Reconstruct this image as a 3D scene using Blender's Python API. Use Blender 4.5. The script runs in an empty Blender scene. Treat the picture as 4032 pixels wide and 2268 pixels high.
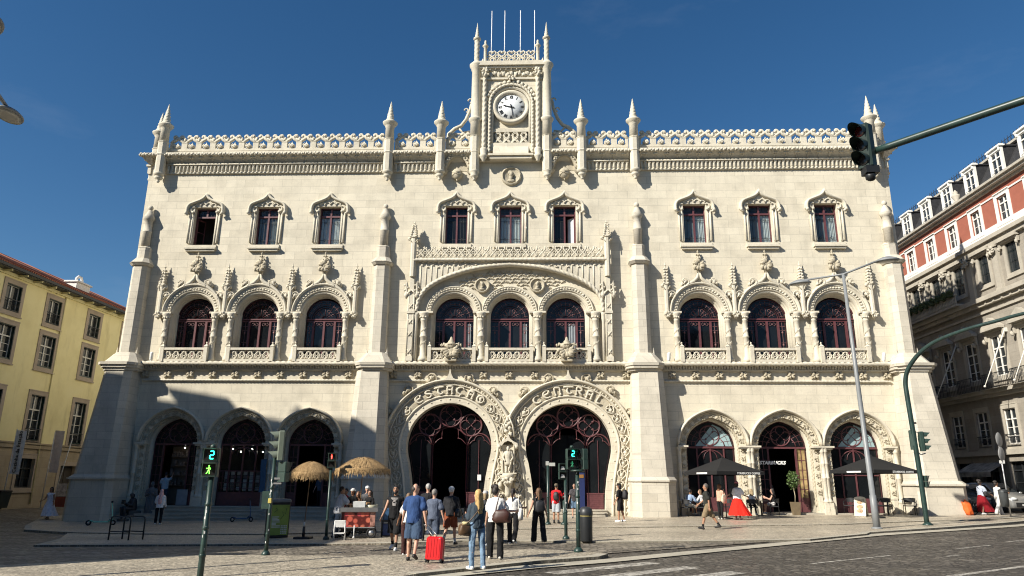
import bpy, bmesh, math, random
from mathutils import Vector as V, Matrix, noise, geometry
S = bpy.context.scene
COL = S.collection
PI = math.pi
sin, cos = math.sin, math.cos
R = math.radians
random.seed(7)

# ------------------------------------------------------------------ mesh collector
class MB:
    def __init__(s, xf=None):
        s.v, s.f, s.sm, s.mi, s.xf, s.cur = [], [], [], [], xf, 0
    def add(s, vs, fs, sm=False):
        o = len(s.v)
        for p in vs:
            p = V(p)
            s.v.append(s.xf @ p if s.xf else p)
        for f in fs:
            s.f.append([o + i for i in f]); s.sm.append(sm); s.mi.append(s.cur)
        return s
    def box(s, x0, x1, y0, y1, z0, z1):
        return s.add([(x0,y0,z0),(x1,y0,z0),(x1,y1,z0),(x0,y1,z0),(x0,y0,z1),(x1,y0,z1),(x1,y1,z1),(x0,y1,z1)],
            [(0,3,2,1),(4,5,6,7),(0,1,5,4),(1,2,6,5),(2,3,7,6),(3,0,4,7)])
    def bbox(s, x0, x1, y0, y1, z0, z1, b=.01):
        """box with bevelled vertical and top edges"""
        pl = lambda d: [(x0+d,y0,),(x1-d,y0),(x1,y0+d),(x1,y1-d),(x1-d,y1),(x0+d,y1),(x0,y1-d),(x0,y0+d)]
        pi = [(min(max(x,x0+b),x1-b), min(max(y,y0+b),y1-b)) for x,y in pl(b)]
        vs = [(x,y,z0) for x,y in pl(b)] + [(x,y,z1-b) for x,y in pl(b)] + [(x,y,z1) for x,y in pi]
        fs = [tuple(range(7,-1,-1)), tuple(range(16,24))]
        for k in (0,8):
            fs += [(k+i, k+(i+1)%8, k+8+(i+1)%8, k+8+i) for i in range(8)]
        return s.add(vs, fs)
    def hexa(s, b, t):
        """b,t: four bottom and four top corners, same winding (ccw seen from above)"""
        n = len(b)
        return s.add(list(b)+list(t), [tuple(range(n-1,-1,-1)), tuple(range(n,2*n))] + [(i,(i+1)%n,n+(i+1)%n,n+i) for i in range(n)])
    def prism(s, poly, y0, y1, holes=(), ax='xz', back=True, sm=False):
        loops = [list(poly)] + [list(h) for h in holes]
        tri = geometry.tessellate_polygon([[V((a,b,0)) for a,b in l] for l in loops])
        flat = [p for l in loops for p in l]; n = len(flat)
        if ax == 'xz': P = lambda a,b,c: (a,c,b)
        elif ax == 'xy': P = lambda a,b,c: (a,b,c)
        else: P = lambda a,b,c: (c,a,b)
        vs = [P(a,b,y0) for a,b in flat] + [P(a,b,y1) for a,b in flat]
        fs = [tuple(t) for t in tri] + ([tuple(n+i for i in reversed(t)) for t in tri] if back else [])
        o = 0
        for l in loops:
            m = len(l)
            for i in range(m):
                a, b = o+i, o+(i+1)%m
                fs.append((a,b,n+b,n+a))
            o += m
        return s.add(vs, fs, sm)
    def lathe(s, prof, c=(0,0,0), n=12, sm=True, ph=0, a0=0, a1=2*PI, sx=1, sy=1):
        full = abs(a1-a0-2*PI) < 1e-6
        m = n if full else n+1
        vs = []
        for r, z in prof:
            for i in range(m):
                a = a0+(a1-a0)*i/n+ph
                vs.append((c[0]+r*cos(a)*sx, c[1]+r*sin(a)*sy, c[2]+z))
        fs = []
        for k in range(len(prof)-1):
            for i in range(n):
                j = (i+1) % m
                fs.append((k*m+i, k*m+j, (k+1)*m+j, (k+1)*m+i))
        if prof[0][0] > 1e-4: fs.append(tuple(reversed(range(m))))
        if prof[-1][0] > 1e-4: fs.append(tuple((len(prof)-1)*m+i for i in range(m)))
        return s.add(vs, fs, sm)
    def tube(s, pts, r, n=6, closed=False, sm=True, cap=True, tw=0, lob=0, amp=0):
        pts = [V(p) for p in pts]; m = len(pts)
        rr = r if hasattr(r, '__len__') else [r]*m
        T = []
        for i in range(m):
            a = pts[(i-1) % m] if (closed or i > 0) else pts[0]
            b = pts[(i+1) % m] if (closed or i < m-1) else pts[-1]
            t = b-a
            T.append(t.normalized() if t.length > 1e-9 else V((0,0,1)))
        up = V((0,0,1)) if abs(T[0].z) < .9 else V((0,1,0))
        nrm = T[0].cross(up).normalized(); vs = []; L = 0
        for i in range(m):
            if i:
                q = T[i-1].rotation_difference(T[i]); nrm = (q @ nrm).normalized(); L += (pts[i]-pts[i-1]).length
            nrm = (nrm - T[i]*nrm.dot(T[i])).normalized()
            bn = T[i].cross(nrm)
            for k in range(n):
                a = 2*PI*k/n
                rad = rr[i]*(1+amp*cos(lob*(a-tw*L))) if lob else rr[i]
                vs.append(pts[i] + nrm*(cos(a)*rad) + bn*(sin(a)*rad))
        fs = []
        for i in range(m if closed else m-1):
            for k in range(n):
                j = (i+1) % m
                fs.append((i*n+k, i*n+(k+1)%n, j*n+(k+1)%n, j*n+k))
        if cap and not closed:
            fs += [tuple(reversed(range(n))), tuple((m-1)*n+k for k in range(n))]
        return s.add(vs, fs, sm)
    def rope(s, pts, rad, pitch=.5, lob=2, n=8, amp=.22, step=None):
        pts = [V(p) for p in pts]; step = step or pitch/7
        out = [pts[0]]
        for a, b in zip(pts, pts[1:]):
            k = max(1, int((b-a).length/step))
            out += [a.lerp(b, (i+1)/k) for i in range(k)]
        return s.tube(out, rad, n, tw=2*PI/pitch/lob, lob=lob, amp=amp)
    def sweep(s, path, prof, sm=False, closed=False):
        """path: (x,z) points walked so that the left normal points outward; prof: (n,y)"""
        m = len(path); P = [V((x,z)) for x,z in path]; vs = []
        for i in range(m):
            a = P[(i-1)%m] if (closed or i) else P[0]; b = P[(i+1)%m] if (closed or i < m-1) else P[-1]
            t1 = (P[i]-a).normalized() if (P[i]-a).length > 1e-9 else (b-P[i]).normalized()
            t2 = (b-P[i]).normalized() if (b-P[i]).length > 1e-9 else t1
            n1, n2 = V((-t1.y,t1.x)), V((-t2.y,t2.x))
            nn = (n1+n2); nn = nn.normalized() if nn.length > 1e-6 else n1
            k = 1/max(.5, nn.dot(n1))
            for d, y in prof:
                q = P[i]+nn*d*k; vs.append((q.x, y, q.y))
        w = len(prof); fs = []
        for i in range(m if closed else m-1):
            j = (i+1) % m
            fs += [(i*w+k, i*w+k+1, j*w+k+1, j*w+k) for k in range(w-1)]
        if not closed:
            fs += [tuple(range(w)), tuple(reversed([(m-1)*w+k for k in range(w)]))]
        return s.add(vs, fs, sm)
    def sphere(s, c, r, n=10, m=6, sm=True):
        rx, ry, rz = r if hasattr(r,'__len__') else (r,r,r)
        vs = [(c[0],c[1],c[2]-rz)]
        for j in range(1, m):
            t = PI*j/m
            vs += [(c[0]+rx*sin(t)*cos(2*PI*i/n), c[1]+ry*sin(t)*sin(2*PI*i/n), c[2]-rz*cos(t)) for i in range(n)]
        vs.append((c[0],c[1],c[2]+rz)); fs = []
        for i in range(n):
            fs.append((0, 1+(i+1)%n, 1+i))
            for j in range(m-2):
                a = 1+j*n
                fs.append((a+i, a+(i+1)%n, a+n+(i+1)%n, a+n+i))
            a = 1+(m-2)*n
            fs.append((a+i, a+(i+1)%n, len(vs)-1))
        return s.add(vs, fs, sm)
    def blob(s, c, r, seed=0, rough=.35, n=8, m=6):
        k = len(s.v); xf = s.xf; s.xf = None
        s.sphere((0,0,0), 1, n, m)
        rx, ry, rz = r if hasattr(r,'__len__') else (r,r,r)
        for i in range(k, len(s.v)):
            p = s.v[i]; d = 1+rough*noise.noise(p*1.7+V((seed*3.1,seed*1.7,seed)))*1.6
            q = V((c[0]+p.x*rx*d, c[1]+p.y*ry*d, c[2]+p.z*rz*d))
            s.v[i] = xf @ q if xf else q
        s.xf = xf
        return s
    def pillow(s, c, r, e=.6, n=16, m=10, seed=0, rough=.05):
        k = len(s.v); xf = s.xf; s.xf = None; s.sphere((0,0,0), 1, n, m)
        for i in range(k, len(s.v)):
            p = s.v[i]; h = math.hypot(p.x,p.y)+1e-9; f = lambda t: math.copysign(abs(t)**e, t)
            d = 1+rough*noise.noise(p*2.2+V((seed,0,seed)))
            q = V((c[0]+r[0]*f(p.x/h)*(h**e)*d, c[1]+r[1]*f(p.y/h)*(h**e)*d, c[2]+r[2]*f(p.z)*d)); s.v[i] = xf @ q if xf else q
        s.xf = xf; return s
    def cluster(s, c, r, k, seed=0, sub=.45):
        """rosette of curling leaves with gaps between them"""
        rd = random.Random(seed); rx, ry, rz = r
        for i in range(k):
            a = 2*PI*i/k+rd.uniform(-.25,.25); ca, sa = cos(a), sin(a); q = rd.uniform(.85,1.1); b = a+rd.uniform(.35,.7)
            P = lambda u, y, t=a: (c[0]+rx*u*cos(t), c[1]-ry*y, c[2]+rz*u*sin(t))
            w = .5*(rx+rz)*sub
            s.tube([P(.12,.1), P(.45*q,.75), P(.78*q,1.15), P(.98*q,.95,.5*(a+b)), P(.86*q,.55,b)], [w*.35,w*.75,w*.68,w*.45,w*.2], 5)
        s.sphere((c[0],c[1]-ry*.6,c[2]), (rx*.22,ry*.6,rz*.22), 7, 5)
        return s
    def capsule(s, a, b, ra, rb, n=12):
        a, b = V(a), V(b); d = b-a; L = d.length
        if L < 1e-6: return s.sphere(a, ra)
        q = V((0,0,1)).rotation_difference(d.normalized()).to_matrix()
        prof = [(ra*sin(t), -ra*cos(t)) for t in (0,.5,1.05,PI/2)] + [(rb*cos(t), L+rb*sin(t)) for t in (0,.52,1.07,PI/2)]
        prof[0] = (0,-ra); prof[-1] = (0,L+rb)
        vs = []
        for r, z in prof:
            vs += [a + q @ V((r*cos(2*PI*i/n), r*sin(2*PI*i/n), z)) for i in range(n)] if r > 1e-6 else [a + q @ V((0,0,z))]
        fs = []
        m = len(prof)
        for i in range(n):
            j = (i+1) % n
            fs.append((0, 1+j, 1+i))
            for k in range(m-3):
                o = 1+k*n
                fs.append((o+i, o+j, o+n+j, o+n+i))
            o = 1+(m-3)*n
            fs.append((o+i, o+j, len(vs)-1))
        return s.add(vs, fs, True)
    def mesh(s, name, mats):
        me = bpy.data.meshes.new(name)
        me.from_pydata([tuple(p) for p in s.v], [], s.f)
        for m in (mats if isinstance(mats,(list,tuple)) else [mats]): me.materials.append(m)
        me.polygons.foreach_set('use_smooth', s.sm)
        me.polygons.foreach_set('material_index', s.mi)
        bm = bmesh.new(); bm.from_mesh(me); bmesh.ops.recalc_face_normals(bm, faces=bm.faces); bm.to_mesh(me); bm.free()
        me.update()
        return me
    def build(s, name, mats, parent=None, loc=None):
        o = bpy.data.objects.new(name, s.mesh(name, mats)); COL.objects.link(o)
        if parent: o.parent = parent
        if loc: o.location = loc
        return o

def tag(o, label=None, cat=None, group=None, kind=None):
    if label: o['label'] = label
    if cat: o['category'] = cat
    if group: o['group'] = group
    if kind: o['kind'] = kind
    return o
def thing(name, label, cat, loc=(0,0,0), rz=0, group=None):
    o = bpy.data.objects.new(name, None); COL.objects.link(o)
    o.empty_display_size = .2
    o.location = loc; o.rotation_euler = (0,0,rz)
    return tag(o, label, cat, group)
def copy_tree(o, parent=None, loc=None, rz=None):
    c = o.copy(); COL.objects.link(c)
    if parent: c.parent = parent
    if loc is not None: c.location = loc
    if rz is not None: c.rotation_euler = (0,0,rz)
    for ch in list(o.children): copy_tree(ch, c)
    return c
def gz(X): return .0165*max(X,-20) + .05*max(0,-24-X)
def arc(cx, cz, r, a0, a1, n, rz=None):
    rz = rz or r
    return [(cx+r*cos(R(a0+(a1-a0)*i/n)), cz+rz*sin(R(a0+(a1-a0)*i/n))) for i in range(n+1)]
def spline(pts, n=6):
    """Catmull-Rom through points (any dimension)"""
    P = [V(p) for p in pts]; out = []
    for i in range(len(P)-1):
        p0, p1, p2, p3 = P[max(0,i-1)], P[i], P[i+1], P[min(len(P)-1,i+2)]
        for k in range(n):
            t = k/n
            out.append(.5*((2*p1)+(p2-p0)*t+(2*p0-5*p1+4*p2-p3)*t*t+(3*p1-p0-3*p2+p3)*t**3))
    out.append(P[-1])
    return out

# ------------------------------------------------------------------ materials
MATS = {}
class NT:
    def __init__(s, name):
        s.m = bpy.data.materials.new(name); s.m.use_nodes = True
        s.t = s.m.node_tree; s.b = s.t.nodes['Principled BSDF']; MATS[name] = s.m
    def n(s, typ, **kw):
        o = s.t.nodes.new(typ)
        for k, v in kw.items():
            if k.startswith('i_'): o.inputs[k[2:].replace('_',' ')].default_value = v
            else: setattr(o, k, v)
        return o
    def l(s, a, b): s.t.links.new(a, b)
    def pos(s, sx=1, sy=1, sz=1):
        g = s.n('ShaderNodeNewGeometry'); m = s.n('ShaderNodeVectorMath', operation='MULTIPLY')
        s.l(g.outputs['Position'], m.inputs[0]); m.inputs[1].default_value = (sx,sy,sz)
        return m.outputs[0]
    def noise(s, vec, scale, detail=4, rough=.6):
        o = s.n('ShaderNodeTexNoise', i_Scale=scale, i_Detail=detail, i_Roughness=rough)
        s.l(vec, o.inputs['Vector']); return o.outputs['Fac']
    def ramp(s, fac, stops):
        o = s.n('ShaderNodeValToRGB'); e = o.color_ramp.elements
        while len(e) < len(stops): e.new(.5)
        for q, (p, c) in zip(e, stops): q.position = p; q.color = (*c, 1) if len(c) == 3 else c
        s.l(fac, o.inputs[0]); return o.outputs[0]
    def mix(s, fac, a, b, mode='MIX'):
        o = s.n('ShaderNodeMix', data_type='RGBA', blend_type=mode)
        for inp, v in ((0,fac),(6,a),(7,b)):
            if hasattr(v,'is_linked'): s.l(v, o.inputs[inp])
            else: o.inputs[inp].default_value = v if inp == 0 else (*v,1)
        return o.outputs[2]
    def bump(s, h, strength=.3, dist=.02, prev=None):
        o = s.n('ShaderNodeBump', i_Strength=strength, i_Distance=dist); s.l(h, o.inputs['Height'])
        if prev: s.l(prev, o.inputs['Normal'])
        s.l(o.outputs[0], s.b.inputs['Normal']); return o.outputs[0]
    def base(s, c):
        if hasattr(c,'is_linked'): s.l(c, s.b.inputs['Base Color'])
        else: s.b.inputs['Base Color'].default_value = (*c,1)
    def set(s, rough=None, metal=None, spec=None):
        if rough is not None:
            if hasattr(rough,'is_linked'): s.l(rough, s.b.inputs['Roughness'])
            else: s.b.inputs['Roughness'].default_value = rough
        if metal is not None: s.b.inputs['Metallic'].default_value = metal
        if spec is not None: s.b.inputs['Specular IOR Level'].default_value = spec

def flat(name, c, rough=.6, metal=0, var=.12, scale=6, bump=0, bs=40, spec=None):
    """plain painted / cloth / plastic surface with slight mottling"""
    if name in MATS: return MATS[name]
    t = NT(name); p = t.pos()
    f = t.noise(p, scale)
    lo = tuple(x*(1-var) for x in c); hi = tuple(min(1,x*(1+var)) for x in c)
    t.base(t.ramp(f, [(.3,lo),(.7,hi)])); t.set(rough, metal, spec)
    if bump: t.bump(t.noise(p, bs), bump, .01)
    return t.m
def emis(name, c, st):
    if name in MATS: return MATS[name]
    t = NT(name); t.base((.02,.02,.02)); t.b.inputs['Emission Color'].default_value = (*c,1); t.b.inputs['Emission Strength'].default_value = st
    return t.m

def stone(name, c, bw=1.15, bh=.46, mortar=.35, dirt=.5, blocks=True, bump=.25):
    t = NT(name); p = t.pos()
    lo = tuple(x*.80 for x in c); hi = tuple(min(1,x*1.10) for x in c)
    col = t.ramp(t.noise(p, .9, 6, .62), [(.28,lo),(.5,c),(.75,hi)])
    st = t.noise(t.pos(1.6,1.6,.22), 1.1, 5, .7)                # rain streaks
    col = t.mix(t.ramp(st, [(.50,(0,0,0)),(.72,(dirt*.55,)*3)]), col, tuple(x*.52 for x in c))
    sm = t.noise(t.pos(.8,.8,2.4), 1.7, 6, .72)                # smudged grey lichen patches
    col = t.mix(t.ramp(sm, [(.50,(0,0,0)),(.66,(dirt*.42,)*3),(.80,(dirt*.6,)*3)]), col, tuple(x*f for x,f in zip(c,(.66,.67,.69))))
    sp_ = t.noise(t.pos(), 5.5, 2, .5)
    col = t.mix(t.ramp(sp_, [(.70,(0,0,0)),(.76,(dirt*.5,)*3)]), col, tuple(x*.5 for x in c))
    gr = t.noise(p, 14, 5, .7)
    col = t.mix(.16, col, t.ramp(gr, [(.3,tuple(x*.55 for x in c)),(.7,tuple(min(1,x*1.25) for x in c))]))
    if blocks:
        sp = t.n('ShaderNodeSeparateXYZ'); t.l(p, sp.inputs[0]); cb = t.n('ShaderNodeCombineXYZ')
        ad = t.n('ShaderNodeMath', operation='ADD'); t.l(sp.outputs[0], ad.inputs[0]); t.l(sp.outputs[1], ad.inputs[1])
        t.l(ad.outputs[0], cb.inputs[0]); t.l(sp.outputs[2], cb.inputs[1])
        br = t.n('ShaderNodeTexBrick', offset=.5, squash=1.0, i_Scale=1.0)
        br.inputs['Brick Width'].default_value = bw; br.inputs['Row Height'].default_value = bh
        br.inputs['Mortar Size'].default_value = .011; br.inputs['Mortar Smooth'].default_value = .3; br.inputs['Bias'].default_value = 0
        br.inputs['Color1'].default_value = (.90,.893,.88,1); br.inputs['Color2'].default_value = (1.04,1.04,1.035,1); br.inputs['Mortar'].default_value = (1-mortar,)*3+(1,)
        t.l(cb.outputs[0], br.inputs['Vector'])
        bl = t.noise(p, .35, 2)
        sc = t.mix(t.ramp(bl,[(.2,(.45,)*3),(.6,(1,1,1))]), (1,1,1), br.outputs['Color'])
        col = t.mix(.9, col, sc, 'MULTIPLY')
    t.base(col); t.set(.86, spec=.25)
    b = t.bump(gr, bump, .03)
    if blocks: t.bump(br.outputs['Fac'], -.25, .015, b)
    return t.m

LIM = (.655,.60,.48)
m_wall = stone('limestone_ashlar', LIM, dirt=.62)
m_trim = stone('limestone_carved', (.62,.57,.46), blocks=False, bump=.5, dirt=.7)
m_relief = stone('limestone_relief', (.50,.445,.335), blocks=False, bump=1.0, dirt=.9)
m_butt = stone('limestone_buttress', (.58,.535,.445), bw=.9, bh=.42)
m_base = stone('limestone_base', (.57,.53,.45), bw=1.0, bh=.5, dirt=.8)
m_step = stone('worn_stone_step', (.42,.38,.31), blocks=False, bump=.4)
m_maroon = flat('maroon_iron', (.118,.042,.046), .42, var=.2)
m_iron = flat('dark_iron', (.022,.024,.026), .5)
m_dark = flat('dark_interior', (.018,.016,.015), .9)  # near-black colour stands in for unlit interiors
m_hall = flat('dark_hall_backing', (.06,.052,.046), .9)  # backing wall coloured dark so the rooms look unlit
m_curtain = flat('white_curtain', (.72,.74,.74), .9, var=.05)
m_curtain2 = flat('grey_and_shaded_curtain', (.22,.25,.27), .9, var=.1)  # grey curtains, also white ones painted as shaded
m_blue = flat('sky_painted_glass', (.30,.42,.44), .1, var=.25, scale=.7, spec=.8)  # pale blue sky reflection put into the glass colour
def glass(name, c, rough=.04, spec=.5):
    t = NT(name); p = t.pos()
    t.base(t.ramp(t.noise(p,.8), [(.35,tuple(x*.6 for x in c)),(.65,c)])); t.set(rough, spec=spec)
    t.bump(t.noise(p, 1.3, 2), .04, .05); return t.m
m_pane = glass('dark_window_glass', (.012,.014,.016), .05, .34)
m_panes = glass('house_window_glass', (.03,.036,.04), .06, .6)
def clear(name, refl=.13, tint=(.9,.93,.93)):
    t = NT(name); nt = t.t
    tr = t.n('ShaderNodeBsdfTransparent'); tr.inputs[0].default_value = (*tint,1)
    gl = t.n('ShaderNodeBsdfGlossy'); gl.inputs['Roughness'].default_value = .02
    fr = t.n('ShaderNodeLayerWeight', i_Blend=.25); mx = t.n('ShaderNodeMixShader')
    ma = t.n('ShaderNodeMath', operation='MULTIPLY_ADD'); t.l(fr.outputs['Fresnel'], ma.inputs[0]); ma.inputs[1].default_value = .35; ma.inputs[2].default_value = .015
    t.l(ma.outputs[0], mx.inputs[0]); t.l(tr.outputs[0], mx.inputs[1]); t.l(gl.outputs[0], mx.inputs[2])
    t.l(mx.outputs[0], nt.nodes['Material Output'].inputs['Surface']); return t.m
m_clear = clear('clear_window_glass')
# ================================================================== STATION
st = thing('station_building', 'pale limestone railway station with twin horseshoe portals and a central clock tower', 'railway station')
BAY = [14.5-3.77, 14.5, 14.5+3.77]          # upper bay centres (mirrored)
LOW = [10.92, 14.74, 18.54]                 # pointed arch centres
CW = 3.18                                   # central window spacing
HX, HZ, HR = 3.25, 3.63, 2.32               # horseshoe
def part(mb, name, mat, parent=st, loc=None): return mb.build(name, mat, parent, loc)
def place(o, xs):
    """first stays at xs[0], copies at the others"""
    out = [o]; o.location.x = xs[0]
    for x in xs[1:]:
        out.append(copy_tree(o, o.parent, (x, o.location.y, o.location.z)))
    return out

# opening outlines ------------------------------------------------
def up_open(c): return [(c-.65,15.15),(c+.65,15.15),(c+.65,17.52),(c-.65,17.52)]
def arch_path(r, zc=10.92, zb=8.25, n=18): return [(-r,zb)] + arc(0, zc, r, 180, 0, n) + [(r,zb)]
def point_path(r, rise=None, zs=3.71, zb=None, n=20, tip=.09):
    rise = rise or r*.975; out = []
    for x, z in arc(0, zs, r, 180, 0, n, rise):
        out.append((x, z+tip*max(0, 1-abs(x)/(.55*r))**1.6))
    return ([(-r,zb)] if zb is not None else []) + out + ([(r,zb)] if zb is not None else [])
def shoe_path(n=30, zb=-.15):
    leg = [(1.90,zb),(1.895,.4),(1.93,1.2),(2.03,2.0),(2.17,2.75)]
    a0 = -17
    ar = arc(0, 0, HR, 180-a0, a0, n)
    return [(-x,z) for x,z in leg] + [(x,z+HZ) for x,z in ar] + list(reversed(leg))
FL = lambda x: .42 if x < 0 else .36        # ground-floor level inside
holes = []
for c in [-x for x in BAY] + [-CW,0,CW] + BAY:
    holes.append(up_open(c)); holes.append([(x+c,z) for x,z in arch_path(1.3)])
for c in [-x for x in LOW] + LOW: holes.append([(x+c,z) for x,z in point_path(1.45, zb=-.55)])
for c in (-HX, HX): holes.append([(x+c,z) for x,z in shoe_path()])
# crop holes so they stay inside the wall outline
OUT = [(-22.1,-.8),(22.1,-.8),(22.1,20.95),(-22.1,20.95)]
w = MB(); w.prism(OUT, 0, .35, holes); part(w, 'front_wall', m_wall)
sh = MB()
for s in (-1,1): sh.box(min(s*22.1,s*21.5), max(s*22.1,s*21.5), .36, 34, -.8, 20.95)
sh.box(-21.5,21.5,33.6,34,-.8,20.95); part(sh, 'side_wall', m_wall)
rf = MB(); rf.box(-21.5,21.5,.4,33.6,20.5,20.8); part(rf, 'roof', flat('roof_lead',(.2,.2,.2)))
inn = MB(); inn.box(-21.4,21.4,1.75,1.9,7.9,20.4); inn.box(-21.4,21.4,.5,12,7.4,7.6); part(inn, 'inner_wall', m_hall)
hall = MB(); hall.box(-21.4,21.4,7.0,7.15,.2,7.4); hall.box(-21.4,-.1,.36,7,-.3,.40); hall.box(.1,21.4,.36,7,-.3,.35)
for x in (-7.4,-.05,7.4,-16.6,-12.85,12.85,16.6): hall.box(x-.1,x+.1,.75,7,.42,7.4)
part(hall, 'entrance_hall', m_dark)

# ---- upper windows ------------------------------------------------
def upper_frame(state):
    f = MB()
    f.box(-.65,-.58,.24,.33,15.15,17.52); f.box(.58,.65,.24,.33,15.15,17.52)
    f.box(-.58,.58,.24,.33,17.44,17.52); f.box(-.58,.58,.22,.34,16.93,17.03); f.box(-.58,.58,.24,.33,15.15,15.21)
    f.box(-.05,.05,.226,.33,(15.21 if state != 'openl' else 17.03),17.44)
    fr = f.build('window', m_maroon, st)
    ir = MB()
    lv = {'shut':(-1,1),'openr':(-1,),'openl':(),}[state]
    for s in lv:
        a, b = (s*.06, s*.57); a, b = min(a,b), max(a,b)
        for z in (15.5,16.62): ir.box(a,b,.275,.29,z,z+.022)
        for x in (a+.17,b-.17): ir.box(x-.009,x+.009,.276,.291,15.22,16.92)
        for z in (15.52,16.63): ir.tube([((a+b)/2+.07*cos(t),.28,z+.07*sin(t)) for t in [i*PI/4 for i in range(8)]], .01, 4, True)
    for x in (-.4,-.22,.22,.4): ir.box(x-.006,x+.006,.276,.29,17.03,17.44)
    for z in (17.15,17.3): ir.box(-.57,.57,.277,.289,z,z+.012)
    ir.build('grille', m_iron, fr)
    if state == 'openl':                                   # both leaves swung in, left one visible
        lf = MB(xf=Matrix.Translation((-.57,.32,0)) @ Matrix.Rotation(R(62),4,'Z'))
        lf.box(0,.05,0,.05,15.2,16.92); lf.box(.50,.55,0,.05,15.2,16.92); lf.box(.05,.50,0,.05,15.2,15.27); lf.box(.05,.50,0,.05,16.85,16.92)
        lf.box(.05,.5,.015,.03,16.1,16.14); lf.build('casement', m_maroon, fr)
    if state == 'openr':
        lf = MB(xf=Matrix.Translation((.57,.30,0)) @ Matrix.Rotation(R(180-38),4,'Z'))
        lf.box(0,.05,-.05,0,15.2,16.92); lf.box(.48,.53,-.05,0,15.2,16.92); lf.box(.05,.48,-.05,0,15.2,15.27); lf.box(.05,.48,-.05,0,16.85,16.92)
        lf.build('casement', m_maroon, fr)
        g2 = MB(xf=lf.xf); g2.box(.05,.48,-.03,-.022,15.27,16.85); g2.build('curtain', m_curtain, fr)
    return fr
def wavy(x0, x1, z0, z1, y, amp=.03, k=7):
    c = MB(); n = 24; vs = []
    for i in range(n+1):
        x = x0+(x1-x0)*i/n; yy = y+amp*sin(i/n*k*2*PI)
        vs += [(x,yy,z0),(x,yy,z1)]
    c.add(vs, [(2*i,2*i+2,2*i+3,2*i+1) for i in range(n)], True); return c
def upper_window(x, state, cur, glassm=None):
    fr = upper_frame(state); fr.location.x = x
    g = MB(); g.box(-.58,.58,.295,.300,17.03,17.44)
    if state == 'shut': g.box(-.58,.58,.295,.300,15.21,16.93)
    if state == 'openr': g.box(-.58,-.04,.295,.300,15.21,16.93)
    g.build('pane', glassm or (m_clear if cur else m_pane), fr)
    if cur:
        for (a,b,mat) in cur: wavy(a,b,15.15,16.95,.375,.02).build('curtain', mat, fr)
        tb = MB(); tb.box(-.58,.58,.45,.46,16.95,17.5); tb.build('blind', flat('dusty_blind',(.12,.10,.10),.9), fr)
    return fr
W2 = [(-.58,-.02,m_curtain2),(-.02,.6,m_curtain)]  # left half greyed in its colour to stand for the jamb's shade
upper_window(-BAY[2],'openl',None)
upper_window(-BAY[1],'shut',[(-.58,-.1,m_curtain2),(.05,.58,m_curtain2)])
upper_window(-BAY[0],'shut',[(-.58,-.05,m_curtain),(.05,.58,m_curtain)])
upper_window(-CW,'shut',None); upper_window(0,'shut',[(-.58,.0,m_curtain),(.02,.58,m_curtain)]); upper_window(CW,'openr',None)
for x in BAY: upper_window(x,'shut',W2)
# stone surround with lobed head and ogee hood
s = MB()
for q in (-1,1):
    a, b = sorted((q*.66,q*.93)); s.box(a,b,-.05,.0,15.28,17.2)
    s.tube([(q*.9,-.06,15.3),(q*.9,-.06,17.15)], .05, 8); s.tube([(q*.74,-.05,15.2),(q*.74,-.05,17.2)], .04, 8)
    s.box(*sorted((q*.652,q*.70)),-.03,.22,15.15,17.52)
half = [(1.05,17.2),(1.04,17.45),(.93,17.66),(.62,17.80),(.33,17.92),(.12,18.06),(0,18.22)]
head = [(-x,z) for x,z in half] + list(reversed(half[:-1])) + [(.66,17.2),(.66,17.53),(-.66,17.53),(-.66,17.2)]
s.prism(head, -.07, 0, back=False)
for i in range(4):
    c = -.48+.32*i; zc = 17.58+(.05 if i in (1,2) else 0)
    s.tube([(c+.155*cos(t),-.10,zc+.17*sin(t)) for t in [PI*k/8 for k in range(9)]], .038, 6)
    s.prism([(c+.12*cos(t),zc+.13*sin(t)) for t in [PI*k/8 for k in range(9)]], -.02, -.0705, back=False)
for q in (-1,1):
    s.tube([(q*(.74+.13*cos(t)),-.11,17.38+.16*sin(t)) for t in [-1.2+.35*k for k in range(11)]], .04, 6)
    s.blob((q*.73,-.13,17.2),(.09,.07,.08),3); s.blob((q*1.1,-.22,17.12),(.12,.12,.11),5); s.blob((q*1.03,-.2,17.05),(.09,.1,.09),8)
hp = [tuple(p) for p in spline([(-x,z) for x,z in half],4)] + [tuple(p) for p in spline(list(reversed(half)),4)][1:]
s.sweep(hp, [(-.05,0),(-.04,-.2),(.0,-.27),(.06,-.28),(.11,-.22),(.13,0)], True)
sur = part(s, 'window_surround', m_trim)
ALLB = [-x for x in BAY]+[-CW,0,CW]+BAY
place(sur, ALLB)
s = MB(); s.box(-.93,.93,-.26,.1,14.86,14.97); s.box(-.86,.86,-.18,.05,14.74,14.859); s.box(-.9,.9,-.08,.3,14.971,15.149)
place(part(s,'window_sill',m_trim), ALLB)

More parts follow.
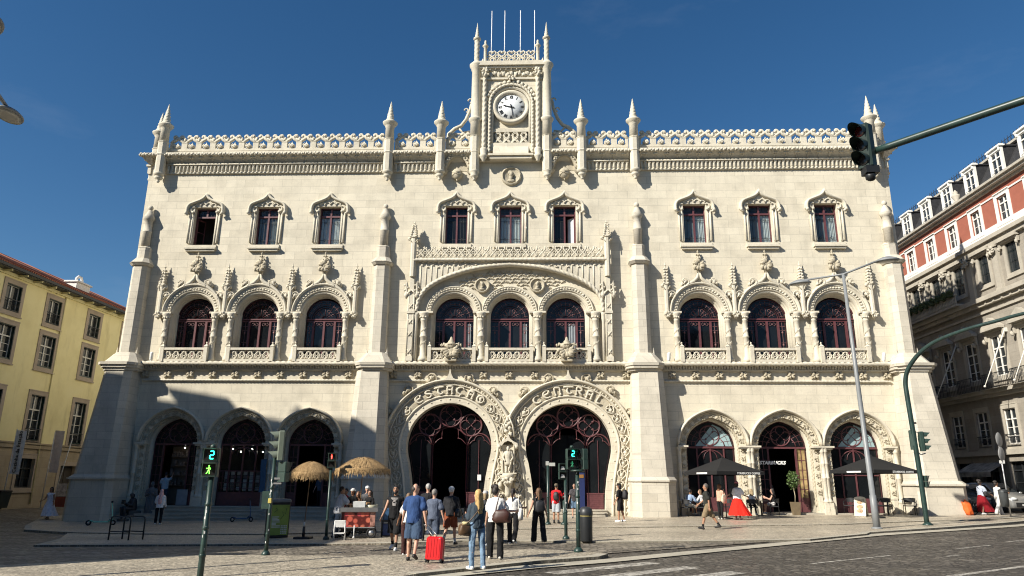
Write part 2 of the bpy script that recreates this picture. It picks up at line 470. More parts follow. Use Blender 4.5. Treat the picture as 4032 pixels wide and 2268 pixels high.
# ---- arched first-floor windows -----------------------------------
def arched_frame():
    f = MB(); y0, y1 = .5, .62
    pth = [(-1.1,8.3)] + arc(0,10.82,1.1,180,0,20) + [(1.1,8.3)]
    f.sweep(pth, [(-.09,y0+.02),(-.09,y1),(.02,y1),(.02,y0)])
    f.box(-1.05,1.05,y0-.02,y1,10.72,10.80); f.box(-1.05,1.05,y0,y1,10.62,10.66)
    for x, ww in ((-.62,.06),(0,.055),(.62,.06)): f.box(x-ww,x+ww,y0-.02,y1,8.3,10.62)
    f.sweep(arc(0,10.8,.70,180,0,16), [(-.05,y0),(-.05,y1),(.05,y1),(.05,y0)])
    for a in (28,55,90,125,152): f.tube([(.16*cos(R(a)),.56,10.82+.16*sin(R(a))),(.66*cos(R(a)),.56,10.82+.66*sin(R(a)))], .013, 4)
    f.sweep(arc(0,10.8,.16,180,0,8), [(-.02,y0+.03),(-.02,y1-.02),(.02,y1-.02),(.02,y0+.03)])
    fr = f.build('arched_window', m_maroon, st)
    g = MB()
    for k in range(11):
        a = R(8+164*k/10); g.tube([(.73*cos(a),.555,10.8+.73*sin(a)),(1.04*cos(a),.555,10.8+1.04*sin(a))], .011, 4)
    g.tube([(.88*cos(R(a)),.555,10.8+.88*sin(R(a))) for a in range(4,178,9)], .010, 4)
    for q in (-1,1):
        for cx in (.31,):
            c = q*cx
            g.tube([(c-.22,.55,10.5),(c-.12,.55,10.38),(c-.02,.55,10.46),(c,.55,10.56),(c+.02,.55,10.46),(c+.12,.55,10.38),(c+.22,.55,10.5)], .017, 4)
            g.tube([(c-.25,.55,10.42),(c-.1,.55,10.58),(c,.55,10.44),(c+.1,.55,10.58),(c+.25,.55,10.42)], .012, 4)
        for z in (8.7,9.4,10.1,10.35): g.box(*sorted((q*.68,q*1.02)),.55,.565,z,z+.02)
        g.box(*sorted((q*.84,q*.86)),.55,.565,8.4,10.62)
        for z in (9.3,10.0): g.blob((q*.85,.55,z),(.05,.02,.07),4)
        for k in range(3): g.tube([(q*(.2+.13*k)+.08*cos(t),.555,11.0+.13*(2-k)+.08*sin(t)) for t in [i*.7 for i in range(8)]], .011, 4)
    g.build('grille', flat('faded_maroon_grille',(.20,.10,.10),.5), fr)
    p = MB(); p.prism([(-1.08,8.3)]+arc(0,10.82,1.08,180,0,20)+[(1.08,8.3)], .58, .60); p.build('pane', m_pane, fr)
    return fr
frames = place(arched_frame(), ALLB)
# white curtain edge in the middle windows, its shade put into a grey colour
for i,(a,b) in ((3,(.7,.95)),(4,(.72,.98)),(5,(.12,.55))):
    wavy(a,b,8.9,10.5,.57,.012,3).build('curtain', flat('shade_painted_curtain',(.22,.25,.27)), frames[i])

def order(mb, hood, band=True, r=1.1):
    """reveal and arch mouldings around an opening of radius r (local, x=0)"""
    full = [(-r,8.3)] + arc(0,10.92,r,180,0,22) + [(r,8.3)]
    mb.sweep(full, [(0,.62),(0,.5),(.035,.48),(.06,.40),(.05,.33),(.10,.30),(.12,.24),(.115,.06),(.17,.03),(.2,-.02),(.215,.0)], True)
    top = arc(0,11.0,r,182,-2,26)
    mb.sweep(top, [(.2,0),(.21,-.07),(.25,-.10),(.27,-.075),(.40,-.105),(.42,-.14),(.46,-.15),(.48,-.10)] +
        ([(.53,-.2),(.59,-.27),(.64,-.24),(.67,0)] if hood else [(.5,0)]), True)
    for k in range(26):                                     # carved foliage band
        a = R(6+168*k/25); mb.blob(((r+.335)*cos(a),-.10,11.0+(r+.335)*sin(a)),(.085,.05,.06),k,.6,6,4)
a = MB(); order(a, True)
for q in (-1,1):
    a.tube([(q*1.55,-.12,11.95),(q*.75,-.14,12.58),(q*.3,-.18,12.80),(q*.1,-.2,13.02),(q*.02,-.2,13.36)], [.05,.1,.11,.09,.05], 8)
a.prism([(-.3,12.75),(.3,12.75),(.1,13.0),(0,13.3),(-.1,13.0)], -.12, 0, back=False)
mold = part(a, 'arch_moulding', m_trim); place(mold, [-x for x in BAY]+BAY)
a = MB(); order(a, False)
place(part(a, 'arch_moulding', m_trim), [-CW,0,CW])
# finial: bulb of leaves and a spirelet
a = MB()
a.lathe([(.06,13.3),(.12,13.36),(.13,13.42),(.06,13.46)], (0,-.2,0), 8)
a.cluster((0,-.2,13.74),(.38,.14,.34),9,4,.42); a.blob((0,-.22,13.72),(.14,.16,.3),2)
a.lathe([(.10,13.95),(.07,14.1),(.11,14.14),(.05,14.2),(.05,14.32),(.10,14.36),(.04,14.43),(.035,14.5),(.075,14.54),(.0,14.68)], (0,-.2,0), 7)
for z, rr in ((14.15,.13),(14.37,.11)):
    for k in range(4): a.blob((rr*cos(k*PI/2+.4),-.2+rr*sin(k*PI/2+.4),z),.045,k,.4,6,4)
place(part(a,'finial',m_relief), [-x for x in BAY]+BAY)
# leafy crockets riding the extrados
def leaf_crocket(x, y, z, q, seed, mat=None, k=1.0):
    a = MB(); a.blob((0,0,.1*k),(.13*k,.13*k,.13*k),seed,.4); a.blob((q*.15*k,.02,-.02),(.10*k,.11*k,.11*k),seed+1,.5); a.blob((-q*.10*k,.02,.15*k),(.08*k,.1*k,.09*k),seed+2,.5)
    a.tube([((.15+.02*i)*k*cos(i*.7)*q,-.10,.1*k+(.15+.02*i)*k*sin(i*.7)) for i in range(7)], .032*k, 5); a.tube([(q*.2*k,-.03,-.12*k),(q*.05*k,-.12,.0),(0,-.1,.12*k)], .03*k, 5)
    return part(a,'crocket',mat or m_trim,loc=(x,y,z))
for ang in (30,64,116,150):
    q = 1 if ang < 90 else -1; o = leaf_crocket(0,-.14,11.0+1.86*sin(R(ang)),q,ang)
    place(o, [c+1.86*cos(R(ang)) for c in [-x for x in BAY]+BAY])
# columns with bases, mid rings and capitals
def column(name, x, rr=.145, y=-.16):
    c = MB()
    c.lathe([(rr*1.55,8.2),(rr*1.55,8.36),(rr*1.3,8.40),(rr*1.35,8.46),(rr,8.52),(rr,9.55),(rr*1.25,9.58),(rr*1.25,9.64),(rr,9.67),(rr,10.5),(rr*1.2,10.53),(rr*1.05,10.57),(rr*1.45,10.78),(rr*1.75,10.9),(rr*1.8,10.97)], (0,y,0), 14)
    for k in range(26):
        t = k*.62; z = 8.6+k*.073
        c.tube([(rr*1.02*cos(t+i*.2),y+rr*1.02*sin(t+i*.2),z+i*.05) for i in range(5)], .018, 4)
    for k in range(5): c.blob((rr*1.3*cos(R(200+35*k)),y+rr*1.3*sin(R(200+35*k)),10.7),.055,k,.5,6,4)
    return part(c, name, m_trim, loc=(x,0,0))
c0 = column('column', 0)
xs = []
for b in BAY: xs += [b-1.42, b+1.42, -b+1.42, -b-1.42]
place(c0, xs)
c1 = column('column', 0, .17, -.26); place(c1, [-CW*1.5-.05,-CW/2,CW/2,CW*1.5+.05])
# impost strings between the arches
a = MB()
for q in (-1,1):
    for b in BAY:
        for e in (-1,1): a.box(*sorted((q*b+e*1.12,q*b+e*1.9)),-.34,.08,10.94,11.04); a.box(*sorted((q*b+e*1.30,q*b+e*1.88)),-.30,-.001,10.88,10.939)
for x in (-CW*1.5,-CW/2,CW/2,CW*1.5): a.box(x-.46,x+.46,-.42,.08,10.94,11.04)
for x in (-CW-1.02,-.98,.98,-CW+1.02,CW-1.02,CW+1.02): pass
part(a,'impost_moulding',m_trim)
# crocketed pinnacles between the bays
def pinnacle(x, z0, z1, zt, w=.13, y=-.2, name='pinnacle', foot=True, mat=None):
    p = MB()
    if foot: p.lathe([(.02,z0-.34),(.1,z0-.22),(.16,z0-.1),(.2,z0),(.2,z0+.08)], (0,y,0), 8); p.cluster((0,y-.05,z0-.1),(.18,.14,.18),6,3)
    p.lathe([(w,z0+.05),(w,z1),(w*1.35,z1+.04),(w*1.35,z1+.1)], (0,y,0), 8, False, PI/8)
    p.lathe([(w*1.05,z1+.1),(w*.8,z1+(zt-z1)*.45),(w*1.0,z1+(zt-z1)*.48),(w*.62,z1+(zt-z1)*.52),(w*.3,z1+(zt-z1)*.8),(w*.55,z1+(zt-z1)*.83),(w*.25,z1+(zt-z1)*.88),(0.01,zt)], (0,y,0), 6, False)
    h = zt-z1
    for k in range(6):
        z = z1+.12+h*.72*k/6; rr = w*(1.25-.8*k/6)
        for q in range(4):
            a_ = q*PI/2+PI/4; p.blob((rr*cos(a_),y+rr*sin(a_),z),(.07,.07,.06),k+q,.5,6,4)
    for q in (-1,1): p.blob((q*w*1.5,y,z1-.02),(.1,.1,.09),q+3,.5); p.tube([(q*w*.7,y-w,z1-.25),(q*w*1.6,y-.05,z1),(q*w*.5,y,z1+.3)], .03, 5)
    return part(p, name, mat or m_trim, loc=(x,0,0))
PX = [8.84,12.61,16.38,20.16]
place(pinnacle(0,10.95,12.55,13.98), [-x for x in PX]+PX)
# balconies
def balcony(x, mat=None):
    b = MB()
    b.box(-1.15,1.15,-.52,-.28,8.80,8.93); b.box(-1.15,1.15,-.50,-.30,8.16,8.30)
    for q in (-1,1):
        b.box(*sorted((q*1.14,q*1.34)),-.54,-.26,8.16,9.0)
        b.add([(q*1.24-.12,-.56,9.0),(q*1.24+.12,-.56,9.0),(q*1.24+.12,-.24,9.0),(q*1.24-.12,-.24,9.0),(q*1.24,-.40,9.18)],[(0,1,4),(1,2,4),(2,3,4),(3,0,4)])
        b.blob((q*1.24,-.40,9.2),(.05,.05,.07),1); b.box(*sorted((q*1.16,q*1.32)),-.24,.1,8.16,8.9)
    ro = b.build('balcony', m_trim, st, (x,0,0))
    t = MB(); n = 5
    for k in range(n):
        c = -1.14+2.28*(k+.5)/n; d = 2.28/n
        for q in (-1,1):
            t.tube([(c+q*d*.02,-.40,8.30),(c+q*d*.30,-.40,8.40),(c+q*d*.42,-.40,8.54),(c+q*d*.20,-.41,8.64),(c+q*d*.05,-.41,8.80)], .042, 6)
            t.tube([(c+q*d*.5,-.39,8.30),(c+q*d*.36,-.39,8.47),(c+q*d*.12,-.40,8.58),(c+q*d*.30,-.40,8.72),(c+q*d*.5,-.40,8.80)], .036, 6)
        t.tube([(c+.075*cos(u),-.40,8.42+.075*sin(u)) for u in [i*PI/4 for i in range(8)]], .03, 5, True)
        t.blob((c,-.42,8.70),(.06,.04,.05),k)
    t.build('tracery', m_trim, ro)
    return ro
place(balcony(0), ALLB)

# ---- first-floor cornice, frieze and rosettes -----------------------
seg = [(-20.75,-8.2),(-7.0,7.0),(8.2,20.75)]
for a_, b_ in seg:
    c = MB()
    c.rope([(a_,-.42,8.06),(b_,-.42,8.06)], .115, .32, 2, 10, .20)
    c.box(a_+.05,b_-.05,-.42,-.002,7.98,8.155); c.box(a_+.05,b_-.05,-.14,-.002,7.70,7.76)
    c.box(a_+.05,b_-.05,-.20,-.002,7.74,7.79); c.box(a_+.05,b_-.05,-.10,-.002,7.80,7.979)
    n = int((b_-a_)/.15)
    for k in range(n):
        x = a_+.1+(b_-a_-.2)*(k+.5)/n
        c.box(x-.045,x+.045,-.30,-.101,7.86,7.975); c.blob((x,-.25,7.845),(.05,.06,.05),k%5,.2,6,4)
    part(c,'cornice',m_trim)
    c = MB(); c.rope([(a_+.1,-.09,7.16),(b_-.1,-.09,7.16)], .055, .2, 2, 8, .2); c.box(a_+.1,b_-.1,-.07,-.002,7.08,7.12)
    part(c,'string_course',m_trim)
ro = MB(); ro.box(-.2,.2,-.03,.0,7.3,7.7); ro.cluster((0,-.04,7.5),(.19,.07,.19),6,2,.5); ro.tube([(-.19,-.035,7.31),(.19,-.035,7.31),(.19,-.035,7.69),(-.19,-.035,7.69)],.022,5,True)
for qx in (-1,1):
    for qz in (-1,1): ro.blob((qx*.15,-.05,7.5+qz*.15),(.06,.05,.06),qx+2*qz)
rx = [s_*(8.95+1.286*k) for s_ in (-1,1) for k in range(10)] + [-6.45,-5.05,-1.42,0,1.42,5.05,6.45]
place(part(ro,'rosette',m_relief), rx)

# ---- top cornice and parapet ---------------------------------------
TB = [(-21.0,-7.65),(-7.05,-4.5),(4.5,7.05),(7.65,21.0)]
def top_run(a_, b_, dent=True):
    c = MB()
    c.box(a_,b_,-.12,.5,20.93,21.2); c.box(a_,b_,-.55,.2,20.72,20.928)
    n = int((b_-a_)/.11)
    for k in range(n):                                      # leafy bead of the crown
        x = a_+(b_-a_)*(k+.5)/n; c.blob((x,-.56,20.76+.05*(k%2)),(.085,.075,.085),k%9,.5,6,4)
    c.add([(a_,-.5,20.71),(b_,-.5,20.71),(b_,-.02,20.34),(a_,-.02,20.34)],[(0,1,2,3)])
    m = max(1,int((b_-a_)/.62))
    for k in range(m):
        x = a_+(b_-a_)*(k+.5)/m
        c.tube([(x,-.10,20.36),(x,-.22,20.48),(x-.05,-.40,20.63)],.03,5); c.blob((x-.08,-.42,20.62),(.10,.05,.05),k); c.blob((x+.07,-.42,20.63),(.08,.05,.05),k+1)
    if dent:
        c.box(a_,b_,-.2,0,20.24,20.33); c.tube([(a_,-.2,20.28),(b_,-.2,20.28)],.05,8)
        c.box(a_,b_,-.05,0,19.72,20.239)
        n = int((b_-a_)/.235)
        for k in range(n):
            x = a_+(b_-a_)*(k+.5)/n
            c.lathe([(.04,19.86),(.075,19.9),(.075,20.14),(.09,20.22)],(x,-.09,0),8); c.box(x-.075,x+.075,-.17,-.051,20.15,20.238)
            c.blob((x,-.10,19.79),(.08,.09,.06),k%4,.3,6,4)
        c.rope([(a_,-.08,19.74),(b_,-.08,19.74)], .05, .16, 2, 6, .2)
    part(c,'top_cornice',m_trim)
for a_, b_ in TB: top_run(a_, b_)
for a_, b_ in ((-3.95,-2.45),(2.45,3.95)): top_run(a_, b_, False)
def parapet(a_, b_, z=21.2, y=-.02):
    p = MB(); n = max(1, round((b_-a_)/.915)); d = (b_-a_)/n
    p.box(a_,b_,y-.12,y+.16,z,z+.13)
    for k in range(n+1):                                    # posts
        x = a_+d*k; x0, x1 = max(a_,x-.17), min(b_,x+.17); p.box(x0,x1,y-.10,y+.14,z+.131,z+.56)
        p.box(x0,x1,y-.12,y+.16,z+.561,z+.60)
        if 0 < k < n:
            p.blob((x,y-.03,z+.76),(.10,.10,.16),k); 
        for q in (-1,1):                                    # paired scrolls on top
            cx = x+q*.215
            if a_+.1 < cx < b_-.1:
                p.tube([(cx+q*(.145-.013*i)*cos(i*.62-.9)*1.0, y+.0, z+.97+(.145-.013*i)*sin(i*.62-.9)) for i in range(9)], .075, 7)
                p.blob((cx,y,z+.97),(.09,.11,.09),k,.3,7,5)
    for k in range(n):
        c = a_+d*(k+.5)
        p.tube([(c-d*.5,y,z+.60),(c-d*.30,y-.02,z+.68),(c-d*.12,y-.02,z+.79),(c,y-.02,z+.90),(c+d*.12,y-.02,z+.79),(c+d*.30,y-.02,z+.68),(c+d*.5,y,z+.60)], .092, 7)
        p.tube([(c-d*.18,y,z+1.0),(c-d*.06,y,z+.92),(c,y,z+.88),(c+d*.06,y,z+.92),(c+d*.18,y,z+1.0)], .08, 6)
        p.lathe([(.06,.11),(.12,.18),(.19,.26),(.20,.34),(.16,.43),(.06,.50),(.03,.56),(.0,.66)], (c,y,z), 10)
        for q in (-1,1): p.tube([(c+q*d*.5,y,z+.66),(c+q*d*.36,y,z+.80),(c+q*d*.20,y,z+.86)],.05,6)
        for q in (-1,1): p.tube([(c+q*.02,y-.18,z+.2),(c+q*.16,y-.13,z+.34),(c+q*.05,y-.16,z+.46)], .035, 5)
        p.prism([(c-.30,z+.13),(c-.12,z+.13),(c-.2,z+.22)], y-.09, y+.1); p.prism([(c+.12,z+.13),(c+.30,z+.13),(c+.2,z+.22)], y-.09, y+.1)
    part(p,'parapet',m_trim)
for a_, b_ in TB: parapet(a_, b_)
for a_, b_ in ((-3.95,-2.4),(2.4,3.95)): parapet(a_, b_)
# returns of cornice and parapet along the two sides
for q in (-1,1):
    c = MB(); c.box(*sorted((q*21.05,q*22.52)),-.53,8,20.745,20.925)
    c.hexa([(q*21.9,-.1,20.34),(q*22.15,-.1,20.34),(q*22.15,8,20.34),(q*21.9,8,20.34)],[(q*21.9,-.5,20.744),(q*22.5,-.5,20.744),(q*22.5,8,20.744),(q*21.9,8,20.744)])
    c.box(*sorted((q*22.0,q*22.28)),-.15,8,20.22,20.339); c.box(*sorted((q*22.0,q*22.17)),-.08,8,19.74,20.219)
    for k in range(26): c.blob((q*22.53,-.5+.32*k,20.79+.05*(k%2)),(.09,.10,.09),k%9,.5,6,4)
    for k in range(14): c.blob((q*(21.1+.105*k),-.55,20.79+.05*(k%2)),(.085,.075,.085),k%9,.5,6,4)
    for k in range(30): c.box(*sorted((q*22.17,q*22.25)),.0+.26*k,.13+.26*k,19.84,20.215); c.box(*sorted((q*21.9,q*22.2)),.6,8,20.93,21.3)
    for k in range(9):
        y = .9+.9*k; c.box(*sorted((q*21.95,q*22.15)),y-.16,y+.16,21.3,21.85)
        c.tube([(q*22.05,y-.45,21.8),(q*22.05,y-.2,21.95),(q*22.05,y,22.15),(q*22.05,y+.2,21.95),(q*22.05,y+.45,21.8)],.08,6)
        for e in (-.2,.2): c.blob((q*22.05,y+e,22.2),(.1,.15,.15),k)
        c.lathe([(.06,0),(.18,.12),(.2,.25),(.05,.4)],(q*22.05,y+.45,21.3),8)
    part(c,'parapet',m_trim)
# roof pinnacles with corbels, cylinders and twisted cones
def roof_pinnacle(x, y=-.42, k=1.0):
    p = MB()
    p.lathe([(.0,18.98),(.07,19.02),(.10,19.10),(.06,19.15),(.19,19.22),(.25,19.33),(.18,19.40),(.22,19.42),(.31,19.52),(.31,19.60),(.27,19.62)], (0,y,0), 16)
    p.lathe([(.29,19.62),(.29,20.72),(.33,20.78),(.30,20.86),(.30,21.58),(.33,21.62),(.33,21.66)], (0,y,0), 8, False, PI/8)
    p.lathe([(.27,21.66),(.255,22.48),(.29,22.52),(.29,22.56),(.33,22.60),(.44,22.74),(.45,22.80),(.30,22.92),(.235,22.95)], (0,y,0), 20)
    p.tube([(0,y,22.93+1.32*i/22) for i in range(23)], [.225*(1-i/22)**.9+.012 for i in range(23)], 12, tw=7.5, lob=4, amp=.16)
    return part(p,'roof_pinnacle',m_trim,loc=(x,0,0))
place(roof_pinnacle(0), [-21.25,-7.35,-4.22,4.22,7.35,21.25])
bk = roof_pinnacle(0); bk.location = (-22.46,1.5,.28); b2 = copy_tree(bk, st, (22.46,1.5,.28))
# little corbelled arches either side of the tower
for q in (-1,1):
    a = MB(); c = q*3.2
    a.sweep([(c+.62*cos(R(t)),19.74+.80*sin(R(t))) for t in range(180,-1,-12)], [(0,0),(0,-.34),(.06,-.4),(.16,-.36),(.20,-.42),(.27,-.34),(.27,0)], True)
    for k in range(12): t = R(10+160*k/11); a.blob((c+.75*cos(t),-.40,19.74+.93*sin(t)),(.06,.05,.06),k,.4,6,4)
    for e in (-1,1): a.lathe([(.03,-.3),(.12,-.18),(.2,-.05),(.22,.0)],(c+e*.75,-.16,19.74),8)
    a.box(c-.95,c+.95,-.02,.0,19.74,20.33)
    a.sphere((c,-.18,19.5),(.33,.24,.36),14,10); a.blob((c,-.2,19.84),(.07,.07,.08),1); a.lathe([(.0,-.16),(.06,-.05),(.05,0)],(c,-.2,19.18),8)
    a.tube([(c+.345*cos(t),-.19+.06*sin(t),19.5+.2*cos(t)) for t in [i*PI/8 for i in range(9)]],.03,5); a.tube([(c-.3,-.3,19.62),(c,-.46,19.45),(c+.3,-.3,19.35)],.03,5); a.tube([(c+.3,-.3,19.62),(c,-.46,19.55),(c-.3,-.3,19.35)],.03,5)
    part(a,'armillary_niche',m_relief)
# portrait medallions
def medallion(x, z, r, prof=1):
    m = MB(); m.lathe([(r,0),(r*.99,.10),(r*.90,.14),(r*.80,.10),(r*.72,.05),(0,.05)], (0,0,0), 28)
    for v in range(len(m.v)): p = m.v[v]; m.v[v] = V((p.x,-p.z,p.y))
    m.tube([(r*.86*cos(t),-.12,r*.86*sin(t)) for t in [i*PI/14 for i in range(28)]], r*.055, 6, True, lob=3, amp=.3, tw=30)
    m.blob((0,-.10,r*.12),(r*.23,.13,r*.33),4,.2,10,8); m.blob((-r*.02*prof,-.10,-r*.22),(r*.2,.12,r*.28),6,.3); m.blob((0,-.08,-r*.52),(r*.42,.1,r*.2),9,.3); m.blob((prof*r*.2,-.11,r*.08),(r*.08,.07,r*.1),2); m.blob((-prof*r*.12,-.1,r*.3),(r*.22,.1,r*.2),7,.4)
    return part(m,'medallion',m_relief,loc=(x,0,z))
medallion(.03,19.41,.61); medallion(-1.57,12.60,.44,1).location.y = -.12; medallion(1.57,12.60,.44,-1).location.y = -.12
# ---- centre bay: framed field with basket arch ----------------------
bask = [(0,13.75),(1.73,13.57),(3.33,13.13),(4.54,12.5),(5.12,11.78),(5.27,10.95)]
half = [tuple(p) for p in spline(bask, 5)]
bp = [(-x,z) for x,z in reversed(half)] + half[1:]
a = MB()
a.prism([(-5.45,8.2),(-5.45,14.0),(5.45,14.0),(5.45,8.2),(5.27,8.2)]+list(reversed(bp))+[(-5.27,8.2)], -.34, -.0)
for k in range(34):                                         # fluted spandrels
    x = -5.1+10.2*k/33
    zt = 13.88; zb = None
    for i in range(len(bp)-1):
        if bp[i][0] <= x <= bp[i+1][0]: zb = bp[i][1]+(bp[i+1][1]-bp[i][1])*(x-bp[i][0])/(bp[i+1][0]-bp[i][0]+1e-9)+.22
    if zb and zt-zb > .12:
        a.tube([(x,-.35,zb),(x,-.35,zt)], .03, 5); a.blob((x+.08,-.36,zt-.12*(1+k%2)),(.07,.05,.05),k)
part(a,'arch_field',m_trim)
a = MB()
a.rope([(x,-.36,z+.06) for x,z in bp], .10, .28, 2, 10, .2)
a.sweep(bp, [(-.02,-.02),(-.06,-.34),(0,-.40),(.05,-.36),(.14,-.36),(.2,-.36)], True)
part(a,'basket_arch',m_trim)
a = MB(); a.box(-1.0,1.0,-.012,-.001,12.75,12.80)
zb_ = lambda x: max([p[1] for p in bp if abs(p[0]-x) < .5] or [0])
for j in range(7):
    for k in range(-19,20):
        x = .245*k+(.12 if j%2 else 0); z = 12.28+.19*j
        top_ = 13.75-.052*x*x-.0022*x**4
        if z > top_-.22 or any(math.hypot(x-c,z-12.6) < .53 for c in (-1.57,1.57)) or any(math.hypot(x-c,z-11) < 1.70 for c in (-CW,0,CW)): continue
        q = 1 if (k+j)%2 else -1
        a.tube([(x-q*.11,-.012,z-.09),(x-q*.04,-.04,z+.0),(x+q*.06,-.05,z+.05),(x+q*.10,-.02,z-.02)], .026, 5); a.tube([(x,-.02,z-.08),(x+q*.03,-.035,z+.09)], .02, 4)
part(a,'scale_relief',m_relief)
a = MB()
a.box(-5.5,5.5,-.5,-.0,13.96,14.12); a.rope([(-5.5,-.5,14.04),(5.5,-.5,14.04)], .085, .26, 2, 8, .22)
for k in range(36): x = -5.3+10.6*k/35; a.blob((x,-.42,13.92),(.06,.06,.05),k%3,.2,6,4)
part(a,'cornice',m_trim)
a = MB(); n = 23; d = 10.7/n                               # lace balustrade above
a.box(-5.35,5.35,-.42,-.3,14.12,14.2)
for k in range(n):
    c = -5.35+d*(k+.5)
    for q in (-1,1): a.tube([(c-q*d*.5,-.36,14.2),(c-q*d*.25,-.36,14.36),(c+q*d*.25,-.36,14.62),(c+q*d*.42,-.36,14.76),(c+q*d*.30,-.36,14.84)], .052, 6)
    a.tube([(c+.09*cos(t),-.36,14.30+.08*sin(t)) for t in [i*PI/4 for i in range(8)]], .034, 5, True)
    a.tube([(c-d*.5+.09*cos(t),-.36,14.50+.08*sin(t)) for t in [i*PI/4 for i in range(8)]], .034, 5, True)
    a.blob((c,-.36,14.66),(.06,.06,.07),k); a.blob((c+d*.4,-.36,14.82),(.06,.05,.06),k+1)
part(a,'lace_balustrade',m_trim)
for q in (-1,1):
    p = pinnacle(q*5.56,13.0,15.35,16.45,.17,-.42,'tall_pinnacle',False)
    a = MB(); x = q*5.56
    a.box(x-.19,x+.19,-.52,0,8.2,8.45); a.box(x-.12,x+.12,-.44,-.002,8.45,10.9); a.tube([(x-.15,-.42,8.45),(x-.15,-.42,12.0)],.045,6); a.tube([(x+.15,-.42,8.45),(x+.15,-.42,12.0)],.045,6)
    a.box(x-.22,x+.22,-.5,0,10.9,11.04); a.box(x-.12,x+.12,-.44,-.001,11.04,13.1)
    for e in (-1,1):
        a.lathe([(.03,11.75),(.12,11.9),(.15,12.0),(.08,12.1),(.07,12.45),(.1,12.5),(.0,12.85)],(x+e*.3,-.4,0),7)
        for k in range(4): a.blob((x+e*.3+.1*(-1)**k,-.42,12.1+.15*k),(.07,.07,.06),k)
        a.tube([(x+e*.3,-.42,11.85),(x+e*.15,-.5,12.12),(x,-.5,12.25)],.05,6)
        for z in (8.6,9.6,10.3,11.2): a.tube([(x-e*.1,-.46,z),(x+e*.1,-.46,z+.25)],.03,5)
    part(a,'pilaster',m_trim)
for x in (-4.98,4.98):
    a = MB(); a.lathe([(.10,8.2),(.09,10.4),(.16,10.85),(.17,10.94)],(x+.28*(1 if x>0 else -1),-.3,0),10); part(a,'colonnette',m_trim)
# coats of arms in front of the balconies
def crest(x):
    c = MB(); y = -.78
    c.cluster((x,y,8.72),(.52,.16,.42),11,4,.36); c.sphere((x,y-.06,8.72),(.27,.14,.32),12,8); c.blob((x,y-.05,8.98),(.34,.16,.12),3,.4)
    c.lathe([(.3,9.0),(.34,9.06),(.25,9.12),(.16,9.16),(.18,9.22),(.1,9.3),(.05,9.46),(0,9.5)],(x,y,0),9)
    for q in (-1,1):
        c.tube([(x+q*(.36+.17*cos(t)),y-.08,8.6+.17*sin(t)) for t in [i*.6 for i in range(9)]],.05,6)
        c.tube([(x+q*(.32+.13*cos(t)),y-.08,8.95+.13*sin(t)) for t in [i*.6 for i in range(9)]],.045,6)
        for e in range(5): c.blob((x+q*(.12*e+.05),y-.02,9.02+.05*(e%2)),(.06,.07,.09),e)
    c.box(x-.3,x+.3,y-.1,-.55,8.15,8.3)
    return part(c,'coat_of_arms',m_relief)
crest(-3.17); crest(3.17)

# ---- horseshoe portals ---------------------------------------------
sp = shoe_path(36)
def polar(cx, n, a, y): return (cx+(HR+n)*cos(R(a)), y, HZ+(HR+n)*sin(R(a)))
def along(n_off):
    """points of the opening outline pushed outward by n_off, with normals"""
    P = [V(p) for p in sp]; o = []
    for i in range(len(P)):
        t = (P[min(i+1,len(P)-1)]-P[max(i-1,0)]).normalized(); o.append(P[i]+V((-t.y,t.x))*n_off)
    return o
def strokes():
    L = {}
    L['E'] = ([[(.78,.93),(.5,1.0),(.2,.85),(.08,.5),(.2,.15),(.5,0),(.8,.08)],[(.1,.52),(.72,.52)],[(.78,.93),(.74,.72),(.6,.6)]],.85)
    L['S'] = ([[(.75,.86),(.45,1.0),(.18,.82),(.3,.58),(.6,.45),(.75,.22),(.45,0),(.12,.12)]],.85)
    L['T'] = ([[(.0,.86),(.12,.97),(.9,.97),(1.0,.86)],[(.5,.97),(.36,.6),(.36,.3),(.52,.04),(.76,.06),(.88,.24)]],.9)
    L['A'] = ([[(.2,0),(.2,.98)],[(.72,0),(.72,.98)],[(.08,.98),(.86,.98)],[(.2,.5),(.72,.5)],[(.06,0),(.34,0)],[(.6,0),(.9,0)]],.95)
    L['C'] = ([[(.8,.9),(.48,1.0),(.15,.8),(.06,.5),(.15,.2),(.48,0),(.8,.1)],[(.8,.9),(.72,.78)]],.88)
    L['c'] = ([[(.8,.9),(.48,1.0),(.15,.8),(.06,.5),(.15,.22),(.48,.06),(.8,.14)],[(.8,.9),(.72,.78)],[(.45,.04),(.55,-.1),(.38,-.16)]],.88)
    L['a'] = ([[(.2,0),(.2,.88)],[(.72,0),(.72,.88)],[(.08,.88),(.86,.88)],[(.2,.45),(.72,.45)],[(.06,0),(.34,0)],[(.6,0),(.9,0)],[(.2,1.03),(.36,1.1),(.56,1.02),(.72,1.1)]],.95)
    L['O'] = ([[(.45+.38*cos(t),.5+.48*sin(t)) for t in [i*PI/8 for i in range(17)]],[(.6,.85),(.36,.6),(.55,.35),(.42,.12)]],.92)
    L['N'] = ([[(.2,0),(.2,.95),(.5,1.0),(.74,.85),(.74,0)],[(.06,0),(.32,0)],[(.62,0),(.9,0)]],.95)
    L['R'] = ([[(.2,0),(.2,1.0),(.58,.98),(.72,.76),(.58,.55),(.24,.52)],[(.42,.52),(.6,.25),(.88,.02)],[(.06,0),(.34,0)]],.92)
    L['L'] = ([[(.25,1.0),(.25,.05),(.55,0),(.82,.18)],[(.1,1.0),(.42,1.0)]],.85)
    return L
LET = strokes()
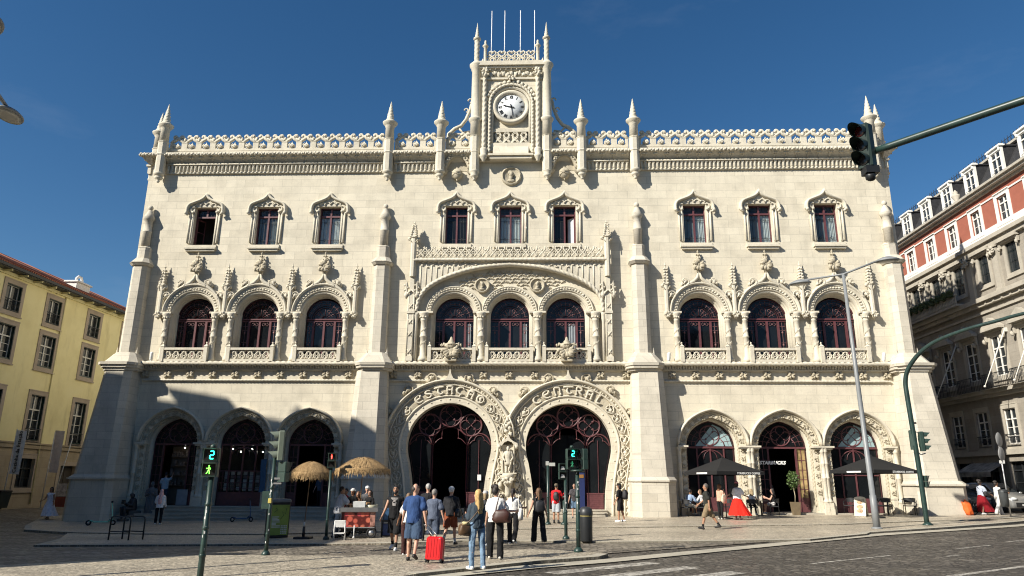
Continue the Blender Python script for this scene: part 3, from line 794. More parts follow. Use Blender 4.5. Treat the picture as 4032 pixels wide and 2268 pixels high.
def portal(cx, word, inner):
    """inner = +1 when the other portal lies on the +x side"""
    a = MB()
    a.sweep([(x+cx,z) for x,z in sp], [(0,.75),(0,.33),(.05,.26),(.08,.22),(.30,.0),(.34,-.06),(.39,-.10),(.43,-.05),(.44,.0)], True)
    P = along(.2)
    for i in range(3,len(P)-3,2): a.sphere((P[i].x+cx,.02,P[i].y),(.055,.07,.055),8,5)
    part(a,'portal_reveal',m_trim)
    a = MB(); a.sweep([(x+cx,z) for x,z in sp], [(.43,-.004),(.45,-.02),(.94,-.02),(.96,-.004)], True); part(a,'band_ground',m_relief)
    # outer rolls: full on the outside, stop above the niche on the inside
    i0 = next(i for i in range(len(sp)-1,0,-1) if sp[i][1] > 4.35)
    path = sp[:i0+1] if inner > 0 else [(-x,z) for x,z in sp[:i0+1]][::-1]
    yo = 0 if inner > 0 else -.015
    a = MB()
    a.sweep([(x+cx,z) for x,z in path], [(.94,0),(.95,-.10+yo),(.985,-.15+yo),(1.02,-.10+yo),(1.05,-.06+yo),(1.13,-.08+yo),(1.16,-.22+yo),(1.22,-.32+yo),(1.28,-.28+yo),(1.31,-.14+yo),(1.32,0)], True)
    for i in range(len(path)-1):
        for q in (.25,.75):
            x, z = [path[i][k]*(1-q)+path[i+1][k]*q for k in (0,1)]; t = (V(path[i+1])-V(path[i])).normalized()
            a.blob((x-t.y*1.09+cx,-.10+yo,z+t.x*1.09),(.055,.06,.055),i,.4,6,4)
    tip = HZ+HR+1.26
    a.prism([(cx-.42,tip-.06),(cx-.18,tip+.08),(cx-.07,tip+.3),(cx,tip+.66),(cx+.07,tip+.3),(cx+.18,tip+.08),(cx+.42,tip-.06)], -.30, -.001)
    a.prism([(cx-.14,tip+.02),(cx+.14,tip+.02),(cx,tip+.32)], -.305, -.30)
    part(a,'portal_arch',m_trim)
    # letters
    a = MB(); n = len(word); span = 80; a1 = 90+span/2
    for i, ch in enumerate(word):
        st_, ww = LET[ch]; ac = a1-span*(i+.5)/n
        for s_ in st_:
            pts = spline([(u,v) for u,v in s_], 4) if len(s_) > 2 else [V(s_[0]).lerp(V(s_[1]),k/4) for k in range(5)]
            pp = [polar(cx, .50+.40*p.y, ac-(p.x-.46)*.50/3.0*180/PI, -.09) for p in pts]
            m = len(pp); a.tube(pp, [.032+.036*sin(PI*min(1,max(0,k/(m-1)))) for k in range(m)], 6)
    part(a,'carved_inscription',m_trim)
    # heart scrolls down both flanks
    pts = along(.695); halves = [MB(),MB()]
    # arc-length positions
    acc = [0]
    for p, q in zip(pts, pts[1:]): acc.append(acc[-1]+(q-p).length)
    def at(sv):
        for i in range(len(acc)-1):
            if acc[i+1] >= sv:
                f = (sv-acc[i])/(acc[i+1]-acc[i]); p = pts[i].lerp(pts[i+1], f); t = (pts[i+1]-pts[i]).normalized(); return p, t, V((-t.y,t.x))
        return pts[-1], V((0,-1)), V((1,0))
    tot = acc[-1]; mid = tot/2; reach = 3.02*R(42)+.1
    k = .95; pitch = .60; toggle = 1
    while k < tot-.95:
        if abs(k-mid) > reach+.2:
            a = halves[k > mid]; p, t, nn = at(k); up = t if k < mid else -t
            def M(u, v): q = p+nn*u+up*v; return (q.x+cx, -.075, q.y)
            for e in (-1,1):
                a.tube([M(e*.02,-.26),M(e*.10,-.14),M(e*.21,-.0),M(e*.22,.14),M(e*.13,.22),M(e*.05,.15),M(e*.09,.08)], .036, 5)
                a.tube([M(e*.02,.30),M(e*.1,.25),M(e*.2,.27)], .028, 5)
            x,y,z = M(0,.0); a.blob((x,y,z),(.09,.05,.11),int(k*10),.6); x,y,z = M(0,-.14); a.blob((x,y,z),(.05,.04,.05),3)
        k += pitch
    for h_ in halves: part(h_,'heart_scrolls',m_trim)
    for ang in ((152,128,106,73,50) if inner > 0 else (130,107,74,52,28)):
        x, y, z = polar(cx, 1.45, ang, -.10); leaf_crocket(x,y,z-.08,1 if ang < 90 else -1,ang,m_relief,1.25)
portal(-HX,'ESTAcaO',1); portal(HX,'CENTRAL',-1)
# iron screens in the portals
def screen(cx, mirror=1):
    f = MB(); y0, y1 = .62, .74
    f.sweep([(x+cx,z) for x,z in shoe_path(30,.4)], [(-.09,y0),(-.09,y1),(.03,y1),(.03,y0)])
    dp = [(-.97,.4)] + arc(0,3.75,.97,180,0,18) + [(.97,.4)]
    f.sweep([(x+cx,z) for x,z in dp], [(-.06,y0-.03),(-.06,y1),(.06,y1),(.06,y0-.03)], True)
    circ = lambda x, z, r, w, n=24: f.tube([(cx+x+r*cos(2*PI*k/n),.66,z+r*sin(2*PI*k/n)) for k in range(n)], w, 6, True)
    for x, z in ((0,5.30),(-1.14,4.80),(1.14,4.80)):
        circ(x,z,.60,.04)
        for k in range(4):
            t = k*PI/2; c = (x+.30*cos(t), z+.30*sin(t))
            f.tube([(cx+c[0]+.265*cos(t+u),.66,c[1]+.265*sin(t+u)) for u in [-2.25+4.5*i/12 for i in range(13)]], .02, 5)
            u = t+PI/4; f.tube([(cx+x,.66,z),(cx+x+.3*cos(u),.66,z+.3*sin(u))], .017, 5); f.sphere((cx+x+.3*cos(u),.65,z+.3*sin(u)),.035,6,4)
    for q in (-1,1):
        f.tube([(cx+q*1.62+.62*cos(t),.66,3.72+.62*sin(t)) for t in [PI*i/14 for i in range(15)]], .035, 6)
        for e in (-1,1): f.tube([(cx+q*1.62+e*(.6-.33*u),.655,3.70+.28*sin(u*PI*.5)) for u in (0,.3,.6,.9,1)], .018, 5)
        f.tube([(cx+q*1.62+.27*cos(t),.655,3.98+.27*sin(t)) for t in [PI*i/10 for i in range(11)]], .018, 5)
        for e in (-1,1): f.sphere((cx+q*1.62+e*.27,.645,3.98),.04,6,4)
        f.box(*sorted((cx+q*.97,cx+q*1.86)),y0+.02,y1,.4,1.18); f.box(*sorted((cx+q*.95,cx+q*1.9)),y0,y1+.001,1.18,1.24)
        f.box(*sorted((cx+q*1.58,cx+q*1.61)),y0+.03,y1-.02,1.24,4.0)
        for k in range(7): f.box(*sorted((cx+q*1.05,cx+q*1.84)),y0+.01,y0+.02,.46+.1*k,.49+.1*k)
        f.tube([(cx+q*.62+e_,.655,3.78) for e_ in (-.001,.001)], .01, 4)
        f.tube([(cx+q*(.92-.46*u),.655,3.72+.36*sin(u*PI*.5)) for u in (0,.25,.5,.75,1)], .02, 5); f.tube([(cx+q*(.46-.02*u)+0*u,.655,4.08+.5*sin(u*1.2)) for u in (0,.4,.8,1)], .02, 5)
        f.sphere((cx+q*.46,.645,4.08),.045,6,4)
    fr = part(f,'portal_screen',m_maroon)
    g = MB()
    ring = [(x+cx,z) for x,z in shoe_path(30,.4)]; door = [(x+cx,z) for x,z in dp]
    g.prism(ring[:len(ring)]+[(cx+.97,.4)]+door[::-1][1:], .70, .712); g.build('pane', m_pane, fr)
    return fr
s1 = screen(-HX); s2 = screen(HX)
d = MB(); d.box(HX-.9,HX-.02,1.2,1.24,.4,4.3); d.box(HX+.02,HX+.9,1.2,1.24,.4,4.3); d.build('inner_door', m_pane, s2)
d = MB(); d.box(-HX+1.55,-HX+1.75,.60,.612,1.85,2.15); d.build('notice', flat('paper_white',(.75,.75,.73)), s1)
d = MB()
d.box(HX+.50,HX+.88,1.1,1.13,.42,2.30); bl = d.build('blue_banner', flat('blue_banner_cloth',(.010,.022,.10)), st)
d = MB(); d.box(HX+.55,HX+.83,1.08,1.098,2.02,2.2); d.build('banner_badge', flat('banner_orange',(.25,.12,.03)), bl)
# centre niche with an armoured figure
n_ = MB()
n_.box(-.33,-.27,-.42,-.02,2.25,3.72); n_.box(.27,.33,-.42,-.02,2.25,3.72)
n_.prism([(-.52,3.62),(-.50,3.78),(-.30,3.86),(-.10,4.02),(0,4.28),(.10,4.02),(.30,3.86),(.50,3.78),(.52,3.62),(.36,3.62),(.2,3.82),(0,3.9),(-.2,3.82),(-.36,3.62)], -.56, -.02)
for q in (-1,1): n_.blob((q*.46,-.5,3.6),(.1,.1,.12),q+2); n_.tube([(q*.33,-.4,4.1),(q*.24,-.4,4.7),(q*.02,-.4,5.2)],.04,6)
for k in range(7): n_.blob((.12*(-1)**k*(1-k/9),-.36,4.25+.15*k),(.12,.1,.11),k,.5)
n_.lathe([(.05,1.0),(.14,1.05),(.16,1.2),(.15,1.55),(.2,1.62),(.22,1.75),(.38,2.0),(.42,2.1),(.40,2.2)],(0,-.32,0),12); n_.box(-.46,.46,-.62,-.02,2.19,2.25)
n_.cluster((0,-.5,1.85),(.34,.2,.16),8,2); n_.box(-.36,.36,-.30,-.02,2.25,3.7)
for q in (-1,1):
    n_.tube([(q*.22,-.12,1.3),(q*.5,-.12,1.5),(q*.62,-.12,1.8),(q*.45,-.12,2.0),(q*.35,-.12,1.85)],.045,6); n_.blob((q*.42,-.14,1.62),(.14,.1,.16),5)
    n_.box(*sorted((q*.25,q*.75)),-.14,-.02,.98,1.2); n_.cluster((q*.5,-.15,1.1),(.22,.08,.1),6,3)
n_.box(-.85,.85,-.06,-.002,.1,.95); part(n_,'niche',m_trim)
g = MB(); Y0 = -.46
for q in (-1,1):
    g.capsule((q*.08,Y0,2.3),(q*.08,Y0,2.75),.055,.075); g.capsule((q*.08,Y0-.06,2.29),(q*.10,Y0-.13,2.28),.05,.04)
    g.capsule((q*.17,Y0,3.28),(q*.26,Y0,3.02),.065,.055); g.capsule((q*.26,Y0,3.02),(q*.17,Y0-.12,2.86),.052,.04)
g.lathe([(.17,2.62),(.19,2.75),(.14,2.95),(.15,3.0),(.19,3.15),(.2,3.28),(.13,3.36),(.06,3.4)],(0,Y0,0),14,sy=.7); g.sphere((0,Y0-.02,3.5),(.085,.1,.12),10,8); g.blob((0,Y0-.08,3.42),(.06,.05,.08),2)
g.capsule((.2,Y0-.1,2.9),(.02,Y0-.1,2.3),.03,.02)
g.add([(-.17,Y0+.1,2.28),(-.24,Y0+.05,2.28),(-.2,Y0+.08,3.2),(.2,Y0+.08,3.2),(.24,Y0+.05,2.28),(.17,Y0+.1,2.28)],[(0,1,2),(2,3,5,0),(3,4,5)])
part(g,'niche_statue',m_trim)

# ---- pointed ground-floor arches ------------------------------------
def pointed():
    a = MB(); zb = -.5
    pin = point_path(1.32, zb=zb)
    a.sweep(pin, [(0,.8),(0,.42),(.05,.40),(.1,.33),(.14,.30),(.15,.28),(.40,-.02),(.43,-.06),(.45,-.02),(.46,0)], True)
    top = point_path(1.32)
    a.sweep(top, [(.44,0),(.45,-.12),(.49,-.26),(.54,-.30),(.585,-.26),(.60,-.12),(.60,0)], True)
    for e in (-1,1):
        for zz, zq, rr in ((1.2,3.46,.105),):
            a.lathe([(rr*1.6,.86),(rr*1.6,.95),(rr*1.15,1.0),(rr,1.08),(rr,2.05),(rr*1.25,2.08),(rr*1.25,2.13),(rr,2.16),(rr,2.78),(rr*1.2,2.81),(rr*1.2,2.86),(rr,2.89),(rr,3.40),(rr*1.4,3.44),(rr*1.1,3.48),(rr*1.6,3.60),(rr*1.7,3.64)],(e*1.83,-.14,0),12)
            a.box(*sorted((e*1.68,e*1.905)),-.29,0,.55,.86); a.box(*sorted((e*1.66,e*1.907)),-.32,0,zb,.55)
        a.box(*sorted((e*1.48,e*1.66)),-.12,.0,zb,1.15)
        a.box(*sorted((e*1.36,e*1.905)),-.33,.3,3.64,3.73); a.box(*sorted((e*1.44,e*1.9)),-.26,.2,3.56,3.639)
    return part(a,'arch_moulding',m_trim)
place(pointed(), [-x for x in LOW]+LOW)
def pointed_orn():
    a = MB()
    a.rope([(x,.245,z) for x,z in point_path(1.42, zb=.7, n=24)], .07, .19, 2, 7, .25)
    a.rope([(x,-.05,z) for x,z in point_path(1.73, zb=None, n=24)], .05, .17, 2, 7, .25)
    for k in range(11):
        t = R(11+158*k/10); x, z = 1.565*cos(t), 3.71+1.54*sin(t)+.05*(1 if k == 5 else 0)
        a.cluster((x,.10,z),(.15,.12,.14),6,k,.40)
        for e in (-.085,.085): a.blob((1.57*cos(t+e),.10,3.71+1.55*sin(t+e)),(.05,.05,.05),k)
    for e in (-1,1):
        for k in range(6):
            z = 1.38+.42*k; a.cluster((e*1.56,.08,z),(.11,.10,.13),6,k,.42); a.tube([(e*1.44,.14,z-.16),(e*1.66,-.02,z-.16),(e*1.66,-.02,z+.16),(e*1.44,.14,z+.16)],.022,5,True)
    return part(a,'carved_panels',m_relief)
place(pointed_orn(), [-x for x in LOW]+LOW)
def pointed_frame(cx, fl, kind):
    f = MB(); y0, y1 = .66, .76
    f.sweep([(cx+x,z) for x,z in point_path(1.30,zb=fl)], [(-.08,y0),(-.08,y1),(.03,y1),(.03,y0)])
    f.box(cx-1.25,cx+1.25,y0-.03,y1,3.62,3.72)
    n = 20; circ = lambda x,z,r,w: f.tube([(cx+x+r*cos(2*PI*k/n),.7,z+r*sin(2*PI*k/n)) for k in range(n)], w, 6, True)
    circ(0,4.30,.53,.035)
    for k in range(4):
        t = k*PI/2; f.tube([(cx+.27*cos(t)+.235*cos(t+u),.7,4.30+.27*sin(t)+.235*sin(t+u)) for u in [-2.2+4.4*i/10 for i in range(11)]], .02, 5)
        u = t+PI/4; f.tube([(cx,.7,4.30),(cx+.27*cos(u),.7,4.30+.27*sin(u))], .016, 5); f.sphere((cx+.27*cos(u),.69,4.30+.27*sin(u)),.04,6,4)
    f.tube([(cx+.78*cos(t),.7,3.72+.62*sin(t)*1.0) for t in [PI*i/12 for i in range(13)] if abs(.78*cos(t)) > .50], .0, 4) if False else None
    for e in (-1,1):
        f.tube([(cx+e*.80,.7,3.72),(cx+e*.74,.7,3.95),(cx+e*.58,.7,4.12)], .03, 5)
        for an in (14,32,50): f.tube([(cx+e*.62*cos(R(an)),.7,3.80+.62*sin(R(an))),(cx+e*1.25*cos(R(an)),.7,3.74+1.22*sin(R(an)))], .016, 5)
        f.tube([(cx+e*1.0*cos(t),.7,3.73+.98*sin(t)) for t in [.05+i*.14 for i in range(8)]], .014, 4)
    if kind != 'open':
        f.box(cx-1.22,cx+1.22,y0+.02,y1,fl,fl+.72)
        for x in (-.72,0,.72): f.box(cx+x-.035,cx+x+.035,y0-.01,y1,fl+.72,3.62)
        f.tube([(cx+.72*cos(t),.69,2.92+.62*sin(t)) for t in [PI*i/12 for i in range(13)]], .03, 5); f.tube([(cx+.36*cos(t),.69,3.05+.45*sin(t)) for t in [PI*i/10 for i in range(11)]], .018, 5)
        f.box(cx-1.22,cx+1.22,y0,y1+.001,2.22,2.28)
    else:
        for x in (-.74,.74): f.box(cx+x-.045,cx+x+.045,y0-.02,y1,fl,3.62)
        for e in (-1,1):
            f.box(*sorted((cx+e*.78,cx+e*1.25)),y0+.02,y1,fl,fl+.72)
            f.box(*sorted((cx+e*1.0,cx+e*1.03)),y0+.02,y1,fl+.72,3.6)
            for z in (1.5,2.0,2.5,3.0): f.box(*sorted((cx+e*.78,cx+e*1.25)),y0+.03,y1-.02,z,z+.03)
    if kind == 'grid':
        for k in range(7):
            x = cx-1.05+.35*k; f.box(x-.012,x+.012,y0+.02,y1-.01,fl+.7,2.2)
        for z in (1.32,1.62,1.92): f.box(cx-1.22,cx+1.22,y0+.021,y1-.011,z,z+.025)
    return part(f,'arch_screen' if kind != 'open' else 'arch_door_frame',m_maroon)
def tymp(cx): return [(cx+x,z) for x,z in [(-1.24,3.73)]+point_path(1.26)+[(1.24,3.73)] if z > 3.72]
def pane(fr, poly, mat, y=.705): g = MB(); g.prism(poly, y, y+.008); return g.build('pane', mat, fr)
def rect(x0,x1,z0,z1): return [(x0,z0),(x1,z0),(x1,z1),(x0,z1)]
A = {}
for i, cx in enumerate([-LOW[2],-LOW[1],-LOW[0],LOW[0],LOW[1],LOW[2]]):
    kind = ['open','grid','open','glass','open','glass'][i]; fl = .42 if cx < 0 else .35
    fr = A[i] = pointed_frame(cx, fl, kind)
    if i in (3,5):
        pane(fr, [p for p in tymp(cx)], m_panes)
        b = MB(); b.prism([(cx-.78,3.74),(cx+1.2,3.74),(cx+1.05,4.25),(cx+.62,4.72),(cx+.2,4.90)], .698, .704); b.build('pane', m_blue, fr)  # slanted patch coloured as reflected sky
    else: pane(fr, tymp(cx), m_pane)
    if kind == 'grid': pane(fr, rect(cx-1.22,cx+1.22,fl+.72,3.62), m_clear)
    if kind == 'glass': pane(fr, rect(cx-1.22,cx+1.22,fl+.72,3.62), m_pane)
    if kind == 'open':
        for e in (-1,1): pane(fr, rect(*sorted((cx+e*.78,cx+e*1.24)),fl+.72,3.62), m_pane if i != 4 or e < 0 else flat('glow_painted_glass',(.34,.25,.12),.15,var=.6,scale=3))  # right side cafe pane has interior glow put into its amber colour
# shop interior seen through the left arches
sx = -LOW[2]
b = MB()
for z in (1.45,2.0,2.5,3.0): b.box(sx-.70,sx+.72,1.5,1.75,z,z+.035)
b.box(sx-.75,sx+.75,1.76,1.8,.42,3.6); shf = b.build('book_shelf', flat('shelf_board',(.16,.13,.10)), st)
b = MB(); rd = random.Random(3)
for z in (1.485,2.035,2.535,3.035):
    x = sx-.65
    while x < sx+.6:
        ww = rd.uniform(.05,.16); 
        if rd.random() < .75:
            b = MB(); b.box(x,x+ww,1.52,1.7,z,z+rd.uniform(.14,.34)); b.build('book', flat('book_covers',(.17,.14,.12),.7,var=.8,scale=9), shf)
        x += ww+.03
b = MB(); b.box(sx+.35,sx+.95,.62,.65,.43,1.25); b.build('door_board', flat('pale_board',(.30,.32,.34)), A[0])
sx = -LOW[1]; rd = random.Random(4); b = MB(); c = MB(); dmb = MB()
for k in range(6):
    for j in range(5):
        x = sx-1.02+.35*k; z = 1.2+.21*j
        (b if rd.random() < .72 else c).box(x+.03,x+.32-rd.uniform(0,.08),.85,.86,z+rd.uniform(0,.02),z+.19)
b.build('display_card', flat('display_card_white',(.55,.55,.54)), A[1]); c.build('display_card', flat('display_card_grey',(.2,.17,.16),var=.6,scale=7), A[1])
l = MB()
for x, z in ((sx-.75,3.45),(sx+.35,3.45),(sx+.95,3.30),(sx-.3,3.3)): l.sphere((x,1.0,z),.03,8,6)
l.build('spotlight', emis('spot_bulb',(1,.93,.8),30), A[1])
l = MB(); l.sphere((-LOW[2]+.75,1.0,3.45),.03,8,6); l.sphere((-LOW[2]+.3,1.0,3.5),.025,8,6); l.build('spotlight', emis('spot_bulb',(1,.93,.8),30), A[0])
# cafe lettering, hung behind the doorway
def text(body, size, mat, parent, loc, rot=(PI/2,0,0), name='lettering', ext=.008, shear=0, space=1.0, align='CENTER', off=0):
    cu = bpy.data.curves.new(name,'FONT'); cu.body = body; cu.size = size; cu.extrude = ext; cu.align_x = align; cu.shear = shear; cu.space_character = space; cu.offset = off; cu.resolution_u = 2
    tmp = bpy.data.objects.new('tmp', cu); COL.objects.link(tmp)
    me = bpy.data.meshes.new_from_object(tmp.evaluated_get(bpy.context.evaluated_depsgraph_get()))
    bpy.data.objects.remove(tmp); bpy.data.curves.remove(cu)
    me.materials.clear(); me.materials.append(mat)
    o = bpy.data.objects.new(name, me); COL.objects.link(o); o.parent = parent; o.location = loc; o.rotation_euler = rot
    return o
m_letter = flat('sign_white',(.78,.78,.76),.5,var=.03)
sgn = text('STARBUCKS', .235, m_letter, A[4], (LOW[1]-.58,.55,2.80), shear=.25, space=1.1, off=.012, name='shop_lettering')

# ---- steps ------------------------------------------------------------
def stair(x0, x1, n, y0, run, ztop, zb):
    s_ = MB()
    for k in range(n):
        z1 = ztop-(ztop-zb)*k/n
        s_.box(x0,x1,y0-run*k-.40,y0-run*(k-1)-.02 if k else .9,zb-.4,z1-.05); s_.box(x0,x1,y0-run*k-.435,y0-run*(k-1)-.05 if k else .9,z1-.049,z1)
    return part(s_,'steps',m_step)
stair(-20.45,-16.62,4,-.1,.30,.41,gz(-18.5)-.02); stair(-16.619,-12.82,4,-.1,.30,.41,gz(-14.7)-.02); stair(-12.819,-9.0,3,-.1,.30,.41,gz(-10.9)-.02)
stair(-HX-1.95,-HX+1.95,3,.15,.34,.40,.02); stair(HX-1.95,HX+1.95,2,.25,.34,.40,.10)
s_ = MB(); s_.box(9.2,20.2,-.2,.9,-.1,.345); part(s_,'threshold',m_step)
# plinth along the wall foot
s_ = MB()
for a_, b_ in ((-21,-20.5),(20.5,21),(-8.9,-8.2),(8.2,8.95)): s_.box(a_,b_,-.15,-.002,-.6,1.1)
part(s_,'plinth',m_base)

# ---- buttresses ---------------------------------------------------------
def octa(cx, hw, y0, yd, ch):
    return [(cx-hw,y0),(cx-hw,y0-yd+ch),(cx-hw+ch,y0-yd),(cx+hw-ch,y0-yd),(cx+hw,y0-yd+ch),(cx+hw,y0)]
def hexp(mb, p0, z0, p1, z1): mb.hexa([(x,y,z0) for x,y in p0], [(x,y,z1) for x,y in p1])
def buttress(cx, side):
    b = MB()
    lo = octa(cx, 1.06, .1, 1.75, .42); mid = octa(cx, .84, .1, 1.12, .34)
    hexp(b, octa(cx,1.14,.1,1.86,.44), -.8, octa(cx,1.12,.1,1.83,.44), 1.85)
    hexp(b, octa(cx,1.17,.1,1.9,.45), 1.851, octa(cx,1.17,.1,1.9,.45), 1.93); hexp(b, octa(cx,1.17,.1,1.9,.45), 1.931, octa(cx,1.06,.1,1.74,.42), 2.1)
    hexp(b, octa(cx,1.05,.1,1.72,.42), 2.101, mid, 7.6)
    return part(b,'buttress',m_butt)
def butt_top(cx, big=False):
    b = MB(); k = 1.25 if big else 1
    for e, z0, z1 in ((.10,7.6,7.72),(.26,7.721,7.86),(.34,7.861,8.0)): hexp(b, octa(cx,.84+e*.55,.1,1.12+e*.8,.34), z0, octa(cx,.84+e*.6,.1,1.12+e*.85,.34), z1)
    hexp(b, octa(cx,1.0,.1,1.36,.36), 8.001, octa(cx,.55,.1,.85,.2), 8.62)
    p = octa(cx,.47,.1,.78,.24); hexp(b, p, 8.55, octa(cx,.44,.1,.72,.22), 13.75)
    hexp(b, octa(cx,.50,.1,.80,.24), 13.751, octa(cx,.60,.1,.92,.28), 13.90); hexp(b, octa(cx,.60,.1,.92,.28), 13.901, octa(cx,.42,.1,.66,.2), 14.22)
    hexp(b, octa(cx,.36,.1,.58,.18), 14.2, octa(cx,.35,.1,.56,.17), 14.9); hexp(b, octa(cx,.36,.1,.58,.18), 14.901, octa(cx,.26,.1,.44,.13), 15.05)
    b.lathe([(.24,15.0),(.24,15.85),(.275,15.88),(.275,15.94),(.235,15.97),(.225,16.62),(.30,16.66),(.30,16.72),(.34,16.78),(.22,17.02),(.12,17.26),(.09,17.30)],(cx,-.22,0),16)
    b.sphere((cx,-.22,17.43),(.15,.15,.17),12,8)
    for e in (-1,1): b.add([(cx+e*.62,-.55,8.4),(cx+e*.50,-.55,8.5),(cx+e*.50,-.25,8.5),(cx+e*.62,-.25,8.4),(cx+e*.58,-.42,8.98)],[(0,1,4),(1,2,4),(2,3,4),(3,0,4)])
    return part(b,'buttress_shaft',m_butt)
for cx in (-7.5,7.5): buttress(cx,0); butt_top(cx*.982)
for q in (-1,1):
    cx = q*21.5; b = MB()
    def sq(x0,x1,y0,y1,ch=.3): return [(x0,y1),(x0,y0+ch),(x0+ch,y0),(x1-ch,y0),(x1,y0+ch),(x1,y1)]
    def both(x0,x1,yf,z0,X0,X1,Yf,z1): hexp(b, [(q*x,y) for x,y in sq(x0,x1,yf,1.9)][::q], z0, [(q*x,y) for x,y in sq(X0,X1,Yf,1.9)][::q], z1)
    both(20.45,22.95,-1.95,-1.2, 20.5,22.9,-1.9,1.75); both(20.42,23.0,-2.0,1.751,20.42,23.0,-2.0,1.84); both(20.5,22.95,-1.95,1.841,20.6,22.8,-1.8,2.0)
    both(20.62,22.78,-1.78,2.001,20.85,22.4,-1.15,7.55)
    for e,z0,z1 in ((.06,7.551,7.7),(.16,7.701,7.85),(.26,7.851,7.99)): both(20.85-e,22.4+e,-1.15-e,z0,20.83-e,22.42+e,-1.17-e,z1)
    both(20.75,22.5,-1.25,7.991,21.02,22.25,-.8,8.55)
    part(b,'corner_buttress',m_butt)
    butt = butt_top(q*21.55); t = MB()
    # second shaft on the return face
    tw = copy_tree(butt, st, (q*.62,1.45,0))

# floodlights standing on the ledge
for x in (-20.15,-6.85,6.9,20.3,8.75):
    f = MB(); f.box(x-.05,x+.05,-.4,-.3,8.16,8.3); f.capsule((x,-.35,8.3),(x+.03,-.40,8.62),.10,.09); part(f,'floodlight',flat('floodlight_white',(.7,.7,.68),.4))

# ---- clock tower -----------------------------------------------------
TY = -.35
t = MB()
dial_arch = [(-1.06,21.45)] + arc(0,24.02,1.06,180,0,20) + [(1.06,21.45)]
t.prism([(-1.9,19.0+1.9),(1.9,20.9),(1.9,26.5),(-1.9,26.5)], TY, 1.8, [dial_arch])
t.add([(-1.06,TY-.25,20.6),(1.06,TY-.25,20.6),(1.06,TY+.1,21.45),(-1.06,TY+.1,21.45)],[(0,1,2,3)])
t.box(-1.35,1.35,TY-.3,.2,20.5,20.62); t.box(-1.25,1.25,TY-.2,.2,20.32,20.499)
t.box(-1.9,1.9,-.2,1.8,20.34,20.899)
part(t,'tower_wall',m_wall)
t = MB(); t.prism(dial_arch, TY+.28, TY+.4); t.box(-1.06,1.06,TY+.1,TY+.28,22.30,22.42); t.box(-1.06,1.06,TY+.18,TY+.28,22.42,22.52)
part(t,'clock_niche',m_wall)
t = MB()
t.sweep(dial_arch, [(0,TY+.28),(0,TY+.05),(.05,TY-.04),(.12,TY-.06),(.16,TY-.02),(.2,TY)], True)
t.rope([(x,TY-.08,z) for x,z in [(-1.30,20.75)]+arc(0,24.02,1.30,180,0,24)+[(1.30,20.75)]], .085, .24, 2, 9, .24)
for k in range(16): a_ = R(12+156*k/15); t.blob((1.52*cos(a_),TY-.05,24.02+1.5*sin(a_)),(.13,.09,.13),k,.5)
t.cluster((0,TY-.08,25.72),(.2,.12,.2),6,4)
for q in (-1,1):
    t.rope([(q*1.62,TY-.14,20.9),(q*1.62,TY-.14,25.9)], .125, .34, 3, 12, .15)
    t.lathe([(.02,20.12),(.1,20.2),(.12,20.3),(.22,20.42),(.25,20.55),(.18,20.6),(.22,20.9),(.2,21.0)],(q*1.62,TY-.14,0),12)
    t.cluster((q*1.62,TY-.14,26.1),(.18,.16,.34),7,q+3,.5); t.lathe([(.15,25.88),(.19,25.95),(.14,26.0)],(q*1.62,TY-.14,0),10)
t.box(-1.9,1.9,TY-.12,TY,25.68,25.80); t.box(-1.95,1.95,TY-.22,TY-.001,26.42,26.55); t.box(-2.0,2.0,TY-.34,1.9,26.56,26.84); t.box(-1.7,1.7,TY-.10,TY-.002,26.30,26.41)
for k in range(11): t.blob((-1.25+.25*k,TY-.04,26.02+.1*(k%2)),(.14,.08,.16),k,.6); 
for k in range(6): t.tube([(-1.25+.5*k,TY-.04,25.9),(-1.12+.5*k,TY-.08,26.2),(-.95+.5*k,TY-.06,26.05)],.045,5)
for k in range(9): t.blob((-1.3+.325*k,TY-.14,26.36),.05,k)
part(t,'tower_carving',m_trim)
t = MB()
for k in range(4):                                           # knotwork panel under the clock
    c = -.78+.52*k
    for q in (-1,1): t.tube([(c-q*.24,TY+.16,21.42),(c-q*.1,TY+.15,21.6),(c+q*.16,TY+.2,21.86),(c+q*.1,TY+.2,22.12),(c-q*.1,TY+.16,22.2),(c-q*.2,TY+.2,22.02),(c+q*.02,TY+.2,21.8),(c+q*.2,TY+.2,21.6),(c+q*.24,TY+.16,21.42)],.05,6)
t.box(-1.06,1.06,TY+.1,TY+.28,21.36,21.45); t.box(-1.06,1.06,TY+.1,TY+.28,22.22,22.299)
part(t,'knot_panel',m_trim)
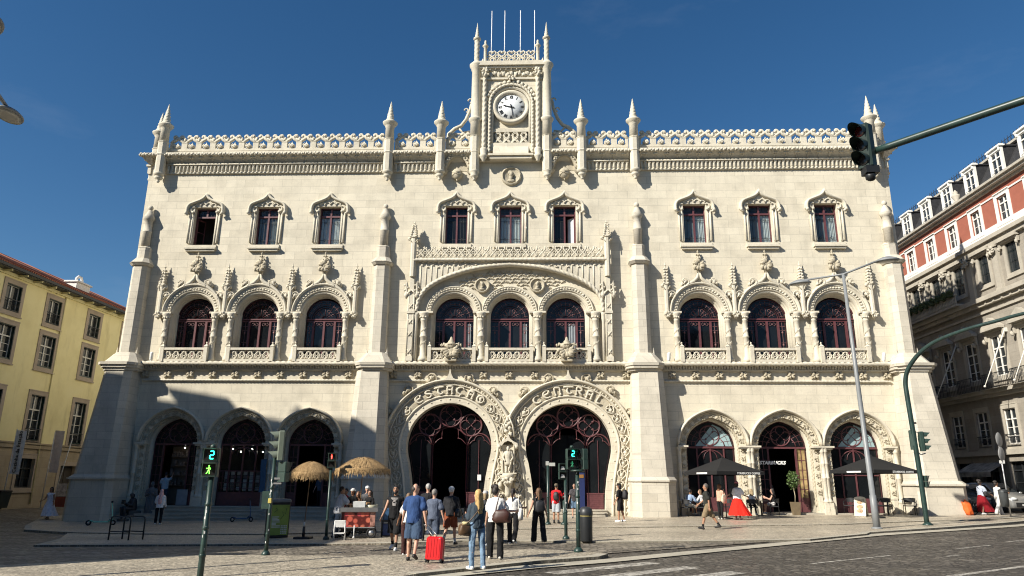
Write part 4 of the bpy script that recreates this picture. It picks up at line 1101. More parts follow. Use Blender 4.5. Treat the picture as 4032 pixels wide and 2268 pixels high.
for q in (-1,1):                                             # flanking round shafts and spires
    x = q*2.17; y = TY+.02; p = MB()
    p.lathe([(0,18.98),(.07,19.02),(.1,19.1),(.06,19.15),(.19,19.22),(.25,19.33),(.18,19.4),(.31,19.52),(.31,19.6),(.29,19.62)],(x,y,0),16)
    p.lathe([(.31,19.62),(.31,20.75),(.34,20.8),(.31,20.86),(.31,21.8),(.34,21.86)],(x,y,0),8,False,PI/8)
    p.lathe([(.30,21.8),(.29,22.75),(.33,22.8),(.41,22.95),(.41,23.02),(.31,23.1),(.29,23.15),(.27,26.3),(.31,26.36),(.34,26.5),(.43,26.66),(.43,26.74),(.27,26.9),(.22,26.98)],(x,y,0),20)
    p.rope([(x,y,26.95),(x,y,28.55)],.155,.30,4,12,.09); p.lathe([(.16,28.5),(.24,28.6),(.24,28.66),(.14,28.74)],(x,y,0),12)
    p.tube([(x,y,28.72+1.08*i/12) for i in range(13)],[.135*(1-i/12)+.008 for i in range(13)],10,tw=9,lob=4,amp=.14)
    part(p,'tower_spire',m_trim)
    p = MB(); p.lathe([(.13,26.84),(.10,26.95),(.10,27.9),(.15,27.95),(.19,28.02),(.06,28.2),(.08,28.28),(.06,28.4),(.0,28.45)],(q*1.63,TY-.1,0),12); part(p,'tower_pinnacle',m_trim)
    p = MB(); p.lathe([(.13,26.84),(.10,26.95),(.10,27.9),(.15,27.95),(.19,28.02),(.06,28.2),(.08,28.28),(.0,28.45)],(q*1.95,1.5,0),12); part(p,'tower_pinnacle',m_trim)
    # scrolled flying buttress on the roof behind the parapet
    b = MB(); b.tube([(q*3.95,.7,22.0),(q*3.9,.7,22.6),(q*3.55,.7,22.95),(q*3.15,.7,23.15),(q*2.85,.7,23.6),(q*2.6,.7,24.3),(q*2.5,.7,25.0)],[.12,.13,.13,.12,.11,.10,.06],8)
    b.tube([(q*3.8,.7,22.3),(q*3.5,.7,22.6),(q*3.2,.7,22.6),(q*3.0,.7,22.25)],.07,7); b.tube([(q*3.3,.7,23.0),(q*3.05,.7,22.7),(q*2.6,.7,22.75)],.07,7)
    b.tube([(q*(2.62+.13*cos(t)),.66,24.85+.15*sin(t)) for t in [i*.6 for i in range(9)]],.05,6); b.tube([(q*(2.85+.12*cos(t)),.66,24.2+.13*sin(t)) for t in [i*.6 for i in range(9)]],.045,6)
    b.box(*sorted((q*2.3,q*4.05)),.6,.8,21.2,22.1)
    part(b,'scroll_buttress',m_trim)
t = MB(); n = 5; d = 3.0/n                                  # tower parapet
t.box(-1.5,1.5,TY-.05,TY+.1,26.84,26.98)
for k in range(n):
    c = -1.5+d*(k+.5)
    for q in (-1,1): t.tube([(c-q*d*.5,TY,26.98),(c-q*d*.3,TY,27.2),(c+q*d*.3,TY,27.45),(c+q*d*.42,TY,27.62),(c+q*d*.2,TY,27.72),(c+q*d*.12,TY,27.6)],.058,6)
    t.tube([(c+.12*cos(u),TY,27.1+.11*sin(u)) for u in [i*PI/4 for i in range(8)]],.045,5,True); t.tube([(c-d*.5+.1*cos(u),TY,27.34+.1*sin(u)) for u in [i*PI/4 for i in range(8)]],.045,5,True)
    t.blob((c,TY,27.62),(.09,.07,.1),k)
part(t,'tower_parapet',m_trim)
tt = copy_tree(st.children[-1], st, (0,2.1,0)); t = MB(); t.box(-1.9,1.9,1.8,2.2,20.9,26.84); t.box(-1.9,1.9,-.2,2,26.8,26.88); part(t,'tower_wall',m_wall)
t = MB(); t.lathe([(.86,0),(.86,.06),(1.0,.16),(1.10,.14),(1.12,.05),(1.12,-.3),(.86,-.3)],(0,0,0),40)
t.v = [V((p.x, TY+.10-p.z, p.y+23.87)) for p in t.v]; part(t,'clock_ring',m_trim)
t = MB(); t.lathe([(.88,0),(.88,.05),(0,.05)],(0,0,0),40); t.v = [V((p.x,TY+.13-p.z,p.y+23.87)) for p in t.v]; dial = part(t,'clock_dial',flat('clock_enamel',(.72,.74,.74),.35,var=.04))
m_black = flat('black_paint',(.012,.012,.013),.5)
nums = ['XII','I','II','III','IV','V','VI','VII','VIII','IX','X','XI']; g = MB()
for i, s_ in enumerate(nums):
    an = R(90-30*i); wch = {'X':.115,'V':.11,'I':.055}; W_ = sum(wch[c] for c in s_); x = -W_/2
    T = lambda u, v, an=an: (u*sin(an)+(.68+v)*cos(an), TY+.068, 23.87-u*cos(an)+(.68+v)*sin(an))
    for c in s_:
        w_ = wch[c]; m_ = x+w_/2; h = .10
        if c == 'I': L_ = [((m_,-h),(m_,h))]
        elif c == 'V': L_ = [((m_-.04,h),(m_,-h)),((m_+.04,h),(m_,-h))]
        else: L_ = [((m_-.045,h),(m_+.045,-h)),((m_+.045,h),(m_-.045,-h))]
        for p, q in L_: g.tube([T(*p),T(*q)], .017, 4)
        x += w_
    g.build('numeral', m_black, dial); g = MB()
for i in range(60): an = R(6*i); g.tube([(.80*cos(an),TY+.072,23.87+.80*sin(an)),(.84*cos(an),TY+.072,23.87+.84*sin(an))],.006,4)
g.build('minute_track', m_black, dial)
def hand(name, ang, L, w):
    h = MB(); an = R(90-ang); ux, uz = cos(an), sin(an)
    P = lambda l, o: (l*ux-o*uz, 23.87+l*uz+o*ux)
    h.prism([P(-.2,-w*.8),P(-.14,-w*1.6),P(-.05,-w),P(L*.55,-w*.8),P(L*.7,-w*1.5),P(L,0),P(L*.7,w*1.5),P(L*.55,w*.8),P(-.05,w),P(-.14,w*1.6),P(-.2,w*.8)], TY+.03, TY+.05); h.sphere((0,TY+.03,23.87),(.06,.03,.06),8,6)
    return part(h,name,m_black)
hand('hour_hand', 284, .58, .028); hand('minute_hand', 169, .76, .024)
for x in (-1.36,-.51,.51,1.43):
    p = MB(); p.tube([(x,.9,26.8),(x,.9,31.55)],[.038,.024],7); p.sphere((x,.9,31.55),.035,7,5); part(p,'flagpole',flat('flagpole_white',(.75,.76,.78),.4))
# ================================================================== GROUND
def paving(name, c, sx, sy, joint, rough, bump, var=.25, rot=0, big=.35):
    t = NT(name); g = t.n('ShaderNodeNewGeometry'); mp = t.n('ShaderNodeMapping'); t.l(g.outputs['Position'], mp.inputs[0])
    mp.inputs['Rotation'].default_value = (0,0,rot); mp.inputs['Scale'].default_value = (sx,sy,0)
    vo = t.n('ShaderNodeTexVoronoi', feature='F1', i_Scale=1.0, i_Randomness=.65); t.l(mp.outputs[0], vo.inputs['Vector'])
    ve = t.n('ShaderNodeTexVoronoi', feature='DISTANCE_TO_EDGE', i_Scale=1.0, i_Randomness=.65); t.l(mp.outputs[0], ve.inputs['Vector'])
    sp = t.n('ShaderNodeSeparateColor'); t.l(vo.outputs['Color'], sp.inputs[0])
    lo, hi = tuple(x*(1-var) for x in c), tuple(min(1,x*(1+var)) for x in c)
    col = t.ramp(sp.outputs[0], [(.1,lo),(.5,c),(.9,hi)])
    ed = t.ramp(ve.outputs['Distance'], [(0,(0,0,0)),(joint,(1,1,1))])
    col = t.mix(ed, tuple(x*.42 for x in c), col)
    p = t.pos(.6,1.4,1)
    wear = t.noise(p, big, 6, .65)
    col = t.mix(.8, col, t.ramp(wear, [(.3,(.58,.56,.54)),(.5,(.9,.9,.9)),(.72,(1.18,1.16,1.12))]), 'MULTIPLY')
    sp2 = t.noise(t.pos(), 3.2, 3, .7)
    col = t.mix(.5, col, t.ramp(sp2, [(.35,(.7,.69,.67)),(.6,(1.08,1.07,1.05))]), 'MULTIPLY')
    t.base(col); t.set(t.ramp(wear, [(.3,(rough*1.15,)*3),(.7,(rough*.75,)*3)]), spec=.4)
    b = t.bump(ed, bump, .02); t.bump(sp2, .1, .02, b); return t.m
m_calc = paving('limestone_calcada', (.53,.465,.365), 13, 12, .12, .44, .35)
m_calc2 = paving('limestone_crossing', (.47,.415,.325), 12, 11, .12, .52, .35, .28, .3)
m_road = paving('dark_basalt_setts', (.122,.108,.092), 5.2, 6.4, .22, .55, 1.3, .5, R(38), .5)
m_lane = paving('granite_setts', (.25,.22,.18), 4.4, 5.2, .22, .5, 1.2, .4, R(4), .5)
m_kerb = stone('kerb_granite', (.42,.385,.31), blocks=False, bump=.4)
m_white_line = NT('worn_road_paint'); _p = m_white_line.pos()
_w = m_white_line.ramp(m_white_line.noise(m_white_line.pos(1,1,1),7,6,.8),[(.42,(0,0,0)),(.58,(1,1,1))])
m_white_line.base(m_white_line.mix(_w, (.12,.106,.09), (.48,.45,.39))); m_white_line.set(.7); m_white_line.bump(m_white_line.noise(_p,9),.6,.02); m_white_line = m_white_line.m
def sheet(name, poly, dz, mat, skirt=0):
    bm = bmesh.new(); tri = geometry.tessellate_polygon([[V((x,y,0)) for x,y in poly]])
    vs = [bm.verts.new((x,y,0)) for x,y in poly]
    for t in tri: bm.faces.new([vs[i] for i in t])
    for xk in (-20,-24):
        bmesh.ops.bisect_plane(bm, geom=bm.verts[:]+bm.edges[:]+bm.faces[:], plane_co=(xk,0,0), plane_no=(1,0,0))
    bmesh.ops.recalc_face_normals(bm, faces=bm.faces)
    for f in bm.faces:
        if f.normal.z < 0: f.normal_flip()
    if skirt:
        r = bmesh.ops.extrude_edge_only(bm, edges=[e for e in bm.edges if e.is_boundary])
        nv = set(v for v in r['geom'] if isinstance(v, bmesh.types.BMVert))
        for v in bm.verts: v.co.z = gz(v.co.x)+dz-(skirt if v in nv else 0)
    else:
        for v in bm.verts: v.co.z = gz(v.co.x)+dz
    me = bpy.data.meshes.new(name); bm.to_mesh(me); bm.free(); me.materials.append(mat)
    o = bpy.data.objects.new(name, me); COL.objects.link(o); o['kind'] = 'structure'; return o
sheet('road', [(-220,-90),(220,-90),(220,260),(-220,260)], -.105, m_road)
sheet('cobbled_lane', [(-90,-40),(-40,-40),(-20,-27.5),(-10.9,-22),(-7.4,-19.6),(3.2,-19.4),(13.1,-13.0),(17,-10.2),(22.4,-6.4),(26,-4),(26,0),(21,10),(-22,30),(-22,90),(-90,90)], -.085, m_lane)
upper = [(-20.2,-8.2),(-17,-10.2),(-13.1,-11.4),(-8.6,-12.05),(-2,-10.6),(3,-9.6),(13.7,-8.5),(18.5,-6.42),(20.5,-6.1),(24,-4.0),(25.2,-2.6),(25.0,.5),(23.8,3),(23.6,40),(-25.5,40),(-25.9,4),(-25.2,-.1),(-22.2,-5.3)]
sheet('pavement', upper, 0, m_calc, .3)
front = [(-17,-10.2),(-15.2,-13.4),(-14.3,-16.0),(-10.5,-16.1),(-4.5,-16.2),(-2.8,-16.1),(-.8,-15.25),(1,-15.4),(3.8,-16.1),(6.7,-16.05),(10,-15.7),(12.65,-13.55),(13.1,-12.8),(17.1,-10.3),(20.6,-7.9),(24.4,-5.0),(24,-4.0),(20.5,-6.1),(18.5,-6.42),(13.7,-8.5),(3,-9.6),(-2,-10.6),(-8.6,-12.05),(-13.1,-11.4)]
sheet('pavement_front', front, -.035, m_calc, .3)
isl = [(-60,-52),(-20,-27.3),(-10.9,-21.9),(-9.1,-20.85),(-7.45,-19.75),(-5.4,-19.85),(-3,-20.2),(-1.9,-19.95),(-.4,-19.1),(1.4,-18.6),(2.5,-19.0),(3.25,-19.7),(3.38,-20.1),(3.1,-20.75),(1.67,-21.6),(-.83,-24.0),(-3.2,-27.5),(-5.5,-33),(-7,-52)]
sheet('crossing_island', isl, -.022, m_calc2, .3)
# kerb stones (raised edge blocks) and the flush granite strip beside the road
def off_line(pts, d):
    P = [V(p) for p in pts]; o = []
    for i in range(len(P)):
        t = (P[min(i+1,len(P)-1)]-P[max(i-1,0)]).normalized(); o.append(P[i]+V((-t.y,t.x))*d)
    return o
def strip(name, pts, w, dz, mat, skirt=0):
    L = [tuple(p) for p in pts]; Rr = [tuple(p) for p in off_line(pts, w)]
    return sheet(name, L+Rr[::-1], dz, mat, skirt)
strip('kerb', front[1:18][:1]+front[2:16], .28, -.028, m_kerb, .3)
strip('kerb', [(-22.2,-5.3),(-20.2,-8.2),(-17,-10.2),(-13.1,-11.4),(-8.6,-12.05),(-2,-10.6),(3,-9.6),(13.7,-8.5),(18.5,-6.42),(20.5,-6.1),(24,-4.0)], .26, .006, m_kerb, .2)
strip('kerb', isl[12:16], -.30, -.016, m_kerb, .3)
strip('granite_strip', [(-3.6,-28.5),(-.73,-24.45),(1.66,-22.5),(3.3,-21.45),(8.2,-17.55),(13.15,-13.6),(20.54,-9.25),(32,-1.5)], .62, -.081, m_kerb)
dx, dy = .785, .62; n_ = 0
cw = MB()
for k in range(6):
    bx, by = 1.75+.72*k*1.0, -23.15-.93*k
    q = [(bx,by),(bx+dx*3.1,by+dy*3.1),(bx+dx*3.1+.28,by+dy*3.1-.36),(bx+.28,by-.36)]
    sheet('crossing_stripe', [(x,y) for x,y in q], -.1, m_white_line)
for a_, b_, w_ in (((7.83,-21.84),(10.4,-20.1),.10),((11.6,-20.4),(12.1,-20.1),.1),((12.9,-18.47),(14.5,-17.35),.10),((8.7,-24.8),(12.4,-22.4),.16),((15.5,-16.4),(17.5,-15),.1),((19,-14),(21,-12.6),.1)):
    strip('lane_line', [a_,b_], w_, -.1, m_white_line)
# ================================================================== YELLOW HOUSE (left)
YB = thing('yellow_building', 'yellow plastered building with stone window surrounds and red tiled roof, left of the station', 'building', (-31,0,0), PI/2)
m_yel = NT('yellow_plaster')
_p = m_yel.pos(); _c = m_yel.ramp(m_yel.noise(_p,.7,5,.65), [(.3,(.72,.64,.34)),(.55,(.80,.72,.40)),(.8,(.82,.75,.45))])
_c = m_yel.mix(m_yel.ramp(m_yel.noise(m_yel.pos(1,1,.2),1.1,5,.7),[(.55,(0,0,0)),(.75,(.4,.4,.4))]), _c, (.36,.30,.14)); m_yel.base(_c); m_yel.set(.9); m_yel.bump(m_yel.noise(_p,30),.15,.01); m_yel = m_yel.m
m_ystone = stone('pinkish_limestone', (.40,.335,.27), blocks=False, bump=.3)
m_ybase = stone('house_base_stone', (.40,.33,.235), bw=1.3, bh=.62, mortar=.3)
m_green = flat('dark_green_paint', (.012,.03,.024), .4)
m_wframe = flat('window_white_paint', (.66,.65,.60), .5, var=.05)
m_tile = NT('clay_roof_tiles'); _p = m_tile.pos()
_w = m_tile.n('ShaderNodeTexWave', wave_type='BANDS', bands_direction='Y', i_Scale=1.6); m_tile.l(_p,_w.inputs['Vector'])
m_tile.base(m_tile.mix(_w.outputs['Fac'], (.20,.055,.03), m_tile.ramp(m_tile.noise(_p,3),[(.3,(.38,.12,.06)),(.7,(.50,.19,.10))]))); m_tile.set(.85); m_tile.bump(_w.outputs['Fac'],.8,.08); m_tile = m_tile.m
YC = [-6.3,-2.0,2.35,6.22,10.65,15.0,19.3]
YW = [(11.74,13.40,.66),(8.82,10.92,.70),(4.12,7.0,.66)]
hl = [rect(x-h,x+h,z0,z1) for x in YC for z0,z1,h in YW] + [rect(x-.75,x+.75,1.2,3.0) for x in YC if abs(x-10.65) > 1] + [rect(9.6,11.25,.0,2.62)]
y = MB(); y.prism([(-9,3.98),(21,3.98),(21,14.2),(-9,14.2)], 0, .35, [h for h in hl if h[0][1] > 3.98]); 
part(y,'wall',m_yel,YB)
y = MB(); y.prism([(-9,-.6),(21,-.6),(21,3.62),(-9,3.62)], 0, .35, [h for h in hl if h[0][1] < 3.6]); y.box(-9,21,-.10,.3,3.62,3.98); y.box(-9,21,-.16,0,3.88,3.975)
part(y,'ground_floor_wall',m_ybase,YB)
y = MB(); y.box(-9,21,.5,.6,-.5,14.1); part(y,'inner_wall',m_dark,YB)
y = MB(); y.box(-9,-8.9,.36,14,-.6,14.2); y.box(20.9,21,.36,14,-.6,14.2); y.box(-9,21,13.9,14,-.6,14.2); part(y,'side_wall',m_yel,YB)
y = MB(); y.add([(-9.4,-.75,14.28),(21.4,-.75,14.28),(21.4,7,17.7),(-9.4,7,17.7),(21.4,14.5,14.28),(-9.4,14.5,14.28)],[(0,1,2,3),(3,2,4,5)]); y.add([(-9.4,-.75,14.20),(21.4,-.75,14.20),(21.4,7,17.6),(-9.4,7,17.6),(21.4,14.5,14.2),(-9.4,14.5,14.2)],[(3,2,1,0),(5,4,2,3)])
for k in range(150):
    x = -9.3+30.6*k/149; y.tube([(x,-.80,14.29),(x,3.2,16.06),(x,7,17.74)],.075,5)
rf = part(y,'roof',m_tile,YB)
y = MB(); y.box(-9.4,21.4,-.80,-.70,14.10,14.27); y.box(-9.2,21.2,-.7,0,14.05,14.14); part(y,'gutter',m_iron,YB)
y = MB()
for k in range(22): x = -8.5+1.36*k; y.box(x-.03,x+.03,-.72,0,13.92,14.049); 
y.box(-9,21,-.12,0,13.85,14.05); part(y,'eaves',m_yel,YB)
y = MB(); y.bbox(10.4,12.0,1.6,2.5,14.6,15.9,.04); y.bbox(10.3,12.1,1.5,2.6,15.9,16.02,.03); y.tube([(10.9,2.05,16.0),(10.9,2.05,16.3),(11.1,2.05,16.5),(11.4,2.05,16.5),(11.55,2.05,16.3),(11.55,2.05,16.0)],.1,7); y.build('chimney', flat('whitewash',(.74,.72,.68),.9), rf)
y = MB(); y.tube([(7.15,-.06,14),(7.15,-.06,.2)],.05,6); part(y,'drainpipe',m_yel,YB)
def house_window(parent, z0, z1, h, mats, d=.16, fw=.30, rail=None, tr=.66, sill=.1):
    """window centred on x=0: stone surround > frame > pane (+railing)"""
    fr_m, st_m, gl_m = mats
    s_ = MB(); 
    if fw:
        s_.box(-h-fw,-h,-.05,.0,z0-.25,z1+.3); s_.box(h,h+fw,-.05,.0,z0-.25,z1+.3); s_.box(-h,h,-.05,0,z1,z1+.3); s_.box(-h,h,-.05,0,z0-.25,z0)
        s_.box(-h-fw-.04,h+fw+.04,-.10,-.051,z0-.30,z0-.22); s_.box(-h-fw-.02,h+fw+.02,-.07,-.051,z1+.24,z1+.31)
    f = MB(); w_ = .05
    f.box(-h,-h+w_,d-.03,d+.05,z0,z1); f.box(h-w_,h,d-.03,d+.05,z0,z1); f.box(-h+w_,h-w_,d-.03,d+.05,z1-w_,z1); f.box(-h+w_,h-w_,d-.03,d+.05,z0,z0+w_+.03)
    zt = z0+(z1-z0)*tr
    f.box(-.04,.04,d-.03,d+.05,z0+w_,z1-w_)
    if tr < 1: f.box(-h+w_,h-w_,d-.04,d+.05,zt-.04,zt+.04)
    for q in (1/3,2/3) if (z1-z0) > 1.9 else (.5,):
        zz = z0+(zt-z0)*q; f.box(-h+w_,h-w_,d-.01,d+.03,zz-.018,zz+.018)
    wnd = part(s_,'window',st_m,parent) if fw else part(f,'window',fr_m,parent)
    if fw: f.build('frame', fr_m, wnd)
    g = MB(); g.box(-h+.02,h-.02,d+.02,d+.03,z0,z1); g.build('pane', gl_m, wnd)
    if rail:
        r_ = MB(); a, b, yy = rail
        r_.box(-h-.05,h+.05,yy-.03,yy+.03,b-.04,b); r_.box(-h-.05,h+.05,yy-.02,yy+.02,a,a+.03)
        n = max(6,int(h*2/.11))
        for k in range(n+1): x = -h+2*h*k/n; r_.tube([(x,yy,a),(x,yy,b-.03)],.011,4)
        for k in range(n): 
            x = -h+2*h*(k+.5)/n; r_.tube([(x+.04*cos(t),yy,(a+b)/2+.06*sin(t)) for t in [i*PI/3 for i in range(6)]],.008,4,True)
        r_.build('railing', m_iron, wnd)
    return wnd
for z0,z1,h in YW:
    w_ = house_window(YB,z0,z1,h,(m_wframe,m_ystone,m_panes),.2,.28,(z0+.05,z0+.75,-.03) if z0 > 11 else ((z0-.1,z0+.75,-.08) if z0 < 5 else None), .98 if z0 > 11 else .68)
    b = MB(); b.box(-h-.0,-h+.02,.005,.2,z0,z1); b.box(h-.02,h,.005,.2,z0,z1); b.box(-h+.02,h-.02,.005,.2,z0,z0+.1); b.box(-h+.02,h-.02,.005,.2,z1-.05,z1); b.build('shutter_box', m_green, w_)
    place(w_, YC)
w_ = house_window(YB,1.2,3.0,.75,(m_iron,m_ystone,m_pane),.2,.25); place(w_, [x for x in YC if abs(x-10.65) > 1])
d = MB(); d.box(9.3,9.6,-.05,0,-.2,2.62); d.box(11.25,11.55,-.05,0,-.2,2.62); d.box(9.3,11.55,-.06,0,2.62,2.9); d = part(d,'door',m_ystone,YB)
b = MB(); b.box(9.6,11.25,.2,.26,0,2.62); b.box(10.40,10.44,.17,.2,0,2.6); b.build('door_leaf', flat('door_brown',(.05,.04,.03)), d)

# ================================================================== RIGHT BUILDING
RB = thing('corner_building', 'stone corner building with a red storey, white windows and dark mansard roof', 'building', (30,0,0), -PI/2)
m_rst = stone('building_stone', (.33,.30,.255), bw=1.2, bh=.5, mortar=.25, dirt=.9)
m_rtrim = stone('building_trim', (.44,.405,.34), blocks=False, dirt=.8)
m_red = flat('terracotta_render', (.32,.105,.068), .9, var=.08, scale=2)
m_slate = flat('dark_slate', (.028,.028,.03), .6, var=.3, scale=4)
m_wht = flat('white_trim_paint', (.74,.72,.67), .6, var=.05)
RC = [-2.4-2.78*k for k in range(-3,13)]; RC = [x for x in RC]       # local x = -Y
RX0, RX1 = -40, 9
hl = []
for c in RC:
    hl += [rect(c-.48,c+.48,17.42,18.95), rect(c-.5,c+.5,14.1,15.95), rect(c-.62,c+.62,8.3,10.8), rect(c-.6,c+.6,4.2,6.3), rect(c-.85,c+.85,.6,3.2)]
b = MB(); b.prism([(RX0,-.4),(RX1,-.4),(RX1,16.5),(RX0,16.5)], 0, .35, [h for h in hl if h[0][1] < 16]); part(b,'wall',m_rst,RB)
b = MB(); b.prism([(RX0,16.5),(RX1,16.5),(RX1,19.6),(RX0,19.6)], 0, .35, [h for h in hl if h[0][1] > 16]); part(b,'red_storey_wall',m_red,RB)
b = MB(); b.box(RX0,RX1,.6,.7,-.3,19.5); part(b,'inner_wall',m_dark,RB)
b = MB(); b.box(RX0,RX0+.1,.36,14,-.4,19.6); b.box(RX1-.1,RX1,.36,14,-.4,19.6); b.box(RX0,RX1,13.9,14,-.4,19.6); part(b,'side_wall',m_rst,RB)
b = MB(); b.box(RX0,RX1,-.08,0,16.80,17.40); b.box(RX0,RX1,-.05,0,19.1,19.2); part(b,'white_string',m_wht,RB)
b = MB(); b.box(RX0,RX1,-.42,0,16.55,16.799); b.box(RX0,RX1,-.25,0,16.3,16.549); part(b,'cornice',m_rtrim,RB)
b = MB()
for z0,z1,d in ((19.6,19.75,.15),(19.751,19.9,.4),(19.901,20.05,.55),(13.0,13.28,.45),(12.75,12.999,.25),(12.3,12.45,.12),(7.3,7.5,.55),(7.1,7.299,.3),(3.6,3.9,.25)): b.box(RX0,RX1,-d,.2,z0,z1)
n = 60
for k in range(n): x = RX0+.3+(RX1-RX0-.6)*k/(n-1); b.box(x-.08,x+.08,-.30,-.001,12.76,12.99)
part(b,'cornice',m_rtrim,RB)
b = MB(); b.add([(RX0,-.1,20.05),(RX1,-.1,20.05),(RX1,1.3,22.5),(RX0,1.3,22.5),(RX1,9,23.2),(RX0,9,23.2),(RX0,14,20),(RX1,14,20)],[(0,1,2,3),(3,2,4,5),(5,4,7,6)]); b.add([(RX0,-.1,20.05),(RX0,1.3,22.5),(RX0,9,23.2),(RX0,14,20)],[(0,1,2,3)]); b.add([(RX1,-.1,20.05),(RX1,1.3,22.5),(RX1,9,23.2),(RX1,14,20)],[(3,2,1,0)])
rr = part(b,'roof',m_slate,RB)
b = MB(); b.box(RX0,RX1,1.1,1.5,22.42,22.56); b.box(RX0,RX1,.95,1.2,22.3,22.42); b.build('ridge_moulding', m_rtrim, rr)
b = MB(); b.box(RX0,RX1,1.2,1.23,22.62,22.65); b.box(RX0,RX1,1.2,1.23,22.92,22.95)
for k in range(int((RX1-RX0)/.30)):
    x = RX0+.15+.30*k; b.tube([(x,1.215,22.56),(x,1.215,23.12)],.018,4); b.tube([(x+.09*cos(t),1.215,22.78+.1*sin(t)) for t in [i*PI/3 for i in range(6)]],.012,4,True)
b.build('roof_railing', m_iron, rr)
def dormer():
    b = MB(); h = .46
    b.box(-h-.17,-h,-.05,.10,20.05,21.75); b.box(h,h+.17,-.05,.10,20.05,21.75); b.box(-h-.17,h+.17,-.05,.10,21.75,21.92); b.box(-h-.25,h+.25,-.16,.2,21.921,22.02); b.box(-h-.20,h+.20,-.10,.15,22.021,22.08); b.box(-h-.17,h+.17,-.06,.1,20.05,20.16)
    for q in (-1,1): b.blob((q*(h+.10),-.10,21.78),(.07,.08,.13),2,.2)
    dr = part(b,'dormer',m_wht,RB)
    k = MB(); k.box(-h-.13,h+.13,.101,1.5,20.1,21.9); k.box(-h-.2,h+.2,.16,1.55,21.91,22.0); k.build('cheek', m_slate, dr)
    w_ = house_window(dr,20.16,21.75,h,(m_wht,m_wht,m_panes),.03,0,None,.74); w_.name = 'window_frame'; w_.children[0].parent = dr
    r_ = MB()
    for z in (20.22,20.45): r_.box(-.46,.46,-.09,-.07,z,z+.02)
    for k in range(6): x = -.46+.184*k; r_.tube([(x,-.08,20.2),(x+.1,-.08,20.34),(x,-.08,20.47)],.012,4)
    r_.build('railing', m_iron, dr); return dr
place(dormer(), [c+.12 for c in RC])
b = MB()
for x in (-7.9-.0+1.55,): b.lathe([(.22,20.05),(.1,20.2),(.28,20.5),(.24,20.62),(.12,20.7),(.16,20.8),(.05,20.95),(0,21.0)],(x,-.3,0),12)
part(b,'urn',m_rtrim,RB)
def red_win():
    w_ = house_window(RB,17.42,18.95,.48,(m_wht,m_wht,m_panes),.12,.26,None,.72); return w_
place(red_win(), RC)
w_ = house_window(RB,14.1,15.95,.5,(m_wht,m_rtrim,m_panes),.08,.22,None,.72)
b = MB(); b.box(-.95,.95,-.32,-.052,16.12,16.28); b.box(-.85,.85,-.2,-.053,16.02,16.119)
for q in (-1,1): b.box(*sorted((q*.74,q*.92)),-.18,-.054,15.75,16.06); b.blob((q*.83,-.2,15.72),(.08,.1,.12),2)
b.build('hood', m_rtrim, w_); wav = wavy(-.45,.45,14.2,15.9,.16,.02,5).build('curtain', m_curtain, w_); w_.children[1].data.materials[0] = m_clear
place(w_, RC)
w_ = house_window(RB,8.3,10.8,.62,(m_wht,m_rtrim,m_panes),.09,.24,(7.52,8.42,-.75),.68)
b = MB(); b.box(-1.0,1.0,-.45,-.052,11.1,11.25); b.box(-.9,.9,-.2,-.053,11.0,11.099); b.prism([(-1.0,11.25),(1.0,11.25),(0,11.9)],-.4,-.052)
for q in (-1,1): b.box(*sorted((q*.78,q*.95)),-.17,-.055,10.5,11.04); b.blob((q*.86,-.28,10.5),(.09,.12,.14),2)
b.box(-1.15,1.15,-.82,-.001,7.5001,7.515); b.build('hood', m_rtrim, w_)
r_ = MB()
for q in (-1,1):
    for k in range(7): r_.tube([(q*.95,-.75+.1*k,7.52),(q*.95,-.75+.1*k,8.4)],.012,4)
    r_.box(*sorted((q*.62,q*.97)),-.77,-.73,8.38,8.42); r_.box(*sorted((q*.93,q*.97)),-.75,0,8.38,8.42)
    for k in range(4): r_.tube([(q*(.66+.09*k),-.75,7.52),(q*(.66+.09*k),-.75,8.4)],.012,4)
r_.build('railing', m_iron, w_)
place(w_, RC)
w_ = house_window(RB,4.2,6.3,.6,(m_wht,m_rtrim,m_panes),.1,.2,(4.1,4.8,-.1),.7); place(w_, RC)
w_ = house_window(RB,.6,3.2,.85,(m_iron,m_rst,m_pane),.2,.12,None,.8); place(w_, RC)
b = MB()
for c in RC[4:]:                                             # giant pilasters of the far half
    b = MB(); x = c+1.39; b.box(x-.25,x+.25,-.18,-.001,13.3,16.0); b.box(x-.3,x+.3,-.22,-.002,13.28,13.5); b.cluster((x,-.22,15.85),(.30,.12,.26),7,3); b.box(x-.32,x+.32,-.26,-.003,16.05,16.3); part(b,'pilaster',m_rtrim,RB)
b = MB(); x0, x1 = -14.5, -7.6
b.box(x0,x1,-.7,-.001,13.281,13.42); b.box(x0,x1,-.7,-.55,13.98,14.1)
for k in range(38): x = x0+.1+(x1-x0-.2)*k/37; b.lathe([(.04,13.42),(.065,13.55),(.04,13.72),(.05,13.98)],(x,-.62,0),6)
part(b,'balustrade',m_rtrim,RB)
b = MB()
for k in range(9):
    x = x0+.4+.75*k; b.cluster((x,-.55,14.2),(.35,.2,.28),7,k,.5)
part(b,'window_plants',flat('planter_foliage',(.05,.075,.03),.8,var=.5,scale=8),RB)
b = MB(); b.add([(-9.9,0,3.2),(-6.2,0,3.2),(-6.2,-1.1,2.6),(-9.9,-1.1,2.6)],[(0,1,2,3)]); b.add([(-9.9,-1.1,2.6),(-6.2,-1.1,2.6),(-6.2,-1.1,2.3),(-9.9,-1.1,2.3)],[(0,1,2,3)]); part(b,'awning',flat('awning_cloth',(.30,.28,.25),.9,var=.5,scale=2.5),RB)
